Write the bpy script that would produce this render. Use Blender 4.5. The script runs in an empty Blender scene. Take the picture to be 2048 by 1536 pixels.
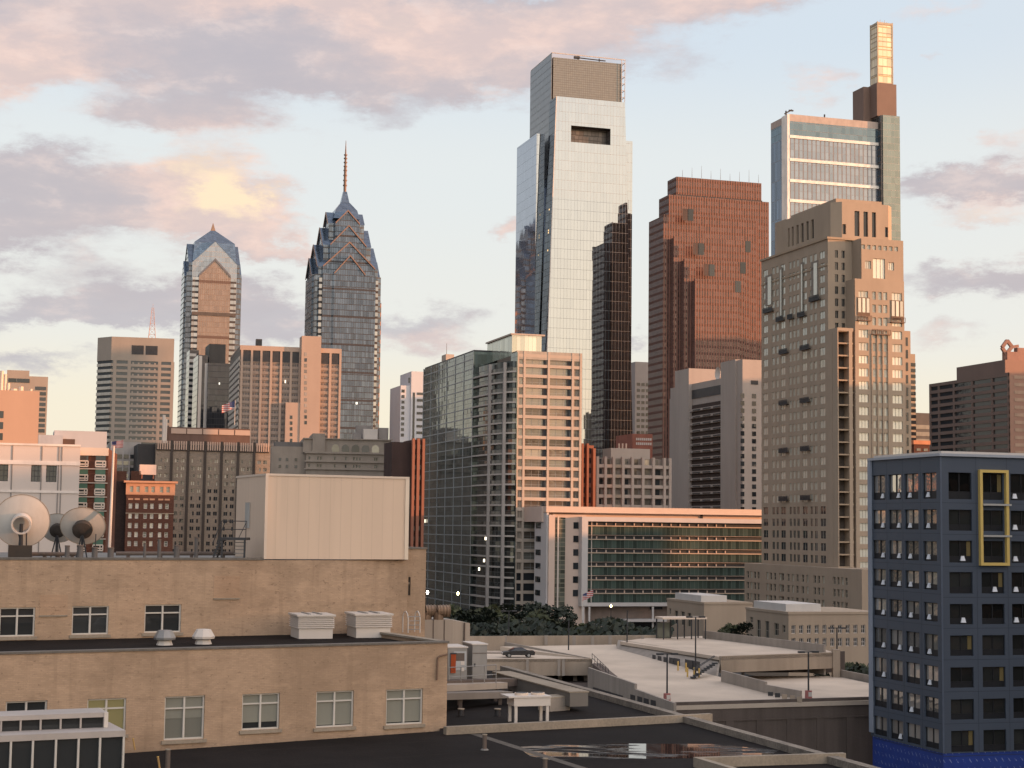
import bpy, math, random
from mathutils import Vector, Matrix
random.seed(11)
sc = bpy.context.scene
rad = math.radians

# ------------------------------------------------------------------ camera
F, CX, CY = 3293.0, 1024.0, 768.0
CAM = Vector((0, 0, 30.0))
PITCH, ROLL = math.atan(286.5 / F), 0.0125
fwd = Vector((0, math.cos(PITCH), math.sin(PITCH)))
U0 = Vector((0, -math.sin(PITCH), math.cos(PITCH)))
R0 = Vector((1, 0, 0))
rt = R0 * math.cos(ROLL) + U0 * math.sin(ROLL)
up = U0 * math.cos(ROLL) - R0 * math.sin(ROLL)
cd = bpy.data.cameras.new('camera'); cam = bpy.data.objects.new('camera', cd)
sc.collection.objects.link(cam); sc.camera = cam
cam.matrix_world = Matrix(((rt.x, up.x, -fwd.x, CAM.x), (rt.y, up.y, -fwd.y, CAM.y), (rt.z, up.z, -fwd.z, CAM.z), (0, 0, 0, 1)))
cd.sensor_width = 36.0; cd.lens = F / 2048 * 36.0; cd.clip_start = 1.0; cd.clip_end = 9000.0
sc.view_settings.view_transform = 'Standard'; sc.view_settings.look = 'None'
sc.view_settings.exposure = 1.25; sc.view_settings.gamma = 1.0

# ------------------------------------------------------------------ node helper
class NT:
    def __init__(s, nt): s.nt = nt
    def n(s, t, *ins, out=0, **props):
        nd = s.nt.nodes.new(t)
        for k, v in props.items(): setattr(nd, k, v)
        for i, v in enumerate(ins):
            if v is None: continue
            s.put(nd.inputs[i], v)
        nd_out = nd.outputs[out]
        return nd_out
    def put(s, sock, v):
        if isinstance(v, bpy.types.NodeSocket): s.nt.links.new(v, sock)
        elif sock.type == 'RGBA' and len(v) == 3: sock.default_value = (*v, 1)
        else: sock.default_value = v
    def m(s, op, a, b=None, c=None, clamp=False):
        return s.n('ShaderNodeMath', a, b, c, operation=op, use_clamp=clamp)
    def vm(s, op, a, b=None, out=0):
        nd = s.nt.nodes.new('ShaderNodeVectorMath'); nd.operation = op
        s.put(nd.inputs[0], a)
        if b is not None:
            if op == 'SCALE': s.put(nd.inputs['Scale'], b)
            else: s.put(nd.inputs[1], b)
        return nd.outputs[out]
    def mix(s, f, a, b, blend='MIX', clamp=True):
        nd = s.nt.nodes.new('ShaderNodeMix'); nd.data_type = 'RGBA'; nd.blend_type = blend; nd.clamp_factor = clamp
        s.put(nd.inputs[0], f); s.put(nd.inputs[6], a); s.put(nd.inputs[7], b)
        return nd.outputs[2]
    def noise(s, vec, scale, detail=3.0, rough=.55, color=False):
        nd = s.nt.nodes.new('ShaderNodeTexNoise'); s.put(nd.inputs['Vector'], vec)
        nd.inputs['Scale'].default_value = scale; nd.inputs['Detail'].default_value = detail; nd.inputs['Roughness'].default_value = rough
        return nd.outputs['Color' if color else 'Fac']
    def ss(s, v, a, b, lo=0.0, hi=1.0):
        nd = s.nt.nodes.new('ShaderNodeMapRange'); nd.interpolation_type = 'SMOOTHSTEP'
        for i, x in enumerate((v, a, b, lo, hi)): s.put(nd.inputs[i], x)
        return nd.outputs[0]
    def xyz(s, v):
        nd = s.nt.nodes.new('ShaderNodeSeparateXYZ'); s.put(nd.inputs[0], v); return nd.outputs
    def comb(s, x, y, z):
        return s.n('ShaderNodeCombineXYZ', x, y, z)

# ------------------------------------------------------------------ sky and sun
SUN_B, SUN_E = 97.0, 5.0          # bearing clockwise from the view axis, elevation
w = bpy.data.worlds.new('World'); sc.world = w; w.use_nodes = True
w.node_tree.nodes.clear(); W = NT(w.node_tree)
gen = W.n('ShaderNodeTexCoord')
d = W.vm('NORMALIZE', gen); X, Y, Z = W.xyz(d)
az = W.m('ARCTAN2', X, Y); el = W.m('ARCSINE', Z)
P = W.comb(az, el, 0.0)
sky = w.node_tree.nodes.new('ShaderNodeTexSky'); sky.sky_type = 'NISHITA'; sky.sun_disc = False
sky.sun_elevation = rad(SUN_E); sky.sun_rotation = rad(SUN_B); sky.air_density = 1.0; sky.dust_density = 1.5
# clear air: cream at the horizon, pale grey-green, then pale blue
ramp = w.node_tree.nodes.new('ShaderNodeValToRGB'); W.put(ramp.inputs[0], W.m('DIVIDE', W.m('MAXIMUM', el, 0.0), 1.571))
cr = ramp.color_ramp; cr.interpolation = 'EASE'
for i, (p, c) in enumerate([(0.0, (1.0, .84, .58)), (.040, (.98, .895, .72)), (.082, (.875, .88, .84)), (.135, (.83, .87, .875)), (.19, (.71, .80, .89)), (.42, (.50, .52, .58)), (1.0, (.42, .42, .47))]):
    e = cr.elements[i] if i < 2 else cr.elements.new(p)
    e.position = p; e.color = (*c, 1)
base = ramp.outputs[0]
# glow round the low sun
sd = Vector((math.sin(rad(SUN_B)) * math.cos(rad(SUN_E)), math.cos(rad(SUN_B)) * math.cos(rad(SUN_E)), math.sin(rad(SUN_E))))
cs = W.vm('DOT_PRODUCT', d, tuple(sd), out=1)
lowf = W.ss(el, 0.0, .85, 1.0, 0.0)
g1 = W.m('MULTIPLY', W.ss(cs, .1, 1.0), lowf)
base = W.mix(W.m('MULTIPLY', g1, .95), base, (1.25, .86, .52))
# clouds: soft banks at fixed places in the sky, broken up by noise
def azel(px, py): return ((px - 1024) / F, (1055 + .0125 * (px - 1024) - py) / F)
dist = W.vm('SCALE', W.vm('SUBTRACT', W.noise(W.vm('MULTIPLY', P, (13., 30., 1.)), 1.0, 8., .66, color=True), (.5, .5, .5)), .105)
dist2 = W.vm('MULTIPLY', dist, (1.3, .62, 0.))
Pd = W.vm('ADD', P, dist2)
def blob(px, py, rx, ry, s):
    c = azel(px, py)
    q = W.vm('MULTIPLY', W.vm('SUBTRACT', Pd, (c[0], c[1], 0.)), (F / rx, F / ry, 0.))
    l2 = W.vm('DOT_PRODUCT', q, q, out=1)
    return W.m('MULTIPLY', W.m('POWER', 2.718, W.m('MULTIPLY', l2, -1.0)), s)
def total(rows):
    t = None
    for r in rows:
        b_ = blob(*r); t = b_ if t is None else W.m('ADD', t, b_)
    return t
BANKS = [(240, 85, 440, 95, 1.25), (640, 130, 440, 70, 1.35), (500, 30, 600, 60, .8), (920, 110, 300, 75, 1.05), (1230, 40, 300, 52, .9), (1480, 18, 220, 26, .55), (70, 395, 170, 62, 1.4), (30, 510, 170, 42, 1.15),
         (150, 465, 170, 26, .55), (360, 255, 170, 48, 1.0), (445, 405, 135, 88, 1.25), (310, 445, 130, 45, .85), (540, 500, 120, 22, .7), (350, 600, 270, 50, 1.2), (180, 640, 230, 34, 1.0),
         (60, 735, 150, 26, .75), (560, 640, 160, 45, .8), (850, 655, 150, 40, .85), (1000, 452, 62, 20, .8), (760, 250, 95, 45, .45), (1950, 405, 200, 30, 1.1), (1960, 460, 170, 24, .7), (1990, 580, 200, 40, 1.1),
         (1860, 690, 150, 22, .5), (1640, 195, 60, 48, .6), (1852, 155, 32, 22, .6), (1880, 70, 120, 28, .45), (2010, 330, 90, 45, .6), (1420, 140, 150, 30, .3), (1275, 690, 40, 26, .7), (20, 190, 110, 60, .8)]
dens = total(BANKS)
rag = W.m('SUBTRACT', W.noise(W.vm('MULTIPLY', P, (13., 36., 1.)), 1.0, 9., .68), .5)
cov = W.ss(W.m('ADD', dens, W.m('MULTIPLY', rag, 1.3)), .24, .92)
# the rest of the sky round about carries broken cloud of the same sort
away = W.ss(W.m('ABSOLUTE', az), .38, .6)
wide = W.noise(W.vm('MULTIPLY', d, (2.2, 2.2, 7.)), 1.0, 5., .58)
cov2 = W.m('MULTIPLY', W.ss(wide, .50, .70), W.m('MAXIMUM', away, W.ss(el, .36, .5)))
GLOW = [(465, 412, 60, 46, 1.3), (440, 395, 160, 110, 1.15), (40, 170, 190, 90, .9), (300, 30, 300, 60, .4), (900, 130, 260, 70, .45), (560, 30, 150, 34, .75), (760, 60, 90, 60, .5), (1100, 70, 330, 60, .6), (1480, 15, 220, 30, .7), (840, 672, 110, 24, .6),
        (1000, 452, 62, 24, .6), (640, 290, 60, 26, .2), (1960, 455, 200, 30, 1.2), (620, 500, 90, 26, .6), (1640, 195, 70, 50, .8), (1852, 155, 50, 30, .8), (1900, 65, 140, 40, .7), (2010, 325, 110, 50, .8), (1860, 700, 150, 30, .5), (150, 480, 100, 60, .12), (380, 330, 120, 50, .35)]
gl = W.m('ADD', total(GLOW), W.m('MULTIPLY', rag, .35))
ccol = W.mix(W.ss(gl, .0, .75), (.585, .515, .54), (.98, .70, .60))
puff = W.noise(W.vm('ADD', W.vm('MULTIPLY', P, (24., 60., 1.)), W.vm('SCALE', dist, 6.)), 1.0, 7., .62)
ccol = W.mix(W.ss(puff, .36, .66, .42, 0.0), ccol, (.475, .44, .495)); ccol = W.mix(W.ss(puff, .52, .74, 0.0, .5), ccol, (.97, .76, .69))
ccol = W.mix(W.ss(gl, .75, 2.1), ccol, (1.14, .88, .58))
ccol = W.mix(W.ss(W.m('ADD', el, W.m('MULTIPLY', rag, .1)), .07, .16, .55, 0.0), ccol, (.55, .57, .64))
c2 = W.mix(W.ss(cs, -.3, .95), (.52, .48, .50), (1.2, .72, .46))
full = W.mix(W.m('MULTIPLY', cov2, .7), base, c2)
full = W.mix(W.m('MULTIPLY', cov, .86), full, ccol)
bg1 = w.node_tree.nodes.new('ShaderNodeBackground'); W.put(bg1.inputs[0], sky.outputs[0]); bg1.inputs[1].default_value = .05
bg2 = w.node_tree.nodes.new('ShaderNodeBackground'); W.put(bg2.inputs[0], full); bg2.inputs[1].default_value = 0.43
east = W.ss(W.vm('DOT_PRODUCT', d, (-math.cos(rad(4)), -math.sin(rad(4)), .0), out=1), .38, .95)
full = W.mix(W.m('MULTIPLY', east, .72), full, (.13, .135, .17))
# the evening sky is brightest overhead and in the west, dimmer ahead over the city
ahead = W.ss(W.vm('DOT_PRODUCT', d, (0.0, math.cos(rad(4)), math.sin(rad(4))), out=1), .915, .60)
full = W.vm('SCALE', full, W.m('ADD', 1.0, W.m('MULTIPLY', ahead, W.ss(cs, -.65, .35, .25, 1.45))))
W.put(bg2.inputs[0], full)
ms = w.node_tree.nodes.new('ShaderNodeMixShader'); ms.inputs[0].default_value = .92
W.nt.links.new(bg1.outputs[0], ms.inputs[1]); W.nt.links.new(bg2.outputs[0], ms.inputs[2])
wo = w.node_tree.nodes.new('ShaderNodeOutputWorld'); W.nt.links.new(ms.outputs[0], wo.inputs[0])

sl = bpy.data.lights.new('sun', 'SUN'); sl.energy = 3.0; sl.angle = rad(.5); sl.color = (1.0, .44, .19)
so = bpy.data.objects.new('sun', sl); sc.collection.objects.link(so)
so.rotation_euler = sd.to_track_quat('Z', 'Y').to_euler()

# ------------------------------------------------------------------ building blocks
def ray(px, py): return fwd * F + rt * (px - CX) - up * (py - CY)
def at(px, py, Yd): d_ = ray(px, py); return CAM + d_ * (Yd / d_.y)
def on_z(px, py, z): d_ = ray(px, py); return CAM + d_ * ((z - CAM.z) / d_.z)
def on_plane(px, py, p0, n): d_ = ray(px, py); return CAM + d_ * ((p0 - CAM).dot(n) / d_.dot(n))
def link(o): sc.collection.objects.link(o); return o
def tag(o, label=None, cat=None, group=None, kind=None):
    for k, v in (('label', label), ('category', cat), ('group', group), ('kind', kind)):
        if v: o[k] = v
    return o
def thing(name, label, cat, loc=(0, 0, 0), rz=0.0, group=None):
    o = link(bpy.data.objects.new(name, None)); o.location = loc; o.rotation_euler = (0, 0, rz); o.empty_display_size = .2
    return tag(o, label, cat, group)

class M:
    """collects faces for ONE mesh"""
    def __init__(s): s.v, s.f, s.i = [], [], []
    def face(s, pts, mi=0):
        a = len(s.v); s.v += [tuple(p) for p in pts]; s.f.append(tuple(range(a, a + len(pts)))); s.i.append(mi); return s
    def box(s, x0, x1, y0, y1, z0, z1, mi=0):
        a = len(s.v)
        s.v += [(x0, y0, z0), (x1, y0, z0), (x1, y1, z0), (x0, y1, z0), (x0, y0, z1), (x1, y0, z1), (x1, y1, z1), (x0, y1, z1)]
        for q in ((0, 3, 2, 1), (4, 5, 6, 7), (0, 1, 5, 4), (1, 2, 6, 5), (2, 3, 7, 6), (3, 0, 4, 7)): s.f.append(tuple(a + k for k in q)); s.i.append(mi)
        return s
    def prism(s, poly, z0, z1, mi=0):
        """poly: plan points; z0/z1 numbers or lists"""
        n = len(poly); a = len(s.v)
        zz = lambda z, k: z[k] if isinstance(z, (list, tuple)) else z
        s.v += [(p[0], p[1], zz(z0, k)) for k, p in enumerate(poly)] + [(p[0], p[1], zz(z1, k)) for k, p in enumerate(poly)]
        s.f += [tuple(a + n - 1 - k for k in range(n)), tuple(a + n + k for k in range(n))]; s.i += [mi, mi]
        for k in range(n): s.f.append((a + k, a + (k + 1) % n, a + n + (k + 1) % n, a + n + k)); s.i.append(mi)
        return s
    def loft(s, rings, mi=0, cap=True):
        n = len(rings[0]); a = len(s.v)
        for r in rings: s.v += [tuple(p) for p in r]
        for k in range(len(rings) - 1):
            for j in range(n): s.f.append((a + k * n + j, a + k * n + (j + 1) % n, a + (k + 1) * n + (j + 1) % n, a + (k + 1) * n + j)); s.i.append(mi)
        if cap:
            s.f += [tuple(a + n - 1 - k for k in range(n)), tuple(a + (len(rings) - 1) * n + k for k in range(n))]; s.i += [mi, mi]
        return s
    def tube(s, p0, p1, r0, r1=None, n=8, mi=0):
        p0, p1 = Vector(p0), Vector(p1); r1 = r0 if r1 is None else r1
        ax = (p1 - p0).normalized(); e = ax.orthogonal().normalized(); g = ax.cross(e)
        ring = lambda c, r: [c + (e * math.cos(2 * math.pi * k / n) + g * math.sin(2 * math.pi * k / n)) * r for k in range(n)]
        return s.loft([ring(p0, r0), ring(p1, r1)], mi)
    def facade(s, side, pos, s0, s1, z0, z1, rects, depth, mi=0):
        """a wall skin with openings; F: plane y=pos facing -y, L: plane x=pos facing -x"""
        pt = (lambda a, z, dd: (a, pos + dd, z)) if side == 'F' else (lambda a, z, dd: (pos + dd, a, z))
        rects = [(max(a, s0), min(b, s1), max(c, z0), min(e, z1)) for a, b, c, e in rects]
        rects = [r for r in rects if r[1] - r[0] > .05 and r[3] - r[2] > .05]
        rows = {}
        for r in rects: rows.setdefault((round(r[2], 3), round(r[3], 3)), []).append(r)
        keys = sorted(rows)
        ok = all(keys[i][1] <= keys[i + 1][0] + 1e-6 for i in range(len(keys) - 1))
        if ok:
            z = z0
            for (a0, a1) in keys:
                if a0 > z + 1e-6: s.face([pt(s0, z, 0), pt(s1, z, 0), pt(s1, a0, 0), pt(s0, a0, 0)], mi)
                x = s0
                for r in sorted(rows[(a0, a1)]):
                    if r[0] > x + 1e-6: s.face([pt(x, a0, 0), pt(r[0], a0, 0), pt(r[0], a1, 0), pt(x, a1, 0)], mi)
                    x = max(x, r[1])
                if x < s1 - 1e-6: s.face([pt(x, a0, 0), pt(s1, a0, 0), pt(s1, a1, 0), pt(x, a1, 0)], mi)
                z = a1
            if z < z1 - 1e-6: s.face([pt(s0, z, 0), pt(s1, z, 0), pt(s1, z1, 0), pt(s0, z1, 0)], mi)
        else:
            xs = sorted({s0, s1} | {v for r in rects for v in r[:2]}); zs = sorted({z0, z1} | {v for r in rects for v in r[2:]})
            for j in range(len(zs) - 1):
                zc = (zs[j] + zs[j + 1]) / 2; act = [r for r in rects if r[2] < zc < r[3]]; run = None
                for i in range(len(xs) - 1):
                    xc = (xs[i] + xs[i + 1]) / 2; hole = any(r[0] < xc < r[1] for r in act)
                    if not hole and run is None: run = xs[i]
                    if run is not None and (hole or i == len(xs) - 2):
                        e = xs[i] if hole else xs[i + 1]
                        s.face([pt(run, zs[j], 0), pt(e, zs[j], 0), pt(e, zs[j + 1], 0), pt(run, zs[j + 1], 0)], mi); run = None
        for a, b, c, e in rects:
            for (p, q) in (((a, c), (a, e)), ((b, c), (b, e)), ((a, c), (b, c)), ((a, e), (b, e))):
                s.face([pt(*p, 0), pt(*q, 0), pt(*q, depth), pt(*p, depth)], mi)
        return s
    def mesh(s, name, mats, smooth=False):
        me = bpy.data.meshes.new(name); me.from_pydata(s.v, [], s.f)
        for m_ in (mats if isinstance(mats, (list, tuple)) else [mats]): me.materials.append(m_)
        me.polygons.foreach_set('material_index', s.i)
        if smooth: me.polygons.foreach_set('use_smooth', [True] * len(s.f))
        me.update(); return me
    def build(s, name, mats, parent=None, smooth=False, **props):
        o = link(bpy.data.objects.new(name, s.mesh(name, mats, smooth)))
        if parent is not None: o.parent = parent
        return tag(o, **props)

class Bld:
    """a building: Empty at its corner, local x along its front, local y back into its depth"""
    def __init__(s, name, label, cat, px, py, Yd, b=73.0, group=None):
        p = at(px, py, Yd); s.C = Vector((p.x, p.y, 0))
        s.u = Vector((math.sin(rad(b)), math.cos(rad(b)), 0)); s.v = Vector((-math.cos(rad(b)), math.sin(rad(b)), 0))
        s.root = thing(name, label, cat, s.C, rad(90 - b), group)
    def Fp(s, px, py, y=0.0):
        q = on_plane(px, py, s.C + s.v * y, s.v); return (q - s.C).dot(s.u), q.z
    def Lp(s, px, py, x=0.0):
        q = on_plane(px, py, s.C + s.u * x, s.u); return (q - s.C).dot(s.v), q.z
    def x(s, px, py=900, y=0.0): return s.Fp(px, py, y)[0]
    def z(s, px, py, y=0.0): return s.Fp(px, py, y)[1]
    def d(s, px, py=900, x=0.0): return s.Lp(px, py, x)[0]
    def box(s, name, x0, x1, y0, y1, z0, z1, mat, parent=None, **kw):
        return M().box(x0, x1, y0, y1, z0, z1).build(name, mat, parent or s.root, **kw)
    def world(s, x, y, z): return s.C + s.u * x + s.v * y + Vector((0, 0, z))

def repeat(name, me, places, parent, rz=0.0, limit=100, **kw):
    """one object per place, sharing the mesh"""
    for p in places:
        o = link(bpy.data.objects.new(name, me)); o.parent = parent; o.location = p; o.rotation_euler = (0, 0, rz); tag(o, **kw)
def bands(b, side, pos, s0, s1, zs, h, t, mat, name='spandrel'):
    m_ = M().box(s0, s1, pos - t, pos, 0, h) if side == 'F' else M().box(pos - t, pos, s0, s1, 0, h)
    repeat(name, m_.mesh(name, mat), [(0, 0, z) for z in zs], b.root)
def posts(b, side, pos, ss, wd, t, z0, z1, mat, name='pier'):
    m_ = M().box(0, wd, pos - t, pos, z0, z1) if side == 'F' else M().box(pos - t, pos, 0, wd, z0, z1)
    repeat(name, m_.mesh(name, mat), [((s_ - wd / 2, 0, 0) if side == 'F' else (0, s_ - wd / 2, 0)) for s_ in ss], b.root)
WM = {}
def win_mesh(wd, h, cols, rows, fw, glass, frame):
    """a window: panes and its frame bars, face -y, origin at its centre"""
    key = (round(wd, 2), round(h, 2), cols, str(rows), fw, glass.name, frame.name)
    if key in WM: return WM[key]
    m_ = M(); a, c = wd / 2, h / 2
    m_.face([(-a, .05, -c), (a, .05, -c), (a, .05, c), (-a, .05, c)], 0)
    m_.box(-a, -a + fw, -.03, .06, -c, c, 1); m_.box(a - fw, a, -.03, .06, -c, c, 1)
    m_.box(-a + fw, a - fw, -.03, .06, -c, -c + fw, 1); m_.box(-a + fw, a - fw, -.03, .06, c - fw, c, 1)
    for k in range(1, cols): x = -a + wd * k / cols; m_.box(x - fw * .4, x + fw * .4, -.02, .06, -c + fw, c - fw, 1)
    for r in (rows if isinstance(rows, (list, tuple)) else [k / rows for k in range(1, rows)]):
        z = -c + h * r; m_.box(-a + fw, a - fw, -.015, .06, z - fw * .4, z + fw * .4, 1)
    WM[key] = m_.mesh('window', [glass, frame]); return WM[key]
def windows(b, side, pos, rects, depth, glass, frame, cols=2, rows=1, fw=.07, name='window', limit=100, used=0):
    """a window per opening, up to the limit as parts of their own, the rest as one mass"""
    rest = M()
    for k, (a, c, e, f_) in enumerate(rects):
        s_, z = (a + c) / 2, (e + f_) / 2
        gl_ = glass[k * 7 % len(glass)] if isinstance(glass, list) else glass
        if k + used < limit:
            o = link(bpy.data.objects.new(name, win_mesh(c - a, f_ - e, cols, rows, fw, gl_, frame))); o.parent = b.root
            o.location = (s_, pos + depth - .06, z) if side == 'F' else (pos + depth - .06, s_, z)
            if side == 'L': o.rotation_euler = (0, 0, -math.pi / 2)
        else:
            q = depth - .02
            if side == 'F':
                rest.face([(a, pos + q, e), (c, pos + q, e), (c, pos + q, f_), (a, pos + q, f_)], 0)
                for i in range(1, cols): x = a + (c - a) * i / cols; rest.box(x - fw / 2, x + fw / 2, pos + q - .06, pos + q - .005, e, f_, 1)
            else:
                rest.face([(pos + q, a, e), (pos + q, c, e), (pos + q, c, f_), (pos + q, a, f_)], 0)
                for i in range(1, cols): x = a + (c - a) * i / cols; rest.box(pos + q - .06, pos + q - .005, x - fw / 2, x + fw / 2, e, f_, 1)
    if rest.f: rest.build(name, [glass[0] if isinstance(glass, list) else glass, frame], b.root, kind='stuff')
    return used + len(rects)

# ------------------------------------------------------------------ materials
MATS = {}
def newmat(name):
    m_ = bpy.data.materials.new(name); m_.use_nodes = True; t = NT(m_.node_tree)
    return m_, t, m_.node_tree.nodes['Principled BSDF']
def lin(r, g, b): f_ = lambda c: ((c / 255 + .055) / 1.055) ** 2.4 if c > 10 else c / 255 / 12.92; return (f_(r), f_(g), f_(b))
def mul(c, k): return tuple(min(1, v * k) for v in c)
def mat(name, col, rough=.85, var=.14, scale=.35, metal=0.0, spec=.3, streak=.25, bump=0.0, fine=0.0):
    m_, t, bs = newmat(name); oc = t.n('ShaderNodeTexCoord', out=3)
    n1 = t.noise(t.vm('MULTIPLY', oc, (1, 1, .55)), scale, 5.)
    n2 = t.noise(t.vm('MULTIPLY', oc, (1, 1, .06)), scale * 4, 3.)
    f_ = t.m('ADD', t.m('MULTIPLY', n1, 1 - streak), t.m('MULTIPLY', n2, streak))
    if fine: f_ = t.m('ADD', t.m('MULTIPLY', f_, 1 - fine), t.m('MULTIPLY', t.noise(oc, 9.0, 4.), fine))
    f_ = t.ss(f_, .28, .72)
    c = t.mix(f_, mul(col, 1 - var), mul(col, 1 + var))
    t.put(bs.inputs['Base Color'], c); bs.inputs['Roughness'].default_value = rough; bs.inputs['Metallic'].default_value = metal
    bs.inputs['Specular IOR Level'].default_value = spec
    if bump:
        bn = m_.node_tree.nodes.new('ShaderNodeBump'); bn.inputs['Strength'].default_value = bump; bn.inputs['Distance'].default_value = .05
        t.put(bn.inputs['Height'], t.noise(oc, 6.0, 6.)); t.put(bs.inputs['Normal'], bn.outputs[0])
    return m_
def tilt(t, seed, amt):
    wn = t.nt.nodes.new('ShaderNodeTexWhiteNoise'); wn.noise_dimensions = '3D'; t.put(wn.inputs['Vector'], seed)
    off = t.vm('SCALE', t.vm('SUBTRACT', wn.outputs['Color'], (.5, .5, .5)), amt)
    g = t.n('ShaderNodeNewGeometry', out=1)
    return t.vm('NORMALIZE', t.vm('ADD', g, off)), wn.outputs['Value']
def glass(name, col, metal=.5, rough=.04, amt=.03, vary=.35, wave=.01):
    """window glass: every pane sits a little differently and has its own blind or room behind"""
    m_, t, bs = newmat(name)
    oi = m_.node_tree.nodes.new('ShaderNodeObjectInfo'); oc = t.n('ShaderNodeTexCoord', out=3)
    seed = t.comb(oi.outputs['Random'], t.m('FLOOR', t.m('MULTIPLY', t.xyz(oi.outputs['Location'])[0], 3.)), 2.0)
    nrm, v = tilt(t, seed, amt)
    wv = t.vm('SCALE', t.vm('SUBTRACT', t.noise(oc, .8, 2., .5, color=True), (.5, .5, .5)), wave * 4)
    t.put(bs.inputs['Normal'], t.vm('NORMALIZE', t.vm('ADD', nrm, wv)))
    t.put(bs.inputs['Base Color'], t.mix(v, mul(col, 1 - vary), mul(col, 1 + vary)))
    bs.inputs['Metallic'].default_value = metal; bs.inputs['Roughness'].default_value = rough; bs.inputs['Specular IOR Level'].default_value = .5
    return m_
def curtain(name, col, metal, px, pz, lw, lh, lcol, amt=.012, vary=.18, rough=.04, band=None, lmetal=.2, wave=0.0):
    """curtain wall: panes px by pz metres with thin bars; band = (period, height, colour) of solid strips"""
    m_, t, bs = newmat(name); oc = t.n('ShaderNodeTexCoord', out=3); x, y, z = t.xyz(oc)
    s_ = t.m('ADD', x, y); cu, cv = t.m('DIVIDE', s_, px), t.m('DIVIDE', z, pz)
    fu, fv = t.m('FRACT', cu), t.m('FRACT', cv)
    line = t.m('MAXIMUM', t.m('LESS_THAN', fu, lw / px), t.m('LESS_THAN', fv, lh / pz))
    nrm, v = tilt(t, t.comb(t.m('FLOOR', cu), t.m('FLOOR', cv), 1.0), amt)
    if wave:
        nrm = t.vm('NORMALIZE', t.vm('ADD', nrm, t.vm('SCALE', t.vm('SUBTRACT', t.noise(oc, .15, 2., .5, color=True), (.5, .5, .5)), wave)))
    c = t.mix(v, mul(col, 1 - vary), mul(col, 1 + vary)); met = t.m('SUBTRACT', metal, t.m('MULTIPLY', line, metal - lmetal)); c = t.mix(line, c, lcol)
    rg = t.m('ADD', rough, t.m('MULTIPLY', line, .5))
    if band:
        k = t.m('LESS_THAN', t.m('FRACT', t.m('DIVIDE', z, band[0])), band[1] / band[0]); c = t.mix(k, c, band[2]); met = t.m('MULTIPLY', met, t.m('SUBTRACT', 1.0, k)); rg = t.m('ADD', rg, t.m('MULTIPLY', k, .5))
    t.put(bs.inputs['Normal'], nrm); t.put(bs.inputs['Base Color'], c); t.put(bs.inputs['Metallic'], met); t.put(bs.inputs['Roughness'], rg)
    bs.inputs['Specular IOR Level'].default_value = .5
    return m_
def brick(name, col, mortar, wd=.4, h=.13, var=.25, rough=.9, stain=.2, dark=.6):
    m_, t, bs = newmat(name); oc = t.n('ShaderNodeTexCoord', out=3); x, y, z = t.xyz(oc)
    bt = m_.node_tree.nodes.new('ShaderNodeTexBrick'); t.put(bt.inputs['Vector'], t.comb(t.m('ADD', x, y), z, 0.0))
    t.put(bt.inputs['Color1'], mul(col, 1 - var)); t.put(bt.inputs['Color2'], mul(col, 1 + var)); t.put(bt.inputs['Mortar'], mortar)
    bt.inputs['Scale'].default_value = 1.0; bt.inputs['Brick Width'].default_value = wd; bt.inputs['Row Height'].default_value = h; bt.inputs['Mortar Size'].default_value = .012
    c = bt.outputs['Color']
    n1 = t.noise(t.vm('MULTIPLY', oc, (1., 1., .7)), .16, 6., .62); n2 = t.noise(t.vm('MULTIPLY', oc, (.6, .6, 1.6)), 1.1, 5., .6)
    c = t.mix(t.ss(n1, .41, .56, stain, 0.0), c, mul(col, dark)); c = t.mix(t.ss(n2, .53, .66, 0.0, .42), c, mul(col, .62)); c = t.mix(t.ss(n2, .34, .47, .36, 0.0), c, mul(col, 1.22))
    sp = t.noise(t.vm('MULTIPLY', oc, (2.2, 2.2, 4.)), 1.6, 3., .7); c = t.mix(t.ss(sp, .60, .68, 0.0, .5), c, mul(col, .42)); st = t.noise(t.vm('MULTIPLY', oc, (1.6, 1.6, .12)), 1.0, 4., .6); c = t.mix(t.ss(st, .52, .66, 0.0, .34), c, mul(col, .62))
    t.put(bs.inputs['Base Color'], c); bs.inputs['Roughness'].default_value = rough; bs.inputs['Specular IOR Level'].default_value = .2
    bn = m_.node_tree.nodes.new('ShaderNodeBump'); bn.inputs['Strength'].default_value = .35; bn.inputs['Distance'].default_value = .02
    t.put(bn.inputs['Height'], bt.outputs['Fac']); t.put(bs.inputs['Normal'], bn.outputs[0])
    return m_
def emit(name, col, st):
    m_, t, bs = newmat(name); t.put(bs.inputs['Emission Color'], col); bs.inputs['Emission Strength'].default_value = st; t.put(bs.inputs['Base Color'], mul(col, .3)); return m_

beige_brick = brick('beige brick', (.405, .285, .195), (.36, .255, .18), .24, .08, var=.09, stain=.6, dark=.66)
white_metal = mat('white metal panel', (.54, .49, .445), .55, .04, .3)
cream_metal = mat('cream metal panel', (.60, .49, .40), .6, .03, .2)
grey_metal = mat('galvanised metal', (.25, .245, .24), .45, .12, .8, metal=.3)
dark_metal = mat('dark steel', (.035, .036, .04), .5, .2, 1.0)
rust_metal = mat('rusted duct metal', (.20, .14, .10), .6, .35, 1.5, metal=.4)
roof_black = mat('black roof felt', (.013, .0105, .010), .85, .45, .22, streak=.1, bump=.25, fine=.35, spec=.08)
roof_grey = mat('grey gravel roof', (.16, .15, .14), .9, .3, .5, fine=.4)
concrete = mat('weathered concrete', (.285, .245, .21), .9, .22, .25, streak=.45, fine=.2)
concrete_warm = mat('cast concrete', (.33, .265, .205), .9, .2, .22, streak=.5, fine=.2)
concrete_dark = mat('dark stained concrete', (.115, .09, .077), .92, .28, .2, streak=.5, fine=.2)
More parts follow.
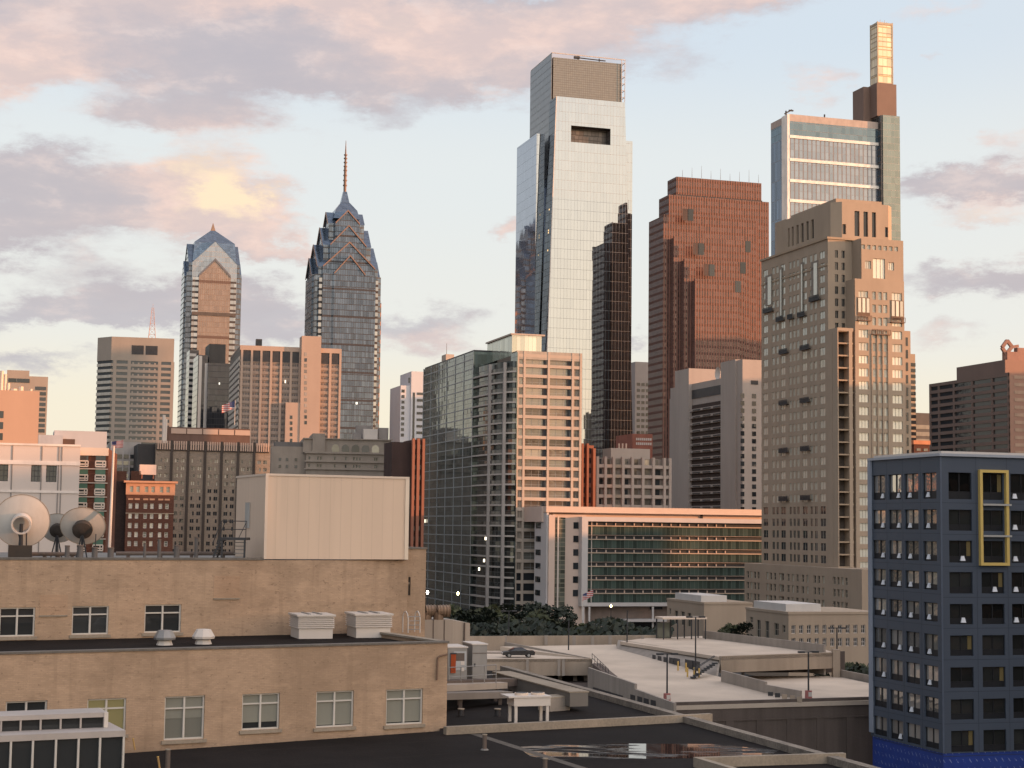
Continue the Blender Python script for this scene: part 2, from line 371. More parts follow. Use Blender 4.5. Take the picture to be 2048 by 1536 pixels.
deck = mat('parking deck concrete', (.49, .405, .325), .9, .17, .13, streak=.0, fine=.3)
curb = mat('roof coping stone', (.27, .225, .175), .9, .25, .5, fine=.4)
alum = mat('aluminium window frame', (.50, .47, .43), .5, .06, 1.)
dark_glass = glass('dark window glass', (.03, .035, .04), .25, .04, .03)
blind_glass = glass('window glass with pale blinds', (.20, .20, .175), .25, .10, .03, .25)
pale_glass = glass('window glass with white blinds', (.42, .40, .36), .15, .12, .03, .2)
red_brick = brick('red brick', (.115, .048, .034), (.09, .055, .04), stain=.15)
dark_brick = brick('very dark brick', (.035, .022, .020), (.03, .02, .02), stain=.1)  # near black brick for a side wall and roof hut
tan_stone = mat('tan cast stone', (.345, .272, .205), .88, .07, .2, streak=.3)
tan_dark = mat('tan stone trim', (.34, .26, .185), .88, .07, .2)
brown_stone = mat('brown grey stone', (.30, .235, .18), .9, .12, .2, streak=.4)
grey_conc = mat('grey tower concrete', (.36, .31, .275), .9, .08, .1, streak=.4)
rust_conc = mat('warm tower concrete', (.42, .31, .25), .9, .06, .1, streak=.3)
black_glass = curtain('black tower glass', (.035, .038, .045), .35, 1.5, 3.6, .1, .25, (.02, .02, .025))

# ================================================================== SETTING
g = M(); g.face([(-4000, -1500, 0), (4000, -1500, 0), (4000, 6500, 0), (-4000, 6500, 0)])
g.build('ground', mat('city ground asphalt', (.06, .058, .055), .95, .3, .02), kind='structure')

# ================================================================== FAR TOWERS
def frange(a, b_, st):
    out = []
    while a < b_ - 1e-6: out.append(a); a += st
    return out

# ---- the tall glass tower with a flared reflecting front
b = Bld('glass_skyscraper', 'tallest flared mirror glass tower with a slot near its top and a gauzy grey crown', 'skyscraper', 1100, 500, 957)
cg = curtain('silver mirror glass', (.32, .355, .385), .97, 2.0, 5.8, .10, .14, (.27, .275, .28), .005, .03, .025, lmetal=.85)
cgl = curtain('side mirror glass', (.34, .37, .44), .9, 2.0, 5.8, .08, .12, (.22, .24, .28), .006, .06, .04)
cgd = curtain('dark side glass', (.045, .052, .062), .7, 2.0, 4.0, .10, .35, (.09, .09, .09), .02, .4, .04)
W_ = b.x(1250, 215); zt = b.z(1180, 210); zc = b.z(1100, 104); D_ = b.d(1060, 300)
b.box('core_wall', 0, W_, 0, D_, 0, zt - 20, cgl)
# crown: a screen of fine bars round a box
crown_m = curtain('grey crown screen', (.185, .18, .165), .5, 1.2, 1.4, .14, .2, (.12, .11, .095), .02, .05, .30)
b.box('crown', 1.2, W_ - 1.6, 1.2, D_ - 1.5, zt - 20, zc - 2.5, crown_m)
cm = M(); bar = .14
for z in frange(zt - 2, zc, 4.2): cm.box(W_ - 2.5, W_, 0, .3, z, z + bar * 2).box(0, .3, D_ * .55, D_, z, z + bar * 2).box(W_ - .3, W_, .3, D_, z, z + bar * 2)
for x in (W_ - .3, W_ - 2.4): cm.box(x, x + .3, -.02, .28, zt - 2, zc)
for y in (D_ - .3, D_ * .85, D_ * .7, D_ * .55): cm.box(-.02, .28, y, y + .3, zt - 20, zc)
cm.box(-.03, W_ + .03, -.03, .31, zc - .5, zc).box(-.03, .32, .32, D_, zc - .5, zc)
cm.build('crown_frame', mat('pale crown frame', (.45, .41, .37), .6), b.root)
b.box('shaft_side_glass', -.3, 0, 0, D_, zt - 45, zc - .8, curtain('upper side glass', (.17, .165, .17), .35, 2.0, 4.2, .08, .3, (.13, .125, .125), .01, .1, .2))
# flared front panel with the slot
PR = 12.5; zb = 0.0
xl = lambda z: b.x(1113, 205, -PR) - (zt - z) * .0275; xr = lambda z: b.x(1250, 215, -PR) + (zt - z) * .031
hz0, hz1 = b.z(1180, 287, -PR), b.z(1180, 254, -PR); hx0, hx1 = b.x(1142, 270, -PR), b.x(1221, 270, -PR)
fm = M(); P3 = lambda x, z, y=-PR: (x, y, z)
for (za, zb_) in ((0, hz0), (hz1, zt)): fm.face([P3(xl(za), za), P3(xr(za), za), P3(xr(zb_), zb_), P3(xl(zb_), zb_)])
fm.face([P3(xl(hz0), hz0), P3(hx0, hz0), P3(hx0, hz1), P3(xl(hz1), hz1)]); fm.face([P3(hx1, hz0), P3(xr(hz0), hz0), P3(xr(hz1), hz1), P3(hx1, hz1)])
fm.build('front_glass', cg, b.root)
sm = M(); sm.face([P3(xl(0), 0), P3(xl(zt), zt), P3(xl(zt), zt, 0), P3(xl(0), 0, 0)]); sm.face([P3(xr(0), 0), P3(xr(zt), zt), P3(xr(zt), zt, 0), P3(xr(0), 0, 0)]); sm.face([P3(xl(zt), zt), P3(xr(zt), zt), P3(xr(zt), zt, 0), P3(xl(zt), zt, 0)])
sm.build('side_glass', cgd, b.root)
em = M()
for e_ in (0,): em.face([P3(xl(0) - .25, 0, -PR - .02), P3(xl(0) + .25, 0, -PR - .02), P3(xl(zt) + .25, zt, -PR - .02), P3(xl(zt) - .25, zt, -PR - .02)])
em.build('corner_trim', white_metal, b.root)
hm = M(); hm.face([P3(hx0, hz0), P3(hx1, hz0), P3(hx1, hz0, -6), P3(hx0, hz0, -6)]).face([P3(hx0, hz1), P3(hx1, hz1), P3(hx1, hz1, -6), P3(hx0, hz1, -6)])
for x in (hx0, hx1): hm.face([P3(x, hz0), P3(x, hz1), P3(x, hz1, -6), P3(x, hz0, -6)])
hm.face([P3(hx0, hz0, -6), P3(hx1, hz0, -6), P3(hx1, hz1, -6), P3(hx0, hz1, -6)])
hm.box(hx0 + .5, hx0 + (hx1 - hx0) * .8, -7.2, -6.05, hz0 + .1, hz0 + (hz1 - hz0) * .52)
hm.build('slot_opening', curtain('slot inside', (.10, .085, .075), .2, 2.4, 3., .2, .3, (.04, .035, .03), .01, .3, .3), b.root)
# shoulders
sx0 = b.x(1073, 300, 2.); sx1 = b.x(1089, 300, 2.); sz = b.z(1073, 267, 2.)
b.box('shoulder', sx0, sx1, 2.0, 2.0 + D_ * .95, 0, sz, cgl)
M().face([(sx0 + .1, 1.95, 0), (sx1, 1.95, 0), (sx1, 1.95, sz - .1), (sx0 + .1, 1.95, sz - .1)]).build('shoulder_glass', cg, b.root)
rx1 = b.x(1265, 300, 4.); rz_ = b.z(1258, 282, 4.)
b.box('shoulder', W_ + .01, rx1, 4.0, 4.0 + D_ * .9, 0, rz_, cgl)
M().face([(W_, 3.95, 0), (rx1, 3.95, 0), (rx1, 3.95, rz_), (W_, 3.95, rz_)]).build('shoulder_glass', cg, b.root)
mr = M(); q0 = b.Fp(1150, 100, 8.); q1 = b.Fp(1211, 107, 8.)
mr.tube((q0[0], 8, zc + .7), (q1[0], 8, zc + .4), .35, n=6).tube((q0[0] + 2, 8, zc - 3), (q0[0] + 2, 8, zc + 1.8), .4, n=6).tube((q1[0] - 4, 8, zc - 3), (q1[0] - 4, 8, zc + 1.4), .35, n=6).box(q0[0] - .6, q0[0] + 3, 7.3, 8.7, zc, zc + 1.4)
mr.build('cleaning_rig', dark_metal, b.root)
for px_, py_ in ((1096, 460), (1101, 462), (1093, 420), (1104, 496)):
    y = -PR * .5; q = b.Lp(px_, py_, xl(150) - .06)
    b.box('lit_window', xl(q[1]) - .1, xl(q[1]) - .03, -7.5, -6.2, q[1], q[1] + .9, emit('lit tower window', (1., .65, .3), .6))

# ---- red granite ziggurat tower
def granite(nm, c, g_):
    m_, t, bs = newmat(nm); oc = t.n('ShaderNodeTexCoord', out=3); x, y, z = t.xyz(oc); s_ = t.m('ADD', x, y)
    fu = t.m('FRACT', t.m('DIVIDE', s_, 1.55)); fw = t.m('FRACT', t.m('DIVIDE', s_, 6.2)); fv = t.m('FRACT', t.m('DIVIDE', z, 3.9))
    gl_ = t.m('MULTIPLY', t.m('GREATER_THAN', fu, .50), t.m('GREATER_THAN', fw, .12)); sp = t.m('LESS_THAN', fv, .36)
    wn = t.nt.nodes.new('ShaderNodeTexWhiteNoise'); t.put(wn.inputs['Vector'], t.comb(t.m('FLOOR', t.m('DIVIDE', s_, 1.55)), t.m('FLOOR', t.m('DIVIDE', z, 3.9)), 0.))
    n_ = t.noise(oc, .12, 4.); gc = t.mix(n_, mul(c, .85), mul(c, 1.15))
    wc = t.mix(wn.outputs['Value'], mul(g_, .6), mul(g_, 1.8)); col = t.mix(gl_, gc, t.mix(sp, wc, mul(c, .34)))
    t.put(bs.inputs['Base Color'], col); gm = t.m('MULTIPLY', gl_, t.m('SUBTRACT', 1., sp)); t.put(bs.inputs['Metallic'], t.m('MULTIPLY', gm, .25)); t.put(bs.inputs['Roughness'], t.m('SUBTRACT', .8, t.m('MULTIPLY', gm, .68)))
    bn = t.nt.nodes.new('ShaderNodeBump'); bn.inputs['Strength'].default_value = .8; bn.inputs['Distance'].default_value = .3; t.put(bn.inputs['Height'], t.m('SUBTRACT', 1., gl_)); t.put(bs.inputs['Normal'], bn.outputs[0])
    return m_
gr = granite('red granite and glass', (.195, .095, .07), (.06, .038, .035))
b = Bld('granite_skyscraper', 'red granite tower stepping back like a ziggurat beside the mirror glass tower', 'skyscraper', 1390, 700, 890)
TI = [(1390, 1480, 560, 0, 1383), (1368, 1490, 520, 5.5, 1360), (1347, 1500, 475, 11, 1340), (1326, 1514, 431, 16.5, 1297), (1337, 1538, 389, 22, 1317), (1352, 1523, 353, 28, 1334)]
for k, (l, r_, t_, y, ll) in enumerate(TI):
    x0 = b.x(l, 600, y); x1 = b.x(r_, 600, y); z = b.z(l, t_, y)
    ye = b.Lp(ll, 600, x0)[0]; ye = ye + 25 if k < 3 else ye
    b.box('tier', x0, x1, y, min(75, ye), 0, z, gr)
    if k < 4: b.box('tier_coping', x0 - .03, x1 + .03, y - .03, y + 1.2, z, z + .8, gr)
    if k < 3:   # notch shade painted as a flat dark panel on each setback
        nx = b.x(r_ - 4, 600, y); b.box('notch_shade_panel', nx - 1.7, nx + 1.7, y - .12, y - .04, z - 5.5, z + .9, dark_glass)
y = 28; x0, x1 = b.x(1352, 400, y), b.x(1523, 400, y); z0, z1 = b.z(1400, 398, y), b.z(1400, 392, y)
me = M().box(0, (x1 - x0) / 14, y - .25, y - .05, z0, z1).mesh('louvre_opening', dark_metal)
repeat('louvre_opening', me, [(x0 + (x1 - x0) * (k + .3) / 11, 0, 0) for k in range(11)], b.root)
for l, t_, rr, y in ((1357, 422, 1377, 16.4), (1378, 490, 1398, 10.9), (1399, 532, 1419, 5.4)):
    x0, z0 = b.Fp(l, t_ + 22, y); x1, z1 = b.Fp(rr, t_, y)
    b.box('recess_shade_panel', x0, x1, y - 5.6, y - 5.5, z0, z1, mat('shaded recess granite', (.085, .062, .055), .8))  # flat panel, the recess shade is put into its dark colour
    b.box('notch_shade_panel', x1 - 2.6, x1 + .4, y - 5.75, y - 5.62, z0, z1, dark_glass)  # dark panel painted for the shaded side wall of the notch
for k in range(9):
    q = b.Fp(1365 + k * 19, 352, 40); b.root and M().tube((q[0], 40, b.z(1400, 356, 40)), (q[0], 40, b.z(1400, 356, 40) + 4 + 4 * (k * 37 % 5) / 5), .12, .05, 5).build('antenna', dark_metal, b.root)

# ---- tall slab with a golden lantern mast
b = Bld('lantern_skyscraper', 'blue glass slab tower topped by a slender golden lantern mast', 'skyscraper', 1579, 400, 1010)
cb = curtain('blue grey fin glass', (.20, .235, .28), .85, 3.0, 4.3, .9, .18, (.16, .17, .19), .01, .12, .05)
cbt = curtain('blue top glass', (.12, .17, .205), .75, 3.0, 4.3, .12, .3, (.15, .18, .2), .01, .15, .06)
cbs = curtain('blue side glass', (.13, .17, .23), .6, 2.2, 12.5, .15, .5, (.22, .25, .29), .02, .3, .06)
x1 = b.x(1757, 400); dd = b.d(1542, 400); z = b.z(1579, 228); zb2 = b.z(1579, 270)
b.box('shaft_wall', 0, x1, 0, dd, 0, zb2, cbs); 
M().face([(.1, -.05, 0), (x1, -.05, 0), (x1, -.05, zb2), (.1, -.05, zb2)]).build('fin_glass', cb, b.root)
b.box('penthouse_glass', 0, x1, 0, dd, zb2, z - 4.5, cbt); b.box('top_screen', -.1, x1, -.1, dd, z - 4.5, z, mat('pinkish roof screen', (.40, .33, .29), .6))
bwhite = mat('bright white fin', (.74, .70, .64), .4)
for py_ in (272, 318, 360, 400, 445): zz = b.z(1579, py_); b.box('sky_garden_band', 0, x1, -.7, -.06, zz - 1.3, zz + .6, bwhite)
b.box('corner_fin', -1.6, 0, -.4, 7.5, 0, z - .3, bwhite)
x2, x3 = b.x(1766, 300, -4), b.x(1800, 300, -4); zz = b.z(1780, 231, -4)
b.box('core_glass', x2 + .05, x3, -4, 24, 0, zz, curtain('pale green glass', (.17, .205, .20), .8, 2.6, 4.3, .12, .3, (.24, .26, .25), .01, .1, .08))
b.box('core_side', x1 + .05, x2, -3.4, 20, 0, zz - .1, curtain('core side glass', (.05, .055, .06), .5, 2.2, 4.3, .3, 1.2, (.13, .11, .10), .02, .3, .1))
br = mat('brown metal core', (.185, .125, .10), .7, .06, .3); y = -1.0
b.box('core_block', b.x(1754, 200, y), b.x(1793, 200, y), y, 16, zz + .01, b.z(1770, 167, y), br)
b.box('core_block', b.x(1727, 200, 8.), b.x(1744, 200, 8.), 8., 22, z + .01, b.z(1735, 174, 8.), br)
lx0, lx1 = b.x(1755, 100, 2.), b.x(1785, 100, 2.); lz0, lz1 = b.z(1770, 166, 2.), b.z(1770, 50, 2.)
gold = curtain('sun gold lantern glass', (.72, .60, .42), .15, 3.0, 6.4, .22, .7, (.50, .37, .20), .05, .18, .35)  # golden reflection of the sun put into the glass colour
b.box('lantern_glass', lx0, lx1, 2., 11., lz0, lz1, gold)
lm = M()
for x in (lx0 - .25, lx1 - .35): lm.box(x, x + .6, 1.7, 2.3, lz0, lz1 + 1.8)
lm.box(lx0 - .25, lx0 + .3, 10.6, 11.2, lz0, lz1 + 1.8)
for k in range(8): zq = lz0 + (lz1 - lz0) * k / 7; lm.box(lx0 - .2, lx1 + .2, 1.8, 2.2, zq - .25, zq + .25).box(lx0 - .15, lx0 + .1, 2.2, 11, zq - .25, zq + .25)
lm.box(lx0 - .26, lx1 + .26, 1.69, 11.2, lz1, lz1 + 1.4)
for k in range(5): lm.tube((lx0 + 1 + k * 1.6, 3, lz1 + 1.4), (lx0 + 1 + k * 1.6, 3, lz1 + 2.4 + k % 2), .15, n=5)
lm.build('lantern_frame', mat('lantern frame', (.42, .34, .24), .5), b.root)
for (a, c) in ((1572, 1584), (1649, 1649)):
    q = b.Fp(a, 226, 6.); m_ = M(); m_.tube((q[0], 6, z), (q[0], 6, z + 3.5), .5, n=6)
    if a < 1600: m_.tube((q[0] - 1, 6, z + 1.5), (q[0] + 4, 6, z + 4.5), .45, n=6).box(q[0] + 2, q[0] + 5, 5.5, 6.5, z + 3.6, z + 4.4)
    m_.build('roof_crane', dark_metal, b.root)

# ---- the two gabled glass towers
def gabled(name, label, cpx, rpx, Yd, lays, ztop, front, gmats, cap_px):
    b = Bld(name, label, 'skyscraper', cpx, 700, Yd)
    wdt = b.x(rpx, 700); h = wdt / 2; cx = h
    roofm, wallm, frontm, darkm, trimm = gmats
    return b, wdt, h
def gable(m_, axis, cx, cy, hw, ln, e, a, z0, wall_i, roof_i, front_i, nose=0.0):
    """pitched-roof box of half width hw and half length ln, ridge along the axis"""
    T = (lambda s_, l, z: (cx + s_, cy + l, z)) if axis == 'y' else (lambda s_, l, z: (cx + l, cy + s_, z))
    for sgn in (-1, 1):
        m_.face([T(-hw, sgn * ln, z0), T(hw, sgn * ln, z0), T(hw, sgn * ln, e), T(0, sgn * ln, a), T(-hw, sgn * ln, e)], front_i)
        m_.face([T(sgn * hw, -ln, z0), T(sgn * hw, ln, z0), T(sgn * hw, ln, e), T(sgn * hw, -ln, e)], wall_i)
        m_.face([T(sgn * hw, -ln - nose, e - .02), T(sgn * hw, ln + nose, e - .02), T(0, ln + nose, a), T(0, -ln - nose, a)], roof_i)
    return m_
def gable_trim(m_, axis, cx, cy, hw, ln, e, a, th, hh):
    T = (lambda s_, l, z: (cx + s_, cy + l, z)) if axis == 'y' else (lambda s_, l, z: (cx + l, cy + s_, z))
    for sg in (-1, 1):
        for l0 in (-ln - th,):
            p = [T(sg * hw, l0, e - hh), T(0, l0, a - hh), T(0, l0, a + .15), T(sg * hw, l0, e + .15)]; q = [T(sg * hw, l0 + th, e - hh), T(0, l0 + th, a - hh), T(0, l0 + th, a + .15), T(sg * hw, l0 + th, e + .15)]
            m_.loft([p, q])
roofb = curtain('blue roof glass', (.095, .13, .175), .65, 2.0, 1.5, .10, .12, (.10, .13, .17), .02, .2, .12)
wallb = curtain('blue grey wall glass', (.10, .125, .155), .6, 1.6, 4.0, .12, 1.0, (.11, .105, .10), .02, .35, .07)
frontb = curtain('grey gable glass', (.075, .10, .135), .6, 1.6, 4.0, .2, .5, (.05, .053, .06), .02, .3, .08, band=(19.0, 1.4, (.045, .045, .05)))
striped = curtain('corner striped glass', (.26, .26, .26), .85, 6.0, 4.4, .1, 1.7, (.06, .05, .045), .03, .2, .08)
pinktrim = mat('rose granite trim', (.24, .165, .13), .7)

b = Bld('spired_skyscraper', 'blue glass tower with nested chevron gables and a tall needle spire', 'skyscraper', 629, 700, 1110)
wdt = b.x(762, 700); h = wdt / 2; cx = cy = h
zz = lambda py_, y=0.: b.z(690, py_, y)
b.box('shaft_wall', cx - h * .8, cx + h * .8, cy - h, cy + h, 0, zz(548), frontb); b.box('shaft_wall', cx - h - .02, cx + h + .02, cy - h * .8, cy + h * .8, 0, zz(548) - .3, wallb)
b.box('corner_pier', cx - h * .8 - 2.2, cx - h * .8 - .01, cy - h * .93, cy - h * .8 - .01, 0, zz(556), striped)
b.box('corner_pier', cx + h * .8 + .01, cx + h * .8 + 2.2, cy - h * .93, cy - h * .8 - .01, 0, zz(556), striped)
b.box('corner_pier', cx + h + .03, cx + h + .6, cy - h * .8, cy - h * .5, 0, zz(600), curtain('lit striped corner', (.12, .1, .09), .3, 9., 6.2, .05, 2.8, (.42, .22, .13), .02, .2, .2))  # sunlit orange put into the stripe colour
layers = [(.47, 1.0, 547, 510), (.79, .90, 534, 483), (.55, .72, 490, 450), (.37, .54, 446, 420)]
for k, (hw, ln, e, a) in enumerate(layers):
    y = cy - ln * h; m_ = M(); ez, az_ = zz(e, y), zz(a, y); z0 = 0 if k == 0 else zz(layers[k - 1][2] + 12, y) - 12
    if k == 0: z0 = 3.
    lnn = ln * h + (.6 if k == 0 else 0)
    gable(m_, 'y', cx, cy, hw * h, lnn, ez, az_, z0, 1, 0, 2, .5); gable(m_, 'x', cx, cy, hw * h, lnn, ez, az_, z0, 1, 0, 2, .5)
    m_.build('gabled_crown', [roofb, wallb, frontb], b.root)
    for ax_ in 'yx': tm = M(); gable_trim(tm, ax_, cx, cy, hw * h, lnn + .55, ez, az_, .5, .95); tm.build('gable_trim', pinktrim, b.root)
def pyr(m_, cx, cy, r0, z0, r1, z1, mi=0):
    m_.loft([[(cx - r, cy - r, z), (cx + r, cy - r, z), (cx + r, cy + r, z), (cx - r, cy + r, z)] for r, z in ((r0, z0), (r1, z1))], mi)
m_ = M(); sp = lambda py_: zz(py_, cy)
pyr(m_, cx, cy, .40 * h, sp(442), .33 * h, sp(424)); pyr(m_, cx, cy, .33 * h, sp(424), .135 * h, sp(407)); pyr(m_, cx, cy, .125 * h, sp(407), .055 * h, sp(384)); m_.build('crown_cap', roofb, b.root)
m_ = M().tube((cx, cy, sp(388)), (cx, cy, sp(335)), 1.05, .95, 8).tube((cx, cy, sp(335)), (cx, cy, sp(310)), .8, .65, 8).tube((cx, cy, sp(310)), (cx, cy, sp(281)), .6, .15, 8)
for k, py_ in enumerate((372, 362, 352, 342, 334, 326, 318, 311)): m_.tube((cx, cy, sp(py_)), (cx, cy, sp(py_) + .8), 1.5 - .04 * k, n=8)
m_.build('spire', mat('copper brown spire', (.20, .13, .10), .6), b.root)
b.box('lit_window', cx + 6, cx + 7.2, cy - h - .9, cy - h - .7, zz(808), zz(808) + 1.5, emit('cool lit window', (1, .95, .8), .75))

b = Bld('pyramid_skyscraper', 'shorter gabled glass tower with a pyramid tip and rose centre panel', 'skyscraper', 370, 700, 1257)
wdt = b.x(480, 700); h = wdt / 2; cx = cy = h; zz = lambda py_, y=0.: b.z(425, py_, y)
b.box('shaft_wall', cx - h * .80, cx + h * .8, cy - h, cy + h, 0, zz(556), striped); b.box('shaft_wall', cx - h - .02, cx + h + .02, cy - h * .8, cy + h * .8, 0, zz(545), wallb)
rose = curtain('rose centre panel', (.22, .165, .135), .45, 1.5, 4.2, .3, .3, (.22, .15, .11), .02, .12, .15, band=(43., 2.2, (.13, .085, .065)))
m_ = M(); gable(m_, 'y', cx, cy, h * .58, h + 1.2, zz(550), zz(517), 3, 1, 0, 2); gable(m_, 'x', cx, cy, h * .5, h + 1.2, zz(550), zz(517), 3, 1, 0, 1); m_.build('gabled_bay', [roofb, wallb, rose], b.root)
tm = M(); gable_trim(tm, 'y', cx, cy, h * .58, h + 1.3, zz(550), zz(517), .5, 1.8); tm.build('gable_trim', mat('blue grey trim', (.13, .14, .16), .5), b.root)
silv = curtain('pale gable glass', (.205, .225, .25), .8, 2.0, 4.0, .1, .3, (.33, .31, .29), .02, .12, .08)
yy = cy - .86 * h; ez, az_ = zz(527, yy), zz(483, yy)
m_ = M(); gable(m_, 'y', cx, cy, h * .82, .93 * h, ez, az_, zz(632), 1, 0, 2, .4); gable(m_, 'x', cx, cy, h * .82, .93 * h, ez, az_, zz(632), 1, 0, 1, .4); m_.build('gabled_crown', [roofb, wallb, silv], b.root)
m_ = M(); pz = lambda py_: zz(py_, cy); pyr(m_, cx, cy, h * .80, pz(530), h * .74, pz(492)); pyr(m_, cx, cy, h * .74, pz(492), h * .06, pz(461)); m_.build('pyramid_roof', roofb, b.root)
m_ = M(); pyr(m_, cx, cy, h * .09, pz(463), .1, pz(446)); m_.build('roof_tip', mat('bronze roof tip', (.24, .17, .12), .5), b.root)
zs = frange(zz(860), zz(632), (zz(632) - zz(860)) / 18)
bands(b, 'F', cy - h - 1.2 - .05, cx - h * .8, cx + h * .8, [zz(632)], 2.6, .5, mat('dark band', (.10, .085, .075), .7), 'belt_course')
for k in range(12): b.box('side_belt', cx - h - .3, cx - h - .03, cy - h * .8, cy + h * .8, zz(580 + k * 25), zz(580 + k * 25) + 1.6, mat('pale side belt', (.35, .34, .33), .6))

# ---- black glass tower in front of it
b = Bld('black_office_tower', 'black glass office tower with stepped top and two white vertical stripes', 'office tower', 415, 780, 1000)
b.box('shaft_wall', 0, b.x(466), 0, 30, 0, b.z(430, 726), black_glass); b.box('upper_wall', b.x(416), b.x(449), 8, 30, b.z(430, 726), b.z(430, 688, 8), mat('charcoal penthouse', (.055, .05, .047), .6))
b.box('side_wall', b.x(392), -.01, 3, 30, 0, b.z(404, 710, 3), black_glass)
for a in (394, 406): b.box('white_stripe', b.x(a), b.x(a) + 1.8, 2.6, 2.98, 0, b.z(404, 712 + (a - 394) * 1.2, 3), white_metal)
b.box('lit_window', b.x(434), b.x(436), -.3, -.02, b.z(434, 769), b.z(434, 765), emit('cool lit window', (1, .95, .8), .75))
b = Bld('striped_office_tower', 'slim dark tower edge striped with white spandrels', 'office tower', 377, 780, 1040)
b.box('shaft_wall', 0, b.x(392), 0, 18, 0, b.z(384, 700), black_glass)
zs = frange(b.z(384, 860), b.z(384, 705), 3.6); bands(b, 'F', 0, 0, b.x(387), zs, 1.8, .3, white_metal)

# ---- concrete tower with chamfered corners and an aerial
b = Bld('concrete_office_tower', 'brown grey concrete office tower with chamfered corners and a lattice aerial', 'office tower', 220, 780, 900, b=78)
oc_ = mat('brown grey concrete', (.31, .265, .225), .9, .07, .1); x1 = b.x(342); dp = 34; ch = b.d(192, 780) if b.d(192, 780) < 60 else 50
cxl = b.x(192, 780, 9.); zt = b.z(280, 675); zf = b.z(280, 722)
plan = [(0, 0), (x1, 0), (x1, 30), (cxl, 34), (cxl, 9.)]
M().prism([(p[0] + .4, p[1] + .5) if i else (.5, .5) for i, p in enumerate(plan)], 0, zf, 0).build('core_glass', dark_glass, b.root)
M().prism(plan, zf, zt).build('top_wall', oc_, b.root)
for a, c in ((257, 281), (285, 309)): b.box('louvre_panel', b.x(a), b.x(c), -.12, -.02, b.z(280, 709), b.z(280, 691), dark_metal)
flo = (zt - b.z(280, 860)) / ((860 - 675) / 11.6); zs = [zf - flo * (k + 1) for k in range(27)]
bands(b, 'F', .45, 0, x1, zs, flo * .46, .44, oc_)
posts(b, 'F', .2, [b.x(p) for p in (224, 253, 314, 340)], 1.7, .25, 0, zf, oc_)
for k, z in enumerate(zs):
    m_ = M().prism([(-.05, .1), (.35, .45), (cxl + .4, 9.3), (cxl, 9.)], z, z + flo * .5); m_.build('side_spandrel', mat('pale side spandrel', (.50, .46, .40), .85), b.root)
zs_b = []
for k in range(0, 26):
    for a in range(5): zs_b.append((b.x(259 + a * 11), .52, zs[k] + flo * .45))
repeat('window_bracket', M().box(0, .9, -.5, -.06, 0, flo * .28).mesh('window_bracket', oc_), zs_b[:100], b.root)
m_ = M(); q = b.Fp(304, 675, 14.); zz0 = zt; zz1 = b.z(304, 615, 14.)
for sx, sy in ((-1, -1), (1, -1), (1, 1), (-1, 1)): m_.tube((q[0] + sx * 2, 14 + sy * 2, zz0), (q[0] + sx * .5, 14 + sy * .5, zz1), .2, .12, 5)
for k in range(6):
    z = zz0 + (zz1 - zz0) * k / 6; r = 2 - 1.5 * k / 6; r2 = 2 - 1.5 * (k + 1) / 6; z2 = zz0 + (zz1 - zz0) * (k + 1) / 6
    m_.tube((q[0] - r, 14 - r, z), (q[0] + r2, 14 - r2, z2), .1, n=4).tube((q[0] + r, 14 - r, z), (q[0] - r2, 14 - r2, z2), .1, n=4).box(q[0] - r, q[0] + r, 14 - r - .1, 14 - r + .1, z, z + .2)
m_.tube((q[0], 14, zz1), (q[0], 14, zz1 + 2), .1, n=4); m_.build('lattice_aerial', mat('red and white aerial', (.40, .26, .22), .6), b.root)

# ---- gridded slab with blank rose towers
b = Bld('gridded_office_slab', 'gridded concrete office slab with a blank lift tower rising through its front', 'office building', 478, 780, 760, b=76)
gc_ = mat('rose grey concrete', (.40, .30, .24), .9, .06, .1); x1 = b.x(679); dp = b.d(459, 780); dp = dp if 5 < dp < 60 else 25; zt = b.z(478, 690); zf = b.z(478, 723)
b.box('core_wall', 0, x1, .6, dp, 0, zt - .5, mat('window wall shade', (.13, .11, .10), .5, .3, 1.))  # dark wall behind the panes
px8 = (479, 499, 518, 538, 558, 578, 596, 636, 657, 677); xs = [b.x(p) for p in px8]
b.box('top_beam', 0, x1, 0, dp, zt - 2.2, zt, gc_)
posts(b, 'F', .6, xs, 1.0, .6, 0, zt - 2.2, gc_)
flo = (zf - b.z(478, 870)) / 12.3; zs = [zf - flo * k for k in range(0, 17)]
bands(b, 'F', .62, 0, x1, zs, flo * .42, .32, mat('spandrel panel', (.27, .215, .18), .9))
pn = glass('office pane with curtains', (.22, .18, .155), .15, .12, .04, .4)
rc = [(xs[i] + .5, xs[i + 1] - .5, z + flo * .42, z + flo * .93) for z in zs[1:] for i in range(len(xs) - 1) if i != 6]
windows(b, 'F', .3, rc, .36, pn, gc_, cols=3, fw=.14)
dk = [(xs[i] + .5, xs[i + 1] - .5) for i in range(len(xs) - 1) if i != 6]
for a, c in dk: b.box('plant_louvre', a, c, .25, .5, zf + .3, zt - 2.4, dark_metal)
b.box('lift_tower', b.x(597), b.x(636), -3, 6, 0, b.z(616, 672, -3), gc_); b.box('low_tower', b.x(568), b.x(597) - .02, -2.6, 3, 0, b.z(580, 805, -2.6), gc_)
for k in range(13):
    py_ = 705 + k * 11.4; b.box('stair_window', b.x(609, py_, -3), b.x(614, py_, -3), -3.08, -3.02, b.z(612, py_ + 7, -3), b.z(612, py_, -3), dark_glass if k > 10 or k == 1 else pn)
for k in range(5):
    py_ = 831 + k * 11.6; b.box('stair_window', b.x(580, py_, -2.6), b.x(585, py_, -2.6), -2.68, -2.62, b.z(582, py_ + 7, -2.6), b.z(582, py_, -2.6), dark_glass)
sw = mat('pale side glazing panel', (.46, .42, .37), .6)
for k, z in enumerate(zs): b.box('side_spandrel', -.25, -.02, .3, dp, z + flo * .3, z + flo * .92, sw)
b.box('side_wall', -.02, 0, .3, dp, 0, zt - 2.3, dark_metal)
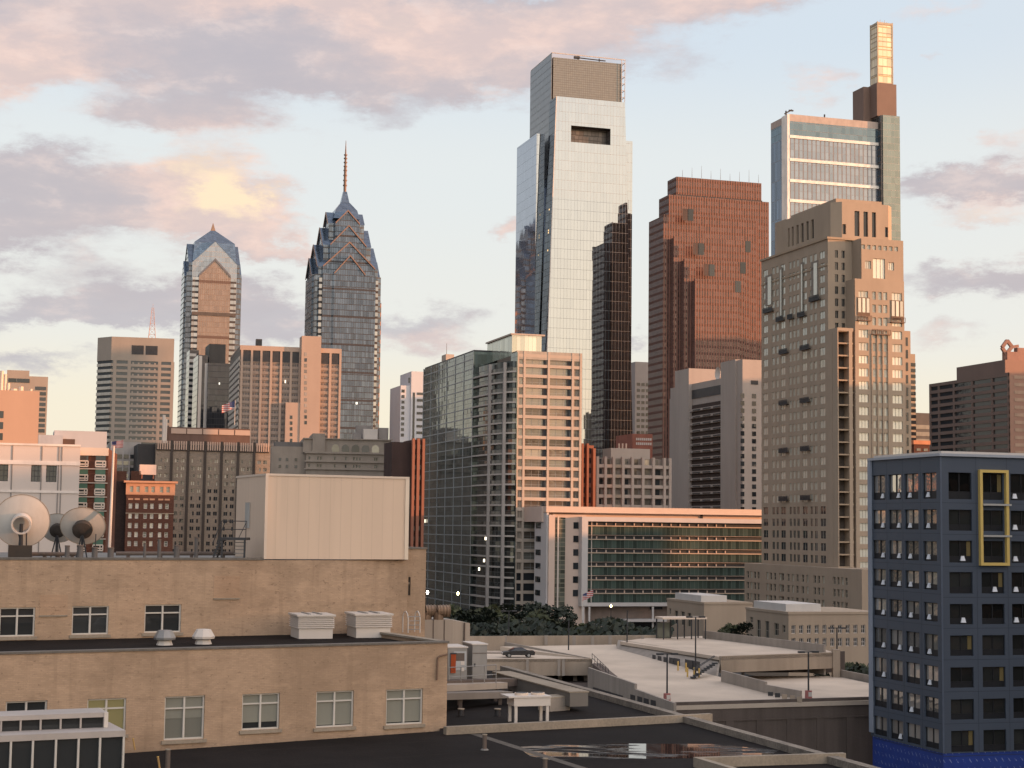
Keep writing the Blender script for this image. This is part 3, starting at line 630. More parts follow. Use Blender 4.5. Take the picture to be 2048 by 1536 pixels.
b.box('roof_tank', b.x(512, 690, 8), b.x(524, 690, 8), 8, 11, zt, b.z(518, 678, 8), dark_metal)
b.box('lit_window', b.x(566), b.x(568.5), -.2, .2, b.z(566, 766), b.z(566, 760), emit('warm lit window', (1, .8, .6), .75))

# ---- small far ones
b = Bld('brown_block', 'brown flat roofed block with dark window strips beyond the orange wall', 'office building', -30, 800, 700)
x1 = b.x(91); zt = b.z(50, 741); b.box('wall', b.x(8), b.x(53), .3, 30, 0, zt, oc_); b.box('wall', -5, x1, .5, 30, 0, b.z(80, 753), oc_)
for a, c, p, q in ((12, 27, 757, 765), (29, 54, 757, 765)): b.box('window_strip', b.x(a), b.x(c), .1, .28, b.z(40, q), b.z(40, p), dark_glass)
for k in range(9): b.box('window_strip', b.x(66), b.x(88), .4, .49, b.z(77, 780 + k * 10.6), b.z(77, 773 + k * 10.6), dark_glass)
b = Bld('orange_wall_building', 'sunlit blank walled building with rooftop flues and a window strip at its edge', 'building', -60, 850, 425)
x1 = b.x(75); zt = b.z(60, 782); b.box('wall', -2, x1, 0, 25, 0, zt, mat('sunny stucco', (.46, .30, .215), .9, .05, .1))
for k in range(4): b.box('window', b.x(-4), b.x(4.5), -.12, -.02, b.z(0, 836 + k * 22), b.z(0, 822 + k * 22), dark_glass)
for k, (a, c, p) in enumerate(((-3, 6, 742), (6, 12, 748), (12, 19, 766), (36, 46, 772), (58, 64, 776), (20, 34, 777))):
    M().tube((b.x((a + c) / 2, 800, 6), 6, zt), (b.x((a + c) / 2, 800, 6), 6, b.z(5, p, 6)), (b.x(c, 800, 6) - b.x(a, 800, 6)) / 2, n=8).build('flue', cream_metal, b.root)
b = Bld('white_slot_tower', 'pale tower with rows of small slot openings beside the dark glass apartments', 'apartment tower', 822, 800, 800)
wh = mat('white render', (.52, .52, .54), .85, .05, .1); x1 = b.x(846); dp = 24; b.box('wall', 0, x1, 0, dp, 0, b.z(835, 743), wh); b.box('side_wall', b.x(801, 800, 1.), -.02, 1., dp, 0, b.z(808, 771, 1.), wh)
for k in range(9): b.box('window_slot', b.x(803, 800, 1.), b.x(809, 800, 1.), .85, .98, b.z(806, 785 + k * 11, 1.), b.z(806, 779 + k * 11, 1.), dark_glass)
b.box('window_slot', b.x(816, 800, 1.), b.x(819, 800, 1.), .85, .98, b.z(817, 766, 1.), b.z(817, 755, 1.), dark_glass)
b.box('dark_strip', b.x(824), b.x(828), -.15, -.02, 0, b.z(826, 785), dark_glass)
for k in range(8): b.box('balcony_slot', b.x(832), b.x(846), -.15, -.02, b.z(838, 790 + k * 13), b.z(838, 785 + k * 13), dark_glass)
b = Bld('white_grid_tower', 'pale gridded tower half hidden between the black reflection and the granite tower', 'office tower', 1270, 800, 1050, b=73)
x1 = b.x(1300); zt = b.z(1285, 724); b.box('wall', 0, x1, 0, 25, 0, zt, mat('pale grid concrete', (.42, .41, .40), .9, .05))
for k in range(9):
    for j in range(3): b.box('window', b.x(1273 + j * 9), b.x(1279.5 + j * 9), -.12, -.02, b.z(1285, 772 + k * 12), b.z(1285, 766 + k * 12), dark_glass)
b = Bld('red_banded_block', 'small sunlit red block with two white window bands under the pale gridded tower', 'building', 1265, 880, 700)
b.box('wall', 0, b.x(1305), 0, 20, 0, b.z(1285, 868), mat('red render', (.26, .10, .07), .9))
for k in range(2):
    for j in range(8): b.box('window', b.x(1272 + j * 4), b.x(1274.6 + j * 4), -.12, -.02, b.z(1285, 881 + k * 9), b.z(1285, 876 + k * 9), white_metal)
b = Bld('slim_dark_tower', 'slim dark tower edge showing behind the tan apartment tower', 'office tower', 1815, 800, 760)
b.box('wall', 0, b.x(1832), 0, 20, 0, b.z(1825, 708), tan_dark)
for k in range(22): b.box('window_band', b.x(1822), b.x(1832) + .1, -.15, -.02, b.z(1826, 733 + k * 11.5), b.z(1826, 726 + k * 11.5), dark_glass)
b = Bld('low_dark_office', 'low dark office with pale bands between the tan tower and brown office', 'office building', 1826, 850, 800)
b.box('wall', 0, b.x(1862), 0, 20, 0, b.z(1845, 826), mat('dark grey cladding', (.10, .095, .09), .7))
for k in range(3): b.box('spandrel', b.x(1831), b.x(1862), -.15, -.02, b.z(1845, 858 + k * 14), b.z(1845, 850 + k * 14), mat('grey green band', (.27, .26, .22), .8))
b = Bld('red_brick_house', 'little red brick house with an orange roof above the blue building', 'house', 1828, 890, 560)
b.box('wall', 0, b.x(1859), 0, 12, 0, b.z(1845, 889), red_brick); M().prism([(-.3, -.3), (b.x(1860), -.3), (b.x(1860), 12), (-.3, 12)], b.z(1845, 889), [b.z(1845, 881)] * 2 + [b.z(1845, 878)] * 2).build('roof', mat('orange roof', (.50, .21, .11), .8), b.root)
for a in (1833, 1847): b.box('window', b.x(a), b.x(a + 8), -.15, -.02, b.z(1845, 902), b.z(1845, 897), blind_glass)

# ---- brown office on the far right, with an angular roof sculpture
b = Bld('brown_office_building', 'dark brown banded office with a sunlit end wall and angular rooftop frame', 'office building', 2018, 850, 640)
bo = mat('brown office concrete', (.165, .125, .108), .9, .06, .1); bl = mat('sunlit brown end wall', (.30, .18, .135), .9, .05, .1)  # end wall colour warmed and lightened for the sun on it
dp = b.d(1859, 850); zt = b.z(2018, 745); x1 = b.x(2120)
b.box('core_wall', .5, x1, .5, dp, 0, zt - .1, dark_glass); fh = (zt - b.z(2018, 905)) / 10.6
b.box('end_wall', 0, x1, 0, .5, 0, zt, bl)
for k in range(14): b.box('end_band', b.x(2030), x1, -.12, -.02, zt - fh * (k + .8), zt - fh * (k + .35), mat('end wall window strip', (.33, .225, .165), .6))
bands(b, 'L', .5, 0, dp, [zt - fh * k - fh * .45 for k in range(0, 22)], fh * .45, .5, bo)
posts(b, 'L', .5, [.5, b.d(1985), b.d(1945), b.d(1908), b.d(1878), dp - .5], 1.0, .55, 0, zt, bo)
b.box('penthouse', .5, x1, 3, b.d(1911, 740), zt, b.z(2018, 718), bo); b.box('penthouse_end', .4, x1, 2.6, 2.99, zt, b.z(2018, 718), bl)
m_ = M(); z = b.z(2018, 718); X0 = b.x(2008, 700, 6.)
q = lambda px_, py_: (b.x(px_, py_, 6.), 6., b.z(px_, py_, 6.))
pr = [q(2004, 695), q(2014, 681), q(2024, 694), q(2012, 708)]
for i in range(4): m_.tube(pr[i], pr[(i + 1) % 4], .9, n=4)
m_.tube(q(2024, 694), q(2036, 692), .8, n=4).tube(q(2012, 708), q(2011, 719), .8, n=4).box(q(2010, 706)[0], q(2060, 706)[0], 4.5, 8, z, b.z(2018, 704, 6)).box(q(2032, 694)[0], q(2060, 694)[0], 5, 7.5, b.z(2018, 704, 6), b.z(2018, 695, 6))
m_.build('roof_frame', mat('rose brown steel', (.30, .17, .13), .8), b.root)

# lattice mast far off between towers
t = thing('lattice_mast', 'pale lattice radio mast seen in the gap between two towers', 'mast', at(783, 880, 1100) * Vector((1, 1, 0)) if False else (at(783, 880, 1100).x, 1100, 0))
m_ = M(); zt = at(783, 820, 1100).z
for sx, sy in ((-1, -1), (1, -1), (1, 1), (-1, 1)): m_.tube((sx * 3, sy * 3, 0), (sx * .4, sy * .4, zt), .22, .12, 4)
for k in range(14):
    z, z2 = 60 + (zt - 60) * k / 14, 60 + (zt - 60) * (k + 1) / 14; r, r2 = 3 - 2.6 * z / zt, 3 - 2.6 * z2 / zt
    m_.tube((-r, -r, z), (r2, -r2, z2), .12, n=4).tube((r, -r, z), (-r2, -r2, z2), .12, n=4)
m_.build('lattice', mat('pale mast steel', (.48, .40, .36), .6), t)

# ================================================================== MID DISTANCE
# ---- tan stone apartment tower
b = Bld('tan_apartment_tower', 'tall tan stone apartment tower with stepped crown, small balconies and pale windows', 'apartment tower', 1657, 800, 430)
ag = glass('tan tower pane', (.56, .55, .47), .1, .10, .03, .22); fr = mat('tan window frame', (.33, .29, .23), .7)
dp = b.d(1523, 800); xw = b.x(1811, 800, -5); zsh = b.z(1690, 470); dpk = dp
st = (b.Lp(1600, 752)[1] - b.Lp(1600, 1126)[1]) / 15.7
rowz = [b.Lp(1600, 1126 - 23.7 * k)[1] for k in range(0, 28)]   # sills along the long face
rowz = [rowz[0] + st * k for k in range(27)]
zL = lambda px_, py_: b.Lp(px_, py_)[1]
COLS = [(1527, 1536, 1), (1544.5, 1549.5, 0), (1552.5, 1557.5, 0), (1562, 1571, 1), (1579, 1583.5, 0), (1586.5, 1591, 0), (1594, 1599, 0), (1605, 1614.5, 1), (1620.5, 1625.5, 0), (1629, 1634.5, 0), (1640.5, 1651, 1)]
ztop = zL(1655, 478)
rects = []
for k, z in enumerate(rowz):
    for a, c, wide in COLS:
        y0, y1 = sorted((b.d(a, 900), b.d(c, 900)))
        if z + 2.2 > ztop - 1: continue
        rects.append((y0, y1, z + .25, z + 2.25))
wallm = M(); wallm.facade('L', 0, 0, dp, 0, ztop, rects, .18)
# recessed end strip and projecting bay on the short front
xs0 = b.x(1706, 800, 0); PB = -5.0; xb0 = b.x(1711, 800, PB); xb1 = b.x(1810, 800, PB)
fz = lambda py_, y=PB: b.z(1760, py_, y)
srects = [(b.x(a, 800), b.x(c, 800), z + .2, z + 2.2) for z in rowz[9:26] for a, c in ((1671, 1677.5), (1684.5, 1691)) if z + 2.2 < ztop - 1 and z > b.z(1690, 665)]
wallm.facade('F', 0, 0, xb0, 0, ztop, srects, .35)
wallm.box(.2, xb1, .36, dp, 0, ztop)
wallm.build('wall', tan_stone, b.root)
hi_ = sorted([r for r in rects if r[2] > rowz[5]], key=lambda r: -r[2]); lo_ = [r for r in rects if r[2] <= rowz[5]]
u_ = windows(b, 'L', 0, hi_, .18, ag, fr, 2, 1, .1, limit=72); windows(b, 'L', 0, lo_, .18, [dark_glass, ag, dark_glass], fr, 2, 2, .12, limit=0)
windows(b, 'F', 0, srects, .35, [dark_glass, ag], fr, 2, 1, .1, limit=0)
# projecting sunny bay
FC = [(1718, 1737), (1745.5, 1752.5), (1757, 1764.5), (1767.5, 1775.5), (1785, 1805)]
fst = 26.1; frects = []
for k in range(24):
    py1 = 598 + fst * k * .985; 
    for j, (a, c) in enumerate(FC):
        frects.append((b.x(a, 760, PB), b.x(c, 760, PB), fz(py1 + 2), fz(py1 - 14)))
zb = fz(560); bay = M(); bay.facade('F', PB, xb0, xb1, 0, zb, [r for r in frects if r[3] < zb - .5], .3); bay.box(xb0, xb1, PB + .31, .36, 0, zb)
bay.build('bay_wall', tan_stone, b.root)
windows(b, 'F', PB, [r for r in frects if r[3] < zb - .5], .3, ag, fr, 3, 1, .1, limit=28, name='bay_window')
zu1, zu2, zu3 = fz(478), fz(505), fz(410, -1)
ux0, ux1 = b.x(1724, 520, PB), b.x(1808, 520, PB)
ur = [(b.x(a, 520, PB), b.x(c, 520, PB), fz(p + 10), fz(p - 6)) for p in (529, 556 - 1) for a, c in ((1731, 1743), (1778, 1789))] + [(b.x(1747, 520, PB), b.x(1771, 520, PB), fz(557), fz(517))] + [(b.x(1724 + 11 * k, 497, PB), b.x(1731 + 11 * k, 497, PB), fz(500), fz(491)) for k in range(7)]
ub = M(); ub.facade('F', PB + .3, ux0, ux1, zb, zu1, [r for r in ur if r[2] > zb + .2], .3); ub.box(ux0, ux1, PB + .61, .36, zb, zu1); ub.build('upper_bay', tan_stone, b.root)
windows(b, 'F', PB + .3, [r for r in ur if r[2] > zb + .2], .3, ag, fr, 3, 1, .1, name='upper_window')
b.box('side_bay', xb1 + .02, b.x(1822, 800, -2), -2, dp * .6, 0, b.z(1818, 662, -2), tan_stone)
for k in range(14): b.box('side_slot', b.x(1813, 800, -2), b.x(1816.5, 800, -2), -2.1, -2.02, b.z(1815, 692 + k * 25, -2), b.z(1815, 675 + k * 25, -2), dark_glass)
# crown block with tall slots
cx0, cx1 = b.x(1669, 430, 1.0), b.x(1791, 430, 1.0); cz = b.z(1720, 406, 1.0); cd_ = b.Lp(1566, 430, cx0)[0]; cut = 2.2
cslots = [(b.x(a, 440, 1.), b.x(c, 440, 1.), b.z(1740, 474, 1.), b.z(1740, 424, 1.)) for a, c in ((1709, 1719), (1727, 1736), (1744, 1752))] + [(b.x(a, 460, 1.), b.x(c, 460, 1.), b.z(1740, 472, 1.), b.z(1740, 452, 1.)) for a, c in ((1685, 1692), (1770, 1776))]
cm = M(); cm.facade('F', 1.0, cx0 + cut, cx1 - cut, ztop, cz, cslots, .6)
ls = lambda px_, py_: b.Lp(px_, py_, cx0)
lsl = []
for a, c in ((1575.5, 1579), (1583, 1587), (1592.5, 1597), (1601.5, 1607), (1612, 1617), (1622, 1627.5)): lsl.append((ls(c, 470)[0], ls(a, 470)[0], ls(1600, 486)[1], ls(1600, 448)[1]))
cm.facade('L', cx0, 1.0 + cut, cd_, ztop, cz, lsl, .6)
cm.face([(cx0, 1 + cut, ztop), (cx0 + cut, 1, ztop), (cx0 + cut, 1, cz), (cx0, 1 + cut, cz)]).face([(cx1 - cut, 1, ztop), (cx1, 1 + cut, ztop), (cx1, 1 + cut, cz), (cx1 - cut, 1, cz)])
cm.prism([(cx0 + .61, 1 + cut), (cx0 + cut, 1.61), (cx1 - cut, 1.61), (cx1, 1 + cut), (cx1, cd_), (cx0 + .61, cd_)], ztop, cz)
cm.build('crown', tan_stone, b.root)
for r in cslots: b.box('crown_window', r[0], r[1], 1.5, 1.58, r[2], r[3], dark_glass)
for r in lsl: b.box('crown_window', cx0 + .5, cx0 + .58, r[0], r[1], r[2], r[3], dark_glass)
b.box('crown_cap', cx0 + 1.5, cx1 - 3, 3, cd_ - 2, cz, cz + 1.2, tan_stone)
ex = b.d(1545, 470, cx0); b.box('crown_shoulder', cx0 + .8, cx1 - 3, cd_, min(ex, dp) if ex > cd_ else dp - 1, ztop, b.Lp(1560, 440, cx0)[1], tan_stone)
b.box('crown_cornice', -.35, xb1 * .98, -.35, dp + .1, ztop, ztop + .55, tan_dark)
b.box('string_course', -.12, -.01, 0, dp, zL(1600, 548), zL(1600, 548) + .5, tan_dark)
# balconies
bal = [(1562, 1578, 705), (1604, 1622, 697), (1562, 1578, 807), (1604, 1622, 802), (1562, 1579, 902), (1605, 1622, 898), (1562, 1579, 998), (1605, 1624, 996), (1530, 1548, 623), (1556, 1570, 640), (1579, 1589, 635), (1599, 1613, 631), (1622, 1642, 600), (1562, 1622, 1164)]
for a, c, p in bal:
    y1_, z = b.Lp(a, p); y0_ = b.Lp(c, p)[0]; m_ = M()
    m_.box(-.75, -.01, y0_, y1_, z - .6, z - .45).box(-.70, -.66, y0_, y1_, z - .45, z + .5)
    for y in frange(y0_, y1_ + .01, max(.3, (y1_ - y0_) / 9)): m_.box(-.75, -.67, y - .07, y + .07, z - .55, z + .7)
    m_.box(-.77, -.66, y0_, y1_, z + .6, z + .75); m_.build('balcony', dark_metal, b.root)
for a, c, p in ((1713, 1741, 636), (1780, 1808, 640), (1742, 1779, 664)):
    x0_, z = b.Fp(a, p, PB); x1_ = b.x(c, p, PB); m_ = M(); m_.box(x0_, x1_, PB - .7, PB - .01, z - .7, z - .5)
    for x in frange(x0_, x1_ + .01, (x1_ - x0_) / 10): m_.box(x - .06, x + .06, PB - .7, PB - .6, z - .5, z + .7)
    m_.box(x0_, x1_, PB - .72, PB - .58, z + .6, z + .72); m_.build('balcony', mat('bronze rail', (.14, .09, .065), .6), b.root)
for a, c, p, q in ((1714.5, 1739.5, 597, 633), (1781.5, 1806.5, 599, 637)):
    z0_, z1_ = fz(q), fz(p); xa, xc = b.x(a, 620, PB), b.x(c, 620, PB); m_ = M().box(xa, xc, PB - .16, PB - .02, z0_, z1_); m_.build('tall_window_panel', mat('bronze window panel', (.12, .075, .05), .6), b.root)
    for k in range(3): w_ = (xc - xa) / 3; b.box('tall_window', xa + w_ * (k + .16), xa + w_ * (k + .84), PB - .22, PB - .165, z0_ + .8, z1_ - .2, ag)
for a in (1744, 1755.5, 1766, 1777): b.box('bay_pilaster', b.x(a, 800, PB) - .18, b.x(a, 800, PB) + .18, PB - .25, PB - .02, 0, fz(670), tan_stone)
for a, c, t_, q_ in ((1531.5, 1545, 552, 612), (1560, 1566, 536, 632), (1603, 1608, 525, 625), (1624, 1638, 524, 592)):
    z0, z1 = sorted((b.Lp(a, q_)[1], b.Lp(a, t_)[1])); y0_, y1_ = sorted((b.d(a), b.d(c)))
    b.box('tall_bay', -.12, -.02, y0_, y1_, z0, z1, mat('grey bay panel', (.20, .17, .14), .6)); b.box('tall_bay_window', -.2, -.125, y0_ + .5, (y0_ + y1_) / 2 + .4, z0, z1 - .6, ag)
# open loggia column in the corner between strip and bay
lx0, lx1 = b.x(1676, 900, PB - .2), b.x(1708, 900, PB - .2); lz = b.z(1690, 662, PB)
lm = M(); lm.box(lx0, lx1, PB + 2.6, -.02, 0, lz); lm.build('loggia_wall', mat('loggia shade wall', (.085, .07, .06), .9), b.root)  # recess shade put into the dark wall colour
for x in (lx0, b.x(1699, 900, PB - .2)): b.box('loggia_post', x, x + (.25 if x == lx0 else 1.0), PB - .2, PB + 2.59, 0, lz, tan_stone)
b.box('loggia_side', lx0 - .08, lx0 - .01, PB + 2.6, -.02, 0, lz, tan_stone)
sm_ = M().box(lx0 + .26, lx1, PB, PB + 2.58, -.18, .18).mesh('loggia_slab', tan_dark); repeat('loggia_slab', sm_, [(0, 0, lz - st * k * 1.0) for k in range(27)], b.root)
b.box('loggia_roof', lx0, lx1, PB - .2, 0, lz, lz + .8, tan_stone)
# podium
px0 = b.Lp(1490, 1135, -.0)[0]
pd_y = -6.0; pxl = b.x(1490, 1150, 18); pz = b.Lp(1600, 1131)[1]
prc = []
dL = lambda px_: b.Lp(px_, 1180, -4.)[0]
for k, py_ in enumerate((1158, 1181, 1205)):
    for a in (1493, 1500, 1507, 1514, 1532, 1539, 1547, 1558, 1563, 1574, 1583, 1592, 1603, 1612, 1627, 1635, 1644, 1666, 1674, 1682, 1690):
        y1_, z = b.Lp(a, py_, -4.); y0_ = b.Lp(a + 5, py_, -4.)[0]; prc.append((min(y0_, y1_), max(y0_, y1_), b.Lp(1600, py_ + 6, -4.)[1], b.Lp(1600, py_ - 9, -4.)[1]))
py0, py1 = dL(1712), dL(1489)
pm = M(); pm.facade('L', -4., py0, py1, 0, pz, prc, .4); pm.box(-3.6, 20, py0, py1, 0, pz); pm.box(-4.02, 22, py0 - 3, py0, 0, pz + .1); pm.build('podium_wall', tan_stone, b.root)
windows(b, 'L', -4., prc, .4, [dark_glass, ag, dark_glass], fr, 2, 2, .12, limit=63, name='podium_window')

# ---- dark glass apartment tower with rounded balcony corner and sunlit gridded front
b = Bld('glass_apartment_tower', 'dark glass apartment tower with stacked rounded balconies and a pale gridded sunlit side', 'apartment tower', 1031, 900, 510)
pg = mat('pale peach precast', (.44, .365, .30), .8, .05, .2); x1 = b.x(1163); zt = b.z(1100, 704); fst = b.z(1100, 741) - b.z(1100, 761.3)
dgl = curtain('dark green curtain glass', (.092, .115, .112), .55, 1.05, fst, .06, .08, (.06, .065, .065), .012, .55, .05)
lg = [glass('apartment pane grey', (.22, .20, .17), .3, .08, .03, .4), glass('apartment pane brown', (.13, .11, .09), .3, .08, .03, .5), blind_glass]
# long dark side runs back and away; rounded bay stands at the corner
cr = 6.2; y0L = b.Lp(944, 900, -cr)[0]; y1L = b.Lp(845, 900, -cr)[0]
b.box('side_glass', -cr, 2, y0L, y1L, 0, b.Lp(944, 704, -cr)[1], dgl)
zs = frange(1.5, b.Lp(944, 704, -cr)[1], fst); sp_ = mat('grey aluminium line', (.30, .31, .31), .5)
bands(b, 'L', -cr, y0L, y1L, zs, .32, .12, sp_, 'floor_line')
posts(b, 'L', -cr, [y0L + (y1L - y0L) * k / 6 for k in range(7)], .34, .16, 0, b.Lp(944, 704, -cr)[1] + .2, sp_, 'mullion')
# corner bay: quarter drum with slabs
def drum(r, y_b, n=14, x_c=0.0):
    pts = [(x_c - r * math.sin(a), r * (1 - math.cos(a)) * 1.0) for a in [math.pi / 2 * k / n for k in range(n + 1)]]
    return pts
yc = y0L
arc = lambda r: [(-.02 - (cr + r) * math.sin(math.pi / 2 * k / 10), yc - (yc + r) * math.cos(math.pi / 2 * k / 10)) for k in range(11)]
core = arc(-1.0) + [(-.02, yc)]
M().prism(core, 0, zt - 3.2).build('bay_glass', curtain('bay glass', (.06, .066, .064), .5, 1.2, fst, .1, .2, (.09, .09, .085), .05, .6, .06), b.root)
zsl = frange(1.5, zt - 4, fst)
repeat('balcony_slab', M().prism(arc(.05) + [(-.02, yc)], 0, .5).mesh('balcony_slab', mat('balcony slab grey', (.42, .385, .35), .8)), [(0, 0, z) for z in zsl], b.root)
rp = arc(0.0)[:8]; rm_ = M()
for i in range(7): rm_.face([(rp[i][0], rp[i][1], .5), (rp[i + 1][0], rp[i + 1][1], .5), (rp[i + 1][0], rp[i + 1][1], 1.5), (rp[i][0], rp[i][1], 1.5)])
gb = curtain('smoky balcony glass', (.13, .125, .115), .5, 1.3, 9., .12, .1, (.20, .19, .18), .05, .5, .1)
repeat('balcony_glass', rm_.mesh('balcony_glass', gb), [(0, 0, z) for z in zsl if z > 28], b.root)
for k in (.36, .64): p = arc(.25)[int(10 * k)]; b.box('bay_column', p[0] - .45, p[0] + .45, p[1] - .45, p[1] + .45, 0, zt - 3.6, mat('bay column', (.33, .30, .28), .8))
b.box('dark_return', -.02, .3, -.3, 6, 0, zt - .5, dgl)
# sunlit gridded front
b.box('front_core', .3, x1, .9, 22, 0, zt, mat('flat interior brown', (.16, .13, .105), .9))  # plain brown core behind the panes
xg = [b.x(p) for p in (1031.5, 1047.5, 1096, 1144.5, 1163)]
posts(b, 'F', .6, [xg[0] + .35, xg[1], xg[2], xg[3], xg[4] - .4], .7, .62, 0, zt, pg, 'pier')
zf = [b.z(1100, 716) - fst * k for k in range(0, 31)]; zf = [z for z in zf if z > 0]
bands(b, 'F', .6, .3, x1, zf, fst * .30, .52, pg, 'slab_edge')
b.box('parapet', .3, x1, .1, .5, zt - 2.6, zt, mat('grey parapet panel', (.36, .32, .27), .7))
rcs = []
for i in (1, 2): rcs += [(xg[i] + .5, xg[i + 1] - .5, z + fst * .3, z + fst) for z in zf[1:22]]
for k, (a, c, e, f_) in enumerate(rcs):
    if k < 42:
        o = link(bpy.data.objects.new('window', win_mesh(c - a, f_ - e, 3, [.36], .1, lg[k * 5 % 3], sp_))); o.parent = b.root; o.location = ((a + c) / 2, .75, (e + f_) / 2)
for k, (a, c, e, f_) in enumerate(rcs): b.box('loggia_gap', c - 1.3, c, .5, .68, e, f_ - .1, dark_metal) if k % 2 else b.box('loggia_gap', c - 1.0, c - .3, .5, .68, e, f_ - .1, dark_metal)
for i in (0, 3):
    for k, z in enumerate(zf[1:22]):
        o = link(bpy.data.objects.new('side_window', win_mesh(xg[i + 1] - xg[i] - .9, fst * .7, 2 if i else 3, 1, .1, lg[(k * 3 + i) % 3], pg))); o.parent = b.root; o.location = ((xg[i] + xg[i + 1]) / 2, .55, z + fst * .65)
for k in range(22, 28):
    for i in (0, 1):
        if k < len(zf): b.box('side_window', xg[i] + .5, xg[i + 1] - .5, .5, .7, zf[k] + fst * .3, zf[k] + fst, dark_glass)
# penthouse and roof garden
y = 6.; pm = M(); px0, px1 = b.x(1024, 690, y), b.x(1083, 690, y); pz0, pz1 = zt - 1, b.z(1050, 671, y); pyb = b.Lp(958, 690, px0)[0]
M().prism([(px0, y), (px1, y), (px1, y + 12), (px0, min(pyb, 34))], pz0, [pz1, pz1, pz1, pz1]).build('penthouse_glass', curtain('pale penthouse glass', (.45, .46, .40), .6, 1.3, 9., .08, .1, (.4, .38, .32), .03, .2, .1), b.root)
M().prism([(px0 - .5, y - .5), (px1 + 1, y - .5), (px1 + 1, y + 12), (px0 - .5, min(pyb, 34) + .5)], pz1, pz1 + .5).build('penthouse_roof', pg, b.root)
b.box('side_roof', -cr + .3, 3, y0L + .5, y1L - .3, b.Lp(944, 704, -cr)[1], b.Lp(944, 704, -cr)[1] + .6, dark_metal)
p = b.d(893, 715, -2.); zz = b.Lp(893, 720, -2.)[1]; M().tube((-2, p, zz - 1), (-2, p, zz + 6), .12, .06, 5).build('aerial', dark_metal, b.root); b.box('roof_hut', -3, 0, p - 3, p + 3, zz - 1, zz + 1.8, pg)
lm_ = emit('lit room', (1., .88, .65), 1.6)
for px_, py_ in ((971, 1077), (968, 1121), (958, 1138), (850, 1042)):
    yy, z = b.Lp(px_, py_, -cr - .35) if px_ < 944 else (None, None)
    if yy is None: q = on_plane(px_, py_, b.C + b.u * (-3.2) + b.v * 0.0, b.v); lx, lz = (q - b.C).dot(b.u), q.z; b.box('lit_window', lx - .2, lx + .2, -.3, .1, lz - .45, lz + .45, lm_)
    else: b.box('lit_window', -cr - .4, -cr - .3, yy - .25, yy + .25, z - .6, z + .6, lm_)

# ---- white college block with green ribbon glass
b = Bld('green_glass_block', 'long white block with green ribbon glazing, a sunlit top band and a stone entrance fin', 'office block', 1093, 1100, 492)
wp = mat('white panel', (.50, .475, .46), .7, .04, .2); pk = mat('pale pink stone', (.56, .44, .37), .8, .04, .2); x1 = b.x(1560); zt = b.z(1300, 1016); d1 = b.d(1069, 1100); d1 = d1 if 3 < d1 < 30 else 9.
z_ = lambda py_, y=0.: b.z(1200, py_, y); fl = (z_(1045) - z_(1207)) / 6
b.box('side_wall', -.01, .6, 0, d1, 0, z_(1022), wp)
for k in range(6): b.box('side_window', -.15, -.02, d1 * .25, d1 * .88, z_(1058) - fl * k, z_(1047) - fl * k, dark_glass)
b.box('entrance_fin', b.x(1097), b.x(1109), -1.2, 5, 0, z_(1031), pk); b.box('fin_return', b.x(1094), b.x(1097) - .02, -.4, 5, 0, z_(1028), wp)
sg = curtain('stair glass', (.16, .17, .14), .4, 1.6, 1.35, .1, .22, (.20, .19, .14), .04, .5, .07)
b.box('stair_glass', b.x(1113), b.x(1133), .4, 4, z_(1225), z_(1036), sg); b.box('stair_mullion', b.x(1117), b.x(1120), .1, .38, z_(1225), z_(1034), white_metal)
b.box('entrance_wall', b.x(1109) + .02, b.x(1175), .8, 12, 0, z_(1030), pk)
for k in range(6): b.box('entrance_window', b.x(1150), b.x(1160), .65, .78, z_(1058) - fl * k, z_(1045) - fl * k, dark_glass)
b.box('top_wall', b.x(1090), x1, 2.5, 20, z_(1045), zt, pk); b.box('top_fascia', b.x(1093), x1, -.4, 20, z_(1026, 0), zt + .05, mat('sunny fascia', (.60, .47, .38), .7, .03))
b.box('roof_pipe', b.x(1407), b.x(1412), 2.2, 2.45, b.z(1410, 1038), b.z(1410, 1027), dark_metal)
fx0 = b.x(1161); b.box('frame_side', fx0, b.x(1173), -2.0, 6, z_(1207), z_(1034), wp); b.box('frame_top', b.x(1173), x1, -2.0, 2.4, z_(1043), z_(1034), wp)
b.box('frame_base', fx0, x1, -2.02, 6, z_(1212), z_(1205), wp)
b.box('glass_core', b.x(1173), x1, .2, 18, z_(1205), z_(1043), mat('green block core', (.05, .055, .05), .8))
gg = curtain('green ribbon glass', (.085, .125, .11), .5, 1.35, 50., .09, .1, (.09, .115, .10), .04, .38, .06)
for k in range(6):
    z1 = z_(1043) - fl * k
    b.box('ribbon_glass', b.x(1175), x1, -.3, .1, z1 - fl * .98, z1 - fl * .30, gg)
    b.box('spandrel', b.x(1175), x1, -.9, .12, z1 - fl * .02, z1 - .0, pk) if k else None
    b.box('dark_band', b.x(1175), x1, -.25, .15, z1 - fl * .29, z1 - fl * .10, dark_metal); b.box('sill_band', b.x(1175), x1, -.75, .16, z1 - fl * .36, z1 - fl * .29, mat('warm sill band', (.44, .35, .27), .8))  # dark metal strip above each ribbon of glass
me = M().box(-.14, .14, -.6, -.26, -.36, .36).mesh('bracket', pk)
repeat('bracket', me, [(b.x(1175) + 3.0 * j, 0, z_(1043) - fl * k - fl * .19) for k in range(6) for j in range(16)], b.root)
b.box('edge_mullion', b.x(1183), b.x(1184.2), -.6, -.31, z_(1205), z_(1043), white_metal)
b.box('ground_wall', b.x(1165), x1, 2.5, 14, 0, z_(1212), mat('grey brick ground floor', (.24, .19, .165), .9)); b.box('dark_sign_panel', b.x(1307), b.x(1332), 2.3, 2.48, z_(1220), z_(1214), dark_metal)
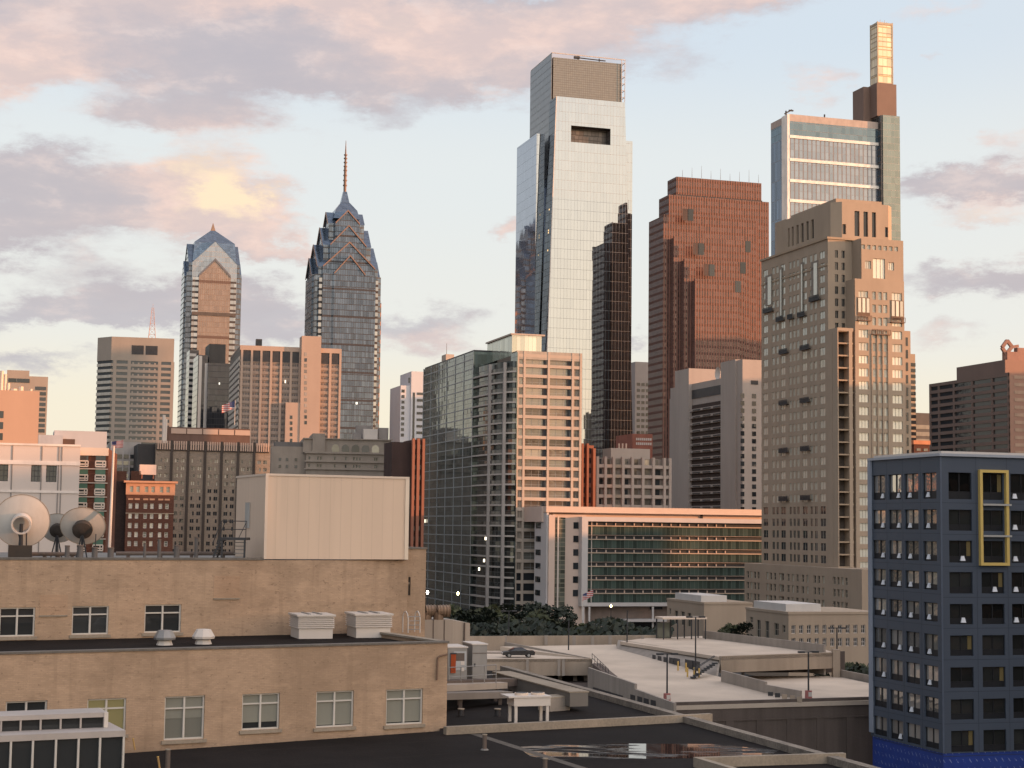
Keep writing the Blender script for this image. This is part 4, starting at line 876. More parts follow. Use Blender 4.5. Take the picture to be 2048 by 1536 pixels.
b.box('entrance_canopy', b.x(1245), b.x(1330), -3, 2.4, z_(1243), z_(1238), wp); b.box('entrance_door', b.x(1252), b.x(1328), 2.3, 2.46, 0, z_(1243), dark_glass)
for a in (1168, 1180, 1306): b.box('column', b.x(a, 900, -1.8), b.x(a, 900, -1.8) + .5, -1.9, -1.4, 0, z_(1213), wp)

# ---- grey hotel with slotted face and blank pylons
b = Bld('slotted_hotel_tower', 'grey concrete hotel tower with stacked slot openings between blank pylons', 'hotel', 1471, 850, 600)
yA = b.d(1380); yB = b.d(1352); zr = b.Lp(1410, 762)[1]; hs = (b.Lp(1410, 800)[1] - b.Lp(1410, 1000)[1]) / 14.2
yN = b.d(1444); b.box('body_wall', .8, 30, yN - .2, yB + 8, 0, zr, grey_conc)
b.box('near_pylon', -.6, 14, -1, yN, 0, b.Lp(1450, 724)[1], grey_conc); b.box('far_pylon', -.6, 12, yA, yB, 0, b.Lp(1365, 740)[1], grey_conc)
zt2 = b.Lp(1410, 785)[1]
b.box('top_louvre', .6, .85, yN + .3, yA - .3, b.Lp(1410, 793)[1], b.Lp(1410, 775)[1], dark_metal)
for k in range(20):
    z1 = b.Lp(1410, 806)[1] - hs * k
    if z1 < 5: break
    b.box('balcony_recess', .7, .82, yN + .2, yA - .2, z1 - hs * .55, z1, mat('brown recess', (.055, .038, .032), .9))
    b.box('balcony_rail', -.1, .69, yN + .2, yA - .2, z1 - hs * .95, z1 - hs * .6, grey_conc)
    m_ = M()
    for j in range(3): L_ = (yA - yN - 1) / 3; m_.box(-.2, -.11, yN + .6 + j * L_, yN + .6 + j * L_ + L_ * .75, z1 - hs * .9, z1 - hs * .7)
    m_.build('balcony_slot', dark_metal, b.root)
b.box('far_wing', 2, 12, yB + .02, b.Lp(1339, 850, 2)[0], 0, b.Lp(1345, 797, 2)[1], grey_conc)
for k in range(20): zq = b.Lp(1345, 812, 2.)[1] - hs * k; b.box('wing_window', 1.85, 1.98, b.Lp(1351, 850, 2.)[0], b.Lp(1341, 850, 2.)[0], zq - hs * .62, zq, dark_glass) if zq > 8 else None
zfp = b.z(1480, 765); b.box('front_pylon', 0, b.x(1519), -6, -1.02, 0, b.z(1495, 719, -6), grey_conc)
for k in range(20):
    zq = b.z(1490, 787, -6) - hs * 1.02 * k
    if zq > 5:
        for a, c in ((1481, 1488.5), (1504, 1512)): b.box('front_window', b.x(a, 850, -6), b.x(c, 850, -6), -6.12, -6.02, zq - hs * .6, zq, dark_glass)
b.box('front_louvre', b.x(1502, 850, -6), b.x(1516, 850, -6), -6.15, -6.02, b.z(1508, 769, -6), b.z(1508, 761, -6), dark_metal)
m_ = M(); dc = (4, (yN + yA) / 2 - 4, zr + 2.6)
for k in range(6):
    r0, r1 = 2.6 * math.sin(k * .24), 2.6 * math.sin((k + 1) * .24)
    m_.loft([[(dc[0] + .9 * (r / 2.6) ** 2 * -1, dc[1] + r * math.cos(t_), dc[2] + r * math.sin(t_)) for t_ in [i * math.pi / 8 for i in range(16)]] for r in (r0 + .01, r1)], cap=False)
m_.tube((dc[0] + .2, dc[1], zr), (dc[0] + .2, dc[1], dc[2]), .25, n=6); m_.build('roof_dish', white_metal, b.root, smooth=True)

# ---- balcony apartments and rust towers
b = Bld('balcony_apartment_block', 'grey apartment block with ranks of balconies between concrete piers', 'apartment block', 1196, 950, 545)
x1 = b.x(1342); zt = b.z(1270, 917); b.box('core_wall', 0, x1, 1.5, 18, 0, zt, mat('grey flat wall', (.22, .185, .16), .9, .12, .3)); ag2 = [dark_glass, lg[0], lg[1]]
pxs = (1196, 1212, 1228.5, 1247, 1266, 1287, 1308, 1330, 1341); xs = [b.x(p) for p in pxs]
posts(b, 'F', 1.4, xs, .9, 1.4, 0, zt + .4, grey_conc)
fs = (zt - b.z(1270, 1012)) / 4.75
for k in range(8):
    for i in range(8):
        z = zt - fs * (k + 1); rnd = random.random()
        if z < 4: continue
        c_ = grey_conc if i != 1 else rust_conc  # second bay warmer: sunlight put into its concrete colour
        b.box('balcony', xs[i] + .46, xs[i + 1] - .46, .3, 1.35, z + .1, z + fs * .36, c_ if i != 2 else mat('weathered balcony panel', (.30, .25, .20), .9))
        b.box('balcony_window', xs[i] + .5, xs[i] + .5 + (xs[i + 1] - xs[i] - 1) * (.45 + .5 * rnd), 1.36, 1.48, z + fs * .38, z + fs * .92, ag2[(k * 3 + i * 5) % 3])
b.box('penthouse', b.x(1222, 905, 4), b.x(1300, 905, 4), 4, 12, zt, b.z(1260, 897, 4), grey_conc)
for a in (1238, 1245, 1252): M().tube((b.x(a, 890, 6), 6, b.z(1260, 897, 4)), (b.x(a, 890, 6), 6, b.z(1250, 887, 6)), .3, n=6).build('flue', rust_conc, b.root)
rustm = mat('rust red concrete', (.27, .115, .075), .85, .08, .2)
b = Bld('rust_tower', 'narrow rust red tower of tall fins beside the gridded sunlit apartments', 'apartment tower', 1163, 950, 535)
zt = b.z(1175, 887); b.box('shaft_wall', 0, b.x(1191), 1.6, 14, 0, zt - .5, rustm)
for a, c in ((1163, 1167), (1173.5, 1177.5), (1186, 1191)): b.box('fin', b.x(a), b.x(c), -.3, 1.58, 0, zt - (1.5 if a > 1180 else 0), rustm)
for k in range(12):
    for a, c in ((1168, 1173), (1179, 1185)): b.box('fin_window', b.x(a), b.x(c), 1.4, 1.56, zt - 3.2 * (k + 1), zt - 3.2 * (k + 1) + 1.8, dark_glass)
b = Bld('dark_rust_slab', 'dark brown slab tower edged with rust red fins behind the cream rooftop box', 'apartment tower', 826, 1000, 500)
zt = b.z(835, 877); b.box('side_wall', b.x(784, 900, 3), -.02, 3, 14, 0, b.z(800, 884, 3), mat('dark slab side', (.055, .034, .03), .9)); b.box('shaft_wall', 0, b.x(849), 1.5, 14, 0, zt - .3, mat('dark slab', (.06, .03, .025), .9))
for a, c in ((825, 830), (834.5, 840), (845, 850)): b.box('fin', b.x(a), b.x(c), 0, 1.48, 0, zt, rustm)
for k in range(26):
    for a, c in ((830.5, 834), (840.5, 844.5)): b.box('fin_window', b.x(a), b.x(c), 1.3, 1.46, zt - 3.1 * (k + 1), zt - 3.1 * (k + 1) + 1.3, lg[k % 3])

# ---- brick hotel with dark pilasters
b = Bld('brick_pilaster_hotel', 'wide grey brick hotel with dark vertical strips and a slatted orange roof band', 'hotel', 310, 950, 486)
hb = brick('grey brown brick', (.25, .205, .165), (.2, .17, .14), stain=.15, var=.12); x1 = b.x(541); zt = b.z(420, 884); z2 = b.z(420, 903)
cols = []
for bay0, bay1 in ((313, 341), (346, 374), (379, 408), (413, 441), (446, 474), (479, 506), (511, 538)): cols.append((bay0, bay1))
rc = []
hs = 15.0
for k in range(14):
    for bay0, bay1 in cols:
        for f_ in (.22, .36, .66, .80):
            if (k * 7 + int(bay0) + int(f_ * 100)) % 5 == 0: continue
            p = bay0 + (bay1 - bay0) * f_; rc.append((b.x(p - 1.7), b.x(p + 1.7), b.z(420, 926 + hs * k), b.z(420, 918.5 + hs * k)))
m_ = M(); m_.facade('F', 0, 0, x1, 0, z2, rc, .3); m_.box(0, x1, .31, 25, 0, zt - .6); m_.build('wall', hb, b.root)
windows(b, 'F', 0, rc, .3, [dark_glass, pale_glass, pale_glass, blind_glass], fr, 1, 2, .1)
dkb = mat('dark bronze strip', (.045, .035, .03), .6)
for p in (343.5, 376.5, 410.5, 443.5, 476.5, 508.5): b.box('pilaster', b.x(p) - .35, b.x(p) + .35, -.5, -.02, 0, zt + .2, dkb)
for bay0, bay1 in cols:
    b.box('louvre_band', b.x(bay0), b.x(bay1), -.35, -.02, z2, zt - 1, dkb); 
    m_ = M()
    for j in range(6): p = bay0 + (bay1 - bay0) * (j + .3) / 6; m_.box(b.x(p), b.x(p + 2.6), -.55, -.36, z2 + .3, zt)
    m_.build('louvre_slat', rust_conc, b.root)
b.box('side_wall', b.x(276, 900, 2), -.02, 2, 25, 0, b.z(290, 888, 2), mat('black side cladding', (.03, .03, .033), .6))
pzb, pzt = b.z(420, 877, 6), b.z(420, 856, 6)
b.box('penthouse', b.x(334, 870, 6), b.x(500, 870, 6), 6, 18, zt - 1, pzt, mat('dark penthouse', (.12, .075, .06), .8))
for k in range(5): b.box('penthouse_panel', b.x(342 + k * 32, 870, 6), b.x(372 + k * 32, 870, 6), 5.8, 5.98, pzb + 1.2, pzt - .4, rust_conc)
for a, h_ in ((327, 20), (331, 12)): M().tube((b.x(a, 870, 5), 5, zt - 1), (b.x(a, 870, 5), 5, b.z(330, 850 - h_, 5)), .45, n=8).build('flue', white_metal, b.root)
# US flag on that roof's edge and another by it
def flagpole(label, px_, py0_, py1_, Yd, fw, side=1, lean=.25):
    p = at(px_, py0_, Yd); t = thing('flagpole', label, 'flagpole', (p.x, p.y, max(0, p.z))); hgt = at(px_, py1_, Yd).z - max(0, p.z)
    M().tube((0, 0, 0), (0, 0, hgt), .14, .09, 6).build('pole', white_metal, t)
    m_, t_, bs = newmat('striped flag'); x, y, z = t_.xyz(t_.n('ShaderNodeTexCoord', out=0)); 
    st_ = t_.m('LESS_THAN', t_.m('FRACT', t_.m('MULTIPLY', z, 6.5)), .54); c = t_.mix(st_, (.55, .50, .48), (.38, .05, .05))
    bl_ = t_.m('MULTIPLY', t_.m('LESS_THAN', x, .42) if side > 0 else t_.m('GREATER_THAN', x, .58), t_.m('GREATER_THAN', z, .46)); t_.put(bs.inputs['Base Color'], t_.mix(bl_, c, (.03, .04, .12)))
    f = M(); n = 8; hh = fw * .6
    for k in range(n):
        q = lambda i: (side * fw * i / n, .25 * math.sin(i * 1.3) * fw * .2, -lean * fw * i / n)
        a, c = q(k), q(k + 1); f.face([(a[0], a[1], hgt - .2 - hh + a[2]), (c[0], c[1], hgt - .2 - hh + c[2]), (c[0], c[1], hgt - .2 + c[2]), (a[0], a[1], hgt - .2 + a[2])])
    f.build('flag', m_, t)
flagpole('flagpole with drooping striped flag in front of the green glazed block', 1164, 1240, 1188, 440, 2.9, 1, -.5)
flagpole('small flagpole with faded striped flag above the old dark brick block', 222, 915, 882, 470, 3.4, 1, -.15)
flagpole('flagpole with striped flag beside the gridded concrete slab', 469, 850, 800, 700, 5.5, -1, .4)

# ---- red brick block with lit cornice, grey windowed block, civic stone hall
b = Bld('red_brick_block', 'old red brick block with sunlit terracotta cornice and paired windows', 'apartment block', 252, 1020, 440)
x1 = b.x(351); tc = mat('terracotta cornice', (.46, .25, .16), .85, .08); z_ = lambda p: b.z(300, p); rc = []
for k, p in enumerate((1007 - 14, 1012, 1031 + 1, 1051, 1069, 1087)):
    for a in (261, 274, 291, 304, 321, 334): rc.append((b.x(a), b.x(a + 7), z_(p + 5.5), z_(p - 5)))
rc = rc[6:]; m_ = M(); m_.facade('F', 0, 0, x1, 0, z_(990), rc, .3); m_.box(0, x1, .31, 18, 0, z_(962)); m_.build('wall', red_brick, b.root)
windows(b, 'F', 0, rc, .3, [pale_glass, pale_glass, blind_glass], white_metal, 1, 2, .12)
rt_ = [(b.x(a), b.x(a + 8), z_(985), z_(973)) for a in (261, 274, 291, 304, 321, 334)]
m_ = M(); m_.facade('F', -.25, -.2, x1 + .2, z_(989), z_(966), rt_, .3); m_.box(-.2, x1 + .2, .06, .3, z_(989), z_(966)); m_.build('frieze', tc, b.root); windows(b, 'F', -.25, rt_, .3, blind_glass, tc, 1, 2, .1, name='frieze_window')
b.box('cornice', -.8, x1 + .8, -1.0, 1, z_(966), z_(962), tc); b.box('string_course', -.2, x1 + .2, -.2, -.02, z_(990), z_(988.2), tc); b.box('string_course', -.1, x1 + .1, -.15, -.02, z_(1027.5), z_(1026), tan_stone)
for a in (261, 274, 291, 304, 321, 334): b.box('lintel', b.x(a) - .2, b.x(a + 7) + .2, -.15, -.02, z_(1000.5) - .0, z_(997), tc)
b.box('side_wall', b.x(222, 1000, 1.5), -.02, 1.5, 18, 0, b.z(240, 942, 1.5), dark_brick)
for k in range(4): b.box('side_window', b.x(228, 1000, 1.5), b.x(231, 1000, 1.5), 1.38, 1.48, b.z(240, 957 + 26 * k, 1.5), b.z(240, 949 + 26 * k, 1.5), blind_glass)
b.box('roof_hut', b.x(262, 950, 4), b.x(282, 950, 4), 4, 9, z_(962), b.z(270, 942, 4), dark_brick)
t = thing('roof_tank', 'pale box tank on short legs above the old red brick block', 'tank', b.world(b.x(296, 940, 4.), 4., b.z(296, 953, 4.)), rad(17))
wq = b.x(313, 940, 4.) - b.x(280, 940, 4.); M().box(-wq / 2, wq / 2, 0, 3, .5, 3.2).build('tank_shell', mat('peach tank panel', (.60, .47, .40), .7), t); 
for sx in (-1, 1): M().box(sx * wq * .35 - .15, sx * wq * .35 + .15, .2, 2.8, -.6, .49).build('leg', rustm, t)
b = Bld('grey_window_block', 'pale grey block with rows of windows behind the white slab pole', 'office building', 220, 920, 500)
zt = b.z(250, 884); b.box('wall', 0, b.x(282), 0, 14, 0, zt, mat('pale grey wall', (.34, .32, .30), .9)); 
for k in range(5): b.box('window_strip', b.x(222), b.x(268), -.12, -.02, b.z(250, 917 + 13 * k), b.z(250, 909 + 13 * k), blind_glass if k % 2 else dark_glass)
for a in (232, 245, 258): b.box('pier', b.x(a), b.x(a + 2.5), -.3, -.13, 0, b.z(250, 903), mat('pale pier', (.40, .37, .35), .9))
b = Bld('civic_stone_hall', 'ornate grey stone civic building with arched attic windows and roof plant', 'civic building', 612, 920, 600, b=80)
cs_ = mat('grey sandstone', (.285, .24, .20), .9, .12, .3, streak=.3); x1 = b.x(783); z_ = lambda p: b.z(690, p); 
rr = [(b.x(a), b.x(a + 4), z_(p + 7), z_(p)) for p in (914, 929) for a in (617, 634, 640, 668, 690, 706, 712, 718, 748, 752, 775)]
m_ = M(); m_.facade('F', 0, 0, x1, 0, z_(906), rr, .4); m_.box(0, x1, .41, 25, 0, z_(906)); m_.build('wall', cs_, b.root); windows(b, 'F', 0, rr, .4, dark_glass, fr, 1, 1, .1)
b.box('attic_wall', b.x(606, 890, 1.5), b.x(783), 1.5, 24, z_(906), z_(878), cs_); b.box('attic_block', b.x(625, 890, 0.2), b.x(650, 890, .2), .2, 24, z_(906), z_(868), cs_)
for p, hh in ((925, .5), (908, .7), (940, .4)): b.box('cornice', -.6, x1 + .5, -.7, -.02, z_(p), z_(p) + hh, cs_)
b.box('attic_cornice', b.x(606, 890, 1.), x1 + .5, .8, 1.48, z_(879), z_(877), cs_)
for k in range(5):
    xc = b.x(671 + k * 20, 893, 1.4); wd = 1.35; zb_, zm = z_(908 - 2), z_(896); m_ = M()
    m_.loft([[(xc - wd, yy, zb_), (xc + wd, yy, zb_)] + [(xc + wd * math.cos(t_), yy, zm + wd * math.sin(t_)) for t_ in [i * math.pi / 8 for i in range(9)]] for yy in (1.3, 1.48)])
    m_.build('arched_window', dark_glass if 0 < k < 4 else blind_glass, b.root)
b.box('wing_wall', b.x(543, 900, 3), -.02, 3, 22, 0, b.z(580, 893, 3), cs_); b.box('wing_roof', b.x(550, 900, 3), b.x(604, 900, 3), 5, 20, b.z(580, 893, 3), b.z(580, 884, 5), mat('slate', (.13, .12, .115), .8))
for k in range(2):
    for a in (558, 572, 590): b.box('wing_window', b.x(a, 900, 3), b.x(a + 5, 900, 3), 2.88, 2.98, b.z(580, 922 + 14 * k, 3), b.z(580, 916 + 14 * k, 3), dark_glass)
for k, (a, c, p, y) in enumerate(((706, 722, 866, 5), (727, 755, 858, 6), (757, 777, 855, 8), (712, 745, 851, 12))): b.box('roof_plant', b.x(a, 870, y), b.x(c, 870, y), y, y + 3, z_(880), b.z(740, p, y), mat('roof plant grey', (.22, .20, .19), .7) if k != 1 else white_metal)

# ---- white hospital slab, green paned block and grey roof sheds
b = Bld('white_panel_building', 'long white panelled building with a few dark windows behind the dish aerials', 'building', 157, 1000, 200, b=74)
wpm = mat('white wall panel', (.52, .455, .415), .7, .03, .1); zt = b.z(100, 889); z_ = lambda p: b.z(100, p); X0 = -45
rc = [(b.x(a), b.x(c), z_(964), z_(931)) for a, c in ((-8, 18), (64, 85), (94, 115))]
m_ = M(); m_.facade('F', 0, X0, 0, 0, zt, rc, .3); m_.box(X0, 0, .31, 22, 0, zt - .3); m_.build('wall', wpm, b.root); windows(b, 'F', 0, rc, .3, dark_glass, dark_metal, 3, 3, .08)
for p, q in ((892, 888), (930, 922), (986, 981)): b.box('panel_band', X0, .05, -.12, -.02, z_(p), z_(q), mat('white band', (.64, .575, .53), .7))
for a in (24, 123, 83, 117, -20): b.box('panel_joint', b.x(a), b.x(a) + .14, -.06, -.015, 0, z_(893), mat('joint grey', (.22, .20, .19), .9))  # grey lines between the wall panels
b = Bld('green_panel_block', 'block with green spandrel panels and white window frames between brick strips', 'office building', 157, 1000, 206, b=80)
x1 = b.x(217); zt = b.z(185, 896); z_ = lambda p: b.z(185, p); b.box('wall', 0.05, x1, .3, 18, 0, zt, red_brick); b.box('parapet', 0.02, x1, 0, .28, z_(911), zt + .05, cream_metal)
for k in range(7):
    for a, c in ((158, 177), (192, 212)):
        p = 911 + k * 28; b.box('panel_window', b.x(a), b.x(c), .18, .28, z_(p + 26), z_(p + 12), dark_glass); b.box('spandrel_panel', b.x(a), b.x(c), .12, .28, z_(p + 10), z_(p), mat('green panel', (.06, .14, .105), .5) if k else dark_glass)
        m_ = M()
        for q in (11, 17.5, 22): m_.box(b.x(a), b.x(c), .05, .17, z_(p + q) - .08, z_(p + q) + .08)
        for q in (0, .72, 1): m_.box(b.x(a + (c - a) * q) - .06, b.x(a + (c - a) * q) + .06, .05, .17, z_(p + 22), z_(p + 11))
        m_.build('window_frame', white_metal, b.root)
    b.box('slab_line', .02, x1, .06, .29, z_(911 + k * 28 + 27.5), z_(911 + k * 28 + 26), white_metal)
b = Bld('grey_roof_shed', 'pale grey blank rooftop block behind the white panelled building', 'building', 100, 880, 330)
b.box('wall', b.x(108), b.x(214), 2, 12, 0, b.z(160, 862, 2), mat('lilac grey cladding', (.42, .41, .42), .7, .04)); b.box('low_wall', b.x(76), b.x(125), 0, 1.98, 0, b.z(100, 870), mat('lilac shed', (.38, .38, .40), .7)); b.box('window_strip', b.x(108), b.x(150), -.0 + 1.8, 1.97, b.z(130, 889), b.z(130, 877), mat('brown strip', (.10, .06, .045), .6))

# ---- two low stone annexes
def annex(label, px, py, Yd, lpx, rpx, top, pent, rows, lcols, fcols):
    b = Bld('stone_annex', label, 'low building', px, py, Yd, group='low stone annexes'); x1 = b.x(rpx, py); dp = b.d(lpx, py); zt = b.z(px, top)
    lrc = [tuple(sorted((b.d(a, py), b.d(c, py)))) + (b.Lp(px - 20, p + h_)[1], b.Lp(px - 20, p)[1]) for a, c, p, h_ in lcols]
    frc = [(b.x(a, py), b.x(a + 8, py), b.z(px + 60, p + 17), b.z(px + 60, p)) for p in rows for a in fcols]
    m_ = M(); m_.facade('L', 0, 0, dp, 0, zt, lrc, .3); m_.facade('F', 0, 0, x1, 0, zt, frc, .3); m_.box(.31, x1, .31, dp, 0, zt - .2); m_.build('wall', tan_stone, b.root)
    b.box('parapet', -.15, x1, -.15, dp, zt, zt + .5, tan_stone)
    windows(b, 'L', 0, lrc, .3, dark_glass, fr, 2, 2, .1); windows(b, 'F', 0, frc, .3, dark_glass, white_metal, 2, 2, .12)
    a, c, t_, y0, y1 = pent; b.box('penthouse', a * x1, c * x1, y0 * dp, y1 * dp, zt + .5, b.z(px, t_, y0 * dp), mat('white penthouse panel', (.52, .49, .46), .7, .05))
    return b
annex('low tan stone annex with white penthouse standing beside the blue building', 1577, 1250, 330, 1492, 1760, 1229, (.02, .40, 1208, .1, .85), (1250, 1276), [(1500, 1506, 1241, 12), (1513, 1521, 1245, 40), (1530, 1538, 1245, 40), (1548, 1557, 1247, 25), (1565, 1571, 1249, 15)], [1583 + 15.5 * k for k in range(11)])
annex('low tan stone annex behind the garage stair canopy', 1408, 1250, 385, 1334, 1505, 1209, (.02, .55, 1191, .1, .8), (), [(1338, 1342, 1223, 12), (1349, 1356, 1226, 28), (1362, 1369, 1226, 28), (1375, 1382, 1227, 28)], [])

# ================================================================== PARKING GARAGE
gu, gv = Vector((math.sin(rad(73)), math.cos(rad(73)), 0)), Vector((-math.cos(rad(73)), math.sin(rad(73)), 0))
SL = .034; N2 = Vector((0, -SL, 1)).normalized(); Q2 = Vector((0, 190, 10.2))
g2 = lambda px, py: on_plane(px, py, Q2, N2)
gz = lambda px, py, z: on_z(px, py, z)
garage = thing('parking_garage', 'split level concrete parking garage with pale empty roof decks and stained parapets', 'parking garage', (0, 0, 0))
def poly(m_, pts, th=.5, mi=0):
    a = len(m_.v); n = len(pts); m_.v += [tuple(p) for p in pts] + [(p[0], p[1], p[2] - th) for p in pts]
    m_.f += [tuple(range(a, a + n)), tuple(a + n + n - 1 - k for k in range(n))]; m_.i += [mi, mi]
    for k in range(n): m_.f.append((a + k, a + n + k, a + n + (k + 1) % n, a + (k + 1) % n)); m_.i.append(mi)
    return m_
def wall(m_, p, q, h0, h1=None, th=.3, down=0.0):
    """upright slab from foot point p to q"""
    p, q = Vector(p), Vector(q); n = Vector((-(q - p).y, (q - p).x, 0)).normalized() * th; h1 = h0 if h1 is None else h1
    dn = Vector((0, 0, -down)); H0, H1 = Vector((0, 0, h0)), Vector((0, 0, h1))
    m_.loft([[p + dn, q + dn, q + H1, p + H0], [p + dn + n, q + dn + n, q + H1 + n, p + H0 + n]]); return m_
# middle bay: one long ramped deck
fb_ = gz(1183, 1318, 11.5); FB = Vector((fb_.x + .1, fb_.y + .3, 11.52))
mid = [g2(1327, 1412), g2(1760, 1400), g2(1530, 1372), g2(1432, 1352), g2(1234, 1296), g2(1232, 1289), g2(900, 1291), g2(985, 1297), g2(1183, 1352)]
poly(M(), [mid[0], mid[1], g2(1600, 1388), mid[3], mid[4], mid[5], g2(1000, 1293), FB, g2(1183, 1358)], .5).build('ramp_deck', deck, garage)
# far parapet
z0 = g2(1000, 1291).z; pl, pr = gz(880, 1291, z0), gz(1335, 1288, z0)
wall(M(), pl, pr, 1.35, th=.4, down=8).build('far_parapet', concrete_warm, garage)
for px_ in (1010, 1092, 1148, 1185, 1220, 1285): p = gz(px_, 1290, z0); M().box(-.25, .25, -.14, 0.0, 0, 1.45).build('parapet_pilaster', concrete, garage).location = p
# near bay (car deck) with front fascia
zc_ = 11.5; fa, fb = gz(890, 1319, zc_), gz(1183, 1318, zc_)
poly(M(), [fa, fb, gz(1180, 1312, zc_), gz(1000, 1290, zc_ - .1), gz(880, 1291, zc_ - .1)], .4).build('car_deck', deck, garage)
h_ = (1350 - 1318) / F * fb.y; wall(M(), fa + Vector((0, 0, -h_)), fb + Vector((0, 0, -h_)), h_ + .05, th=.35).build('deck_fascia', concrete_warm, garage)
for px_ in (1055, 1118, 1127): p = gz(px_, 1319, zc_); M().box(-.2, .2, -.06, 0.0, -h_ + .02, .02).build('fascia_stain_rib', concrete, garage).location = p + Vector((0, -.02, 0))
pw0, pw1 = gz(997, 1299, zc_), fb + Vector((-.35, .5, 0))
wall(M(), pw0, pw1, 1.3, .12, th=.3, down=.3).build('dividing_parapet', concrete, garage)
# dark level below the car deck
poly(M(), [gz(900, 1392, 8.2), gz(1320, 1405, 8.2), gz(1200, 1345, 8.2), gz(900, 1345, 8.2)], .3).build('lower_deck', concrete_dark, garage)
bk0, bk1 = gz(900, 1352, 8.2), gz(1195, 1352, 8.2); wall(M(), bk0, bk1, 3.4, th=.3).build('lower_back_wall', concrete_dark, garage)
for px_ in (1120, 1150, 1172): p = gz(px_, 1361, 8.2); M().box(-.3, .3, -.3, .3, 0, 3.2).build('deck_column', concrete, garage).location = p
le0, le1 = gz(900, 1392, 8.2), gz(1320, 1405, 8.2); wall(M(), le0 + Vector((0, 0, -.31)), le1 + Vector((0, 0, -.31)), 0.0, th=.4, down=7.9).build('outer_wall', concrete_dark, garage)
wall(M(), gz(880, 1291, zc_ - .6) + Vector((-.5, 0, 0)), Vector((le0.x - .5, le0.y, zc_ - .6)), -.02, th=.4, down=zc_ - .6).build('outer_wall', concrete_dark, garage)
# left side parapet of the middle bay, with openings under its cap
def side_parapet(pts, nm, hgt, holes, mt, dn=2.2):
    for (p, q, h0) in zip(pts[:-1], pts[1:], hgt): wall(M(), p, q, h0, th=.3, down=dn).build(nm, mt, garage)
SPN0 = gz(1333, 1400, 11.2); Pb = lambda Yd: Vector((SPN0.x - .305 * (Yd - SPN0.y), Yd, 10.2 + .034 * (Yd - 190)))
sp_pts = [Pb(209), Pb(193.5), Pb(SPN0.y - 2)]
side_parapet(sp_pts, 'side_parapet', (1.75, 1.15), None, concrete, 3.2)
for k, px_ in enumerate((1192, 1204, 1216, 1228, 1240)): p = on_plane(px_, 1381 + k * 3.6, SPN0, gu); o = M().box(-.05, .0, -.95, .95, -.33, .33).build('parapet_opening', dark_metal, garage); o.location = p - gu * .02; o.rotation_euler = (0, 0, rad(17))
for k, px_ in enumerate((1266, 1280, 1293, 1307)): p = on_plane(px_, 1395 + k * 3.6, SPN0, gu); o = M().box(-.05, .0, -.7, .7, -.3, .3).build('parapet_opening', dark_metal, garage); o.location = p - gu * .02; o.rotation_euler = (0, 0, rad(17))
# stair with railing beside it
s0, s1 = g2(1184, 1345), g2(1217, 1358); m_ = M()
for k in range(7):
    p = s0.lerp(s1, k / 6); m_.tube(p + Vector((0, 0, 1.3 - k * .12)), p + Vector((0, 0, 2.5 - k * .2)), .035, n=5)
for h_ in (2.45, 1.9): m_.tube(s0 + Vector((0, 0, h_)), s1 + Vector((0, 0, h_ - 1.2)), .035, n=5)
m_.build('stair_railing', dark_metal, garage); wall(M(), s0, s1, 1.2, .3, th=1.2).build('stair_flight', concrete_dark, garage)
# right side of the middle bay: upper deck and its wall
zu = 13.2; U = lambda px, py: gz(px, py, zu)
ua, ub_ = U(1442, 1314), U(1672, 1306)
poly(M(), [ua, ub_, U(1640, 1296), U(1405, 1272), U(1290, 1276), U(1240, 1283)], .45).build('upper_deck', deck, garage)
wa, wb = g2(1233, 1297), g2(1432, 1352)
w0, w1 = U(1236, 1280), U(1438, 1310)
m_ = M(); m_.loft([[Vector(wa), Vector(wb), w1 + Vector((0, 0, 0)), w0], [Vector(wa) + gu * .3, Vector(wb) + gu * .3, w1 + gu * .3, w0 + gu * .3]]); m_.build('dividing_wall', concrete, garage)
for px_, py_, s_ in ((1308, 1314, .3), (1319, 1317, .34), (1331, 1320, .38), (1343, 1322, .45), (1354, 1325, .55), (1378, 1331, .75), (1391, 1334, .8)):
    p = on_plane(px_, py_, Vector(wa), Vector((Vector(wb) - Vector(wa)).y and (-(Vector(wb) - Vector(wa)).y, (Vector(wb) - Vector(wa)).x, 0))); o = M().box(-.05, .05, -s_ * 1.7, s_ * 1.7, -s_, s_).build('wall_opening', dark_metal, garage); o.location = p; o.rotation_euler = (0, 0, rad(17))
fh = (1344 - 1313) / F * ua.y; wall(M(), ua + Vector((0, 0, -fh)), ub_ + Vector((0, 0, -fh)), fh + .1, th=.4).build('deck_fascia', concrete_warm, garage)
up0, up1 = U(1405, 1276), U(1648, 1306); wall(M(), up0, up1, 1.15, th=.3, down=3).build('right_parapet', concrete, garage)
m_ = M(); p = U(1672, 1306); m_.box(-.5, .5, -.4, .6, -5.6, .5); m_.build('corner_column', concrete_warm, garage).location = p
lo0, lo1 = p + Vector((.6, 0, -3.4)), gz(1762, 1372, 9.6); wall(M(), lo0, lo1, 1.1, th=.3, down=5).build('right_parapet', concrete, garage)
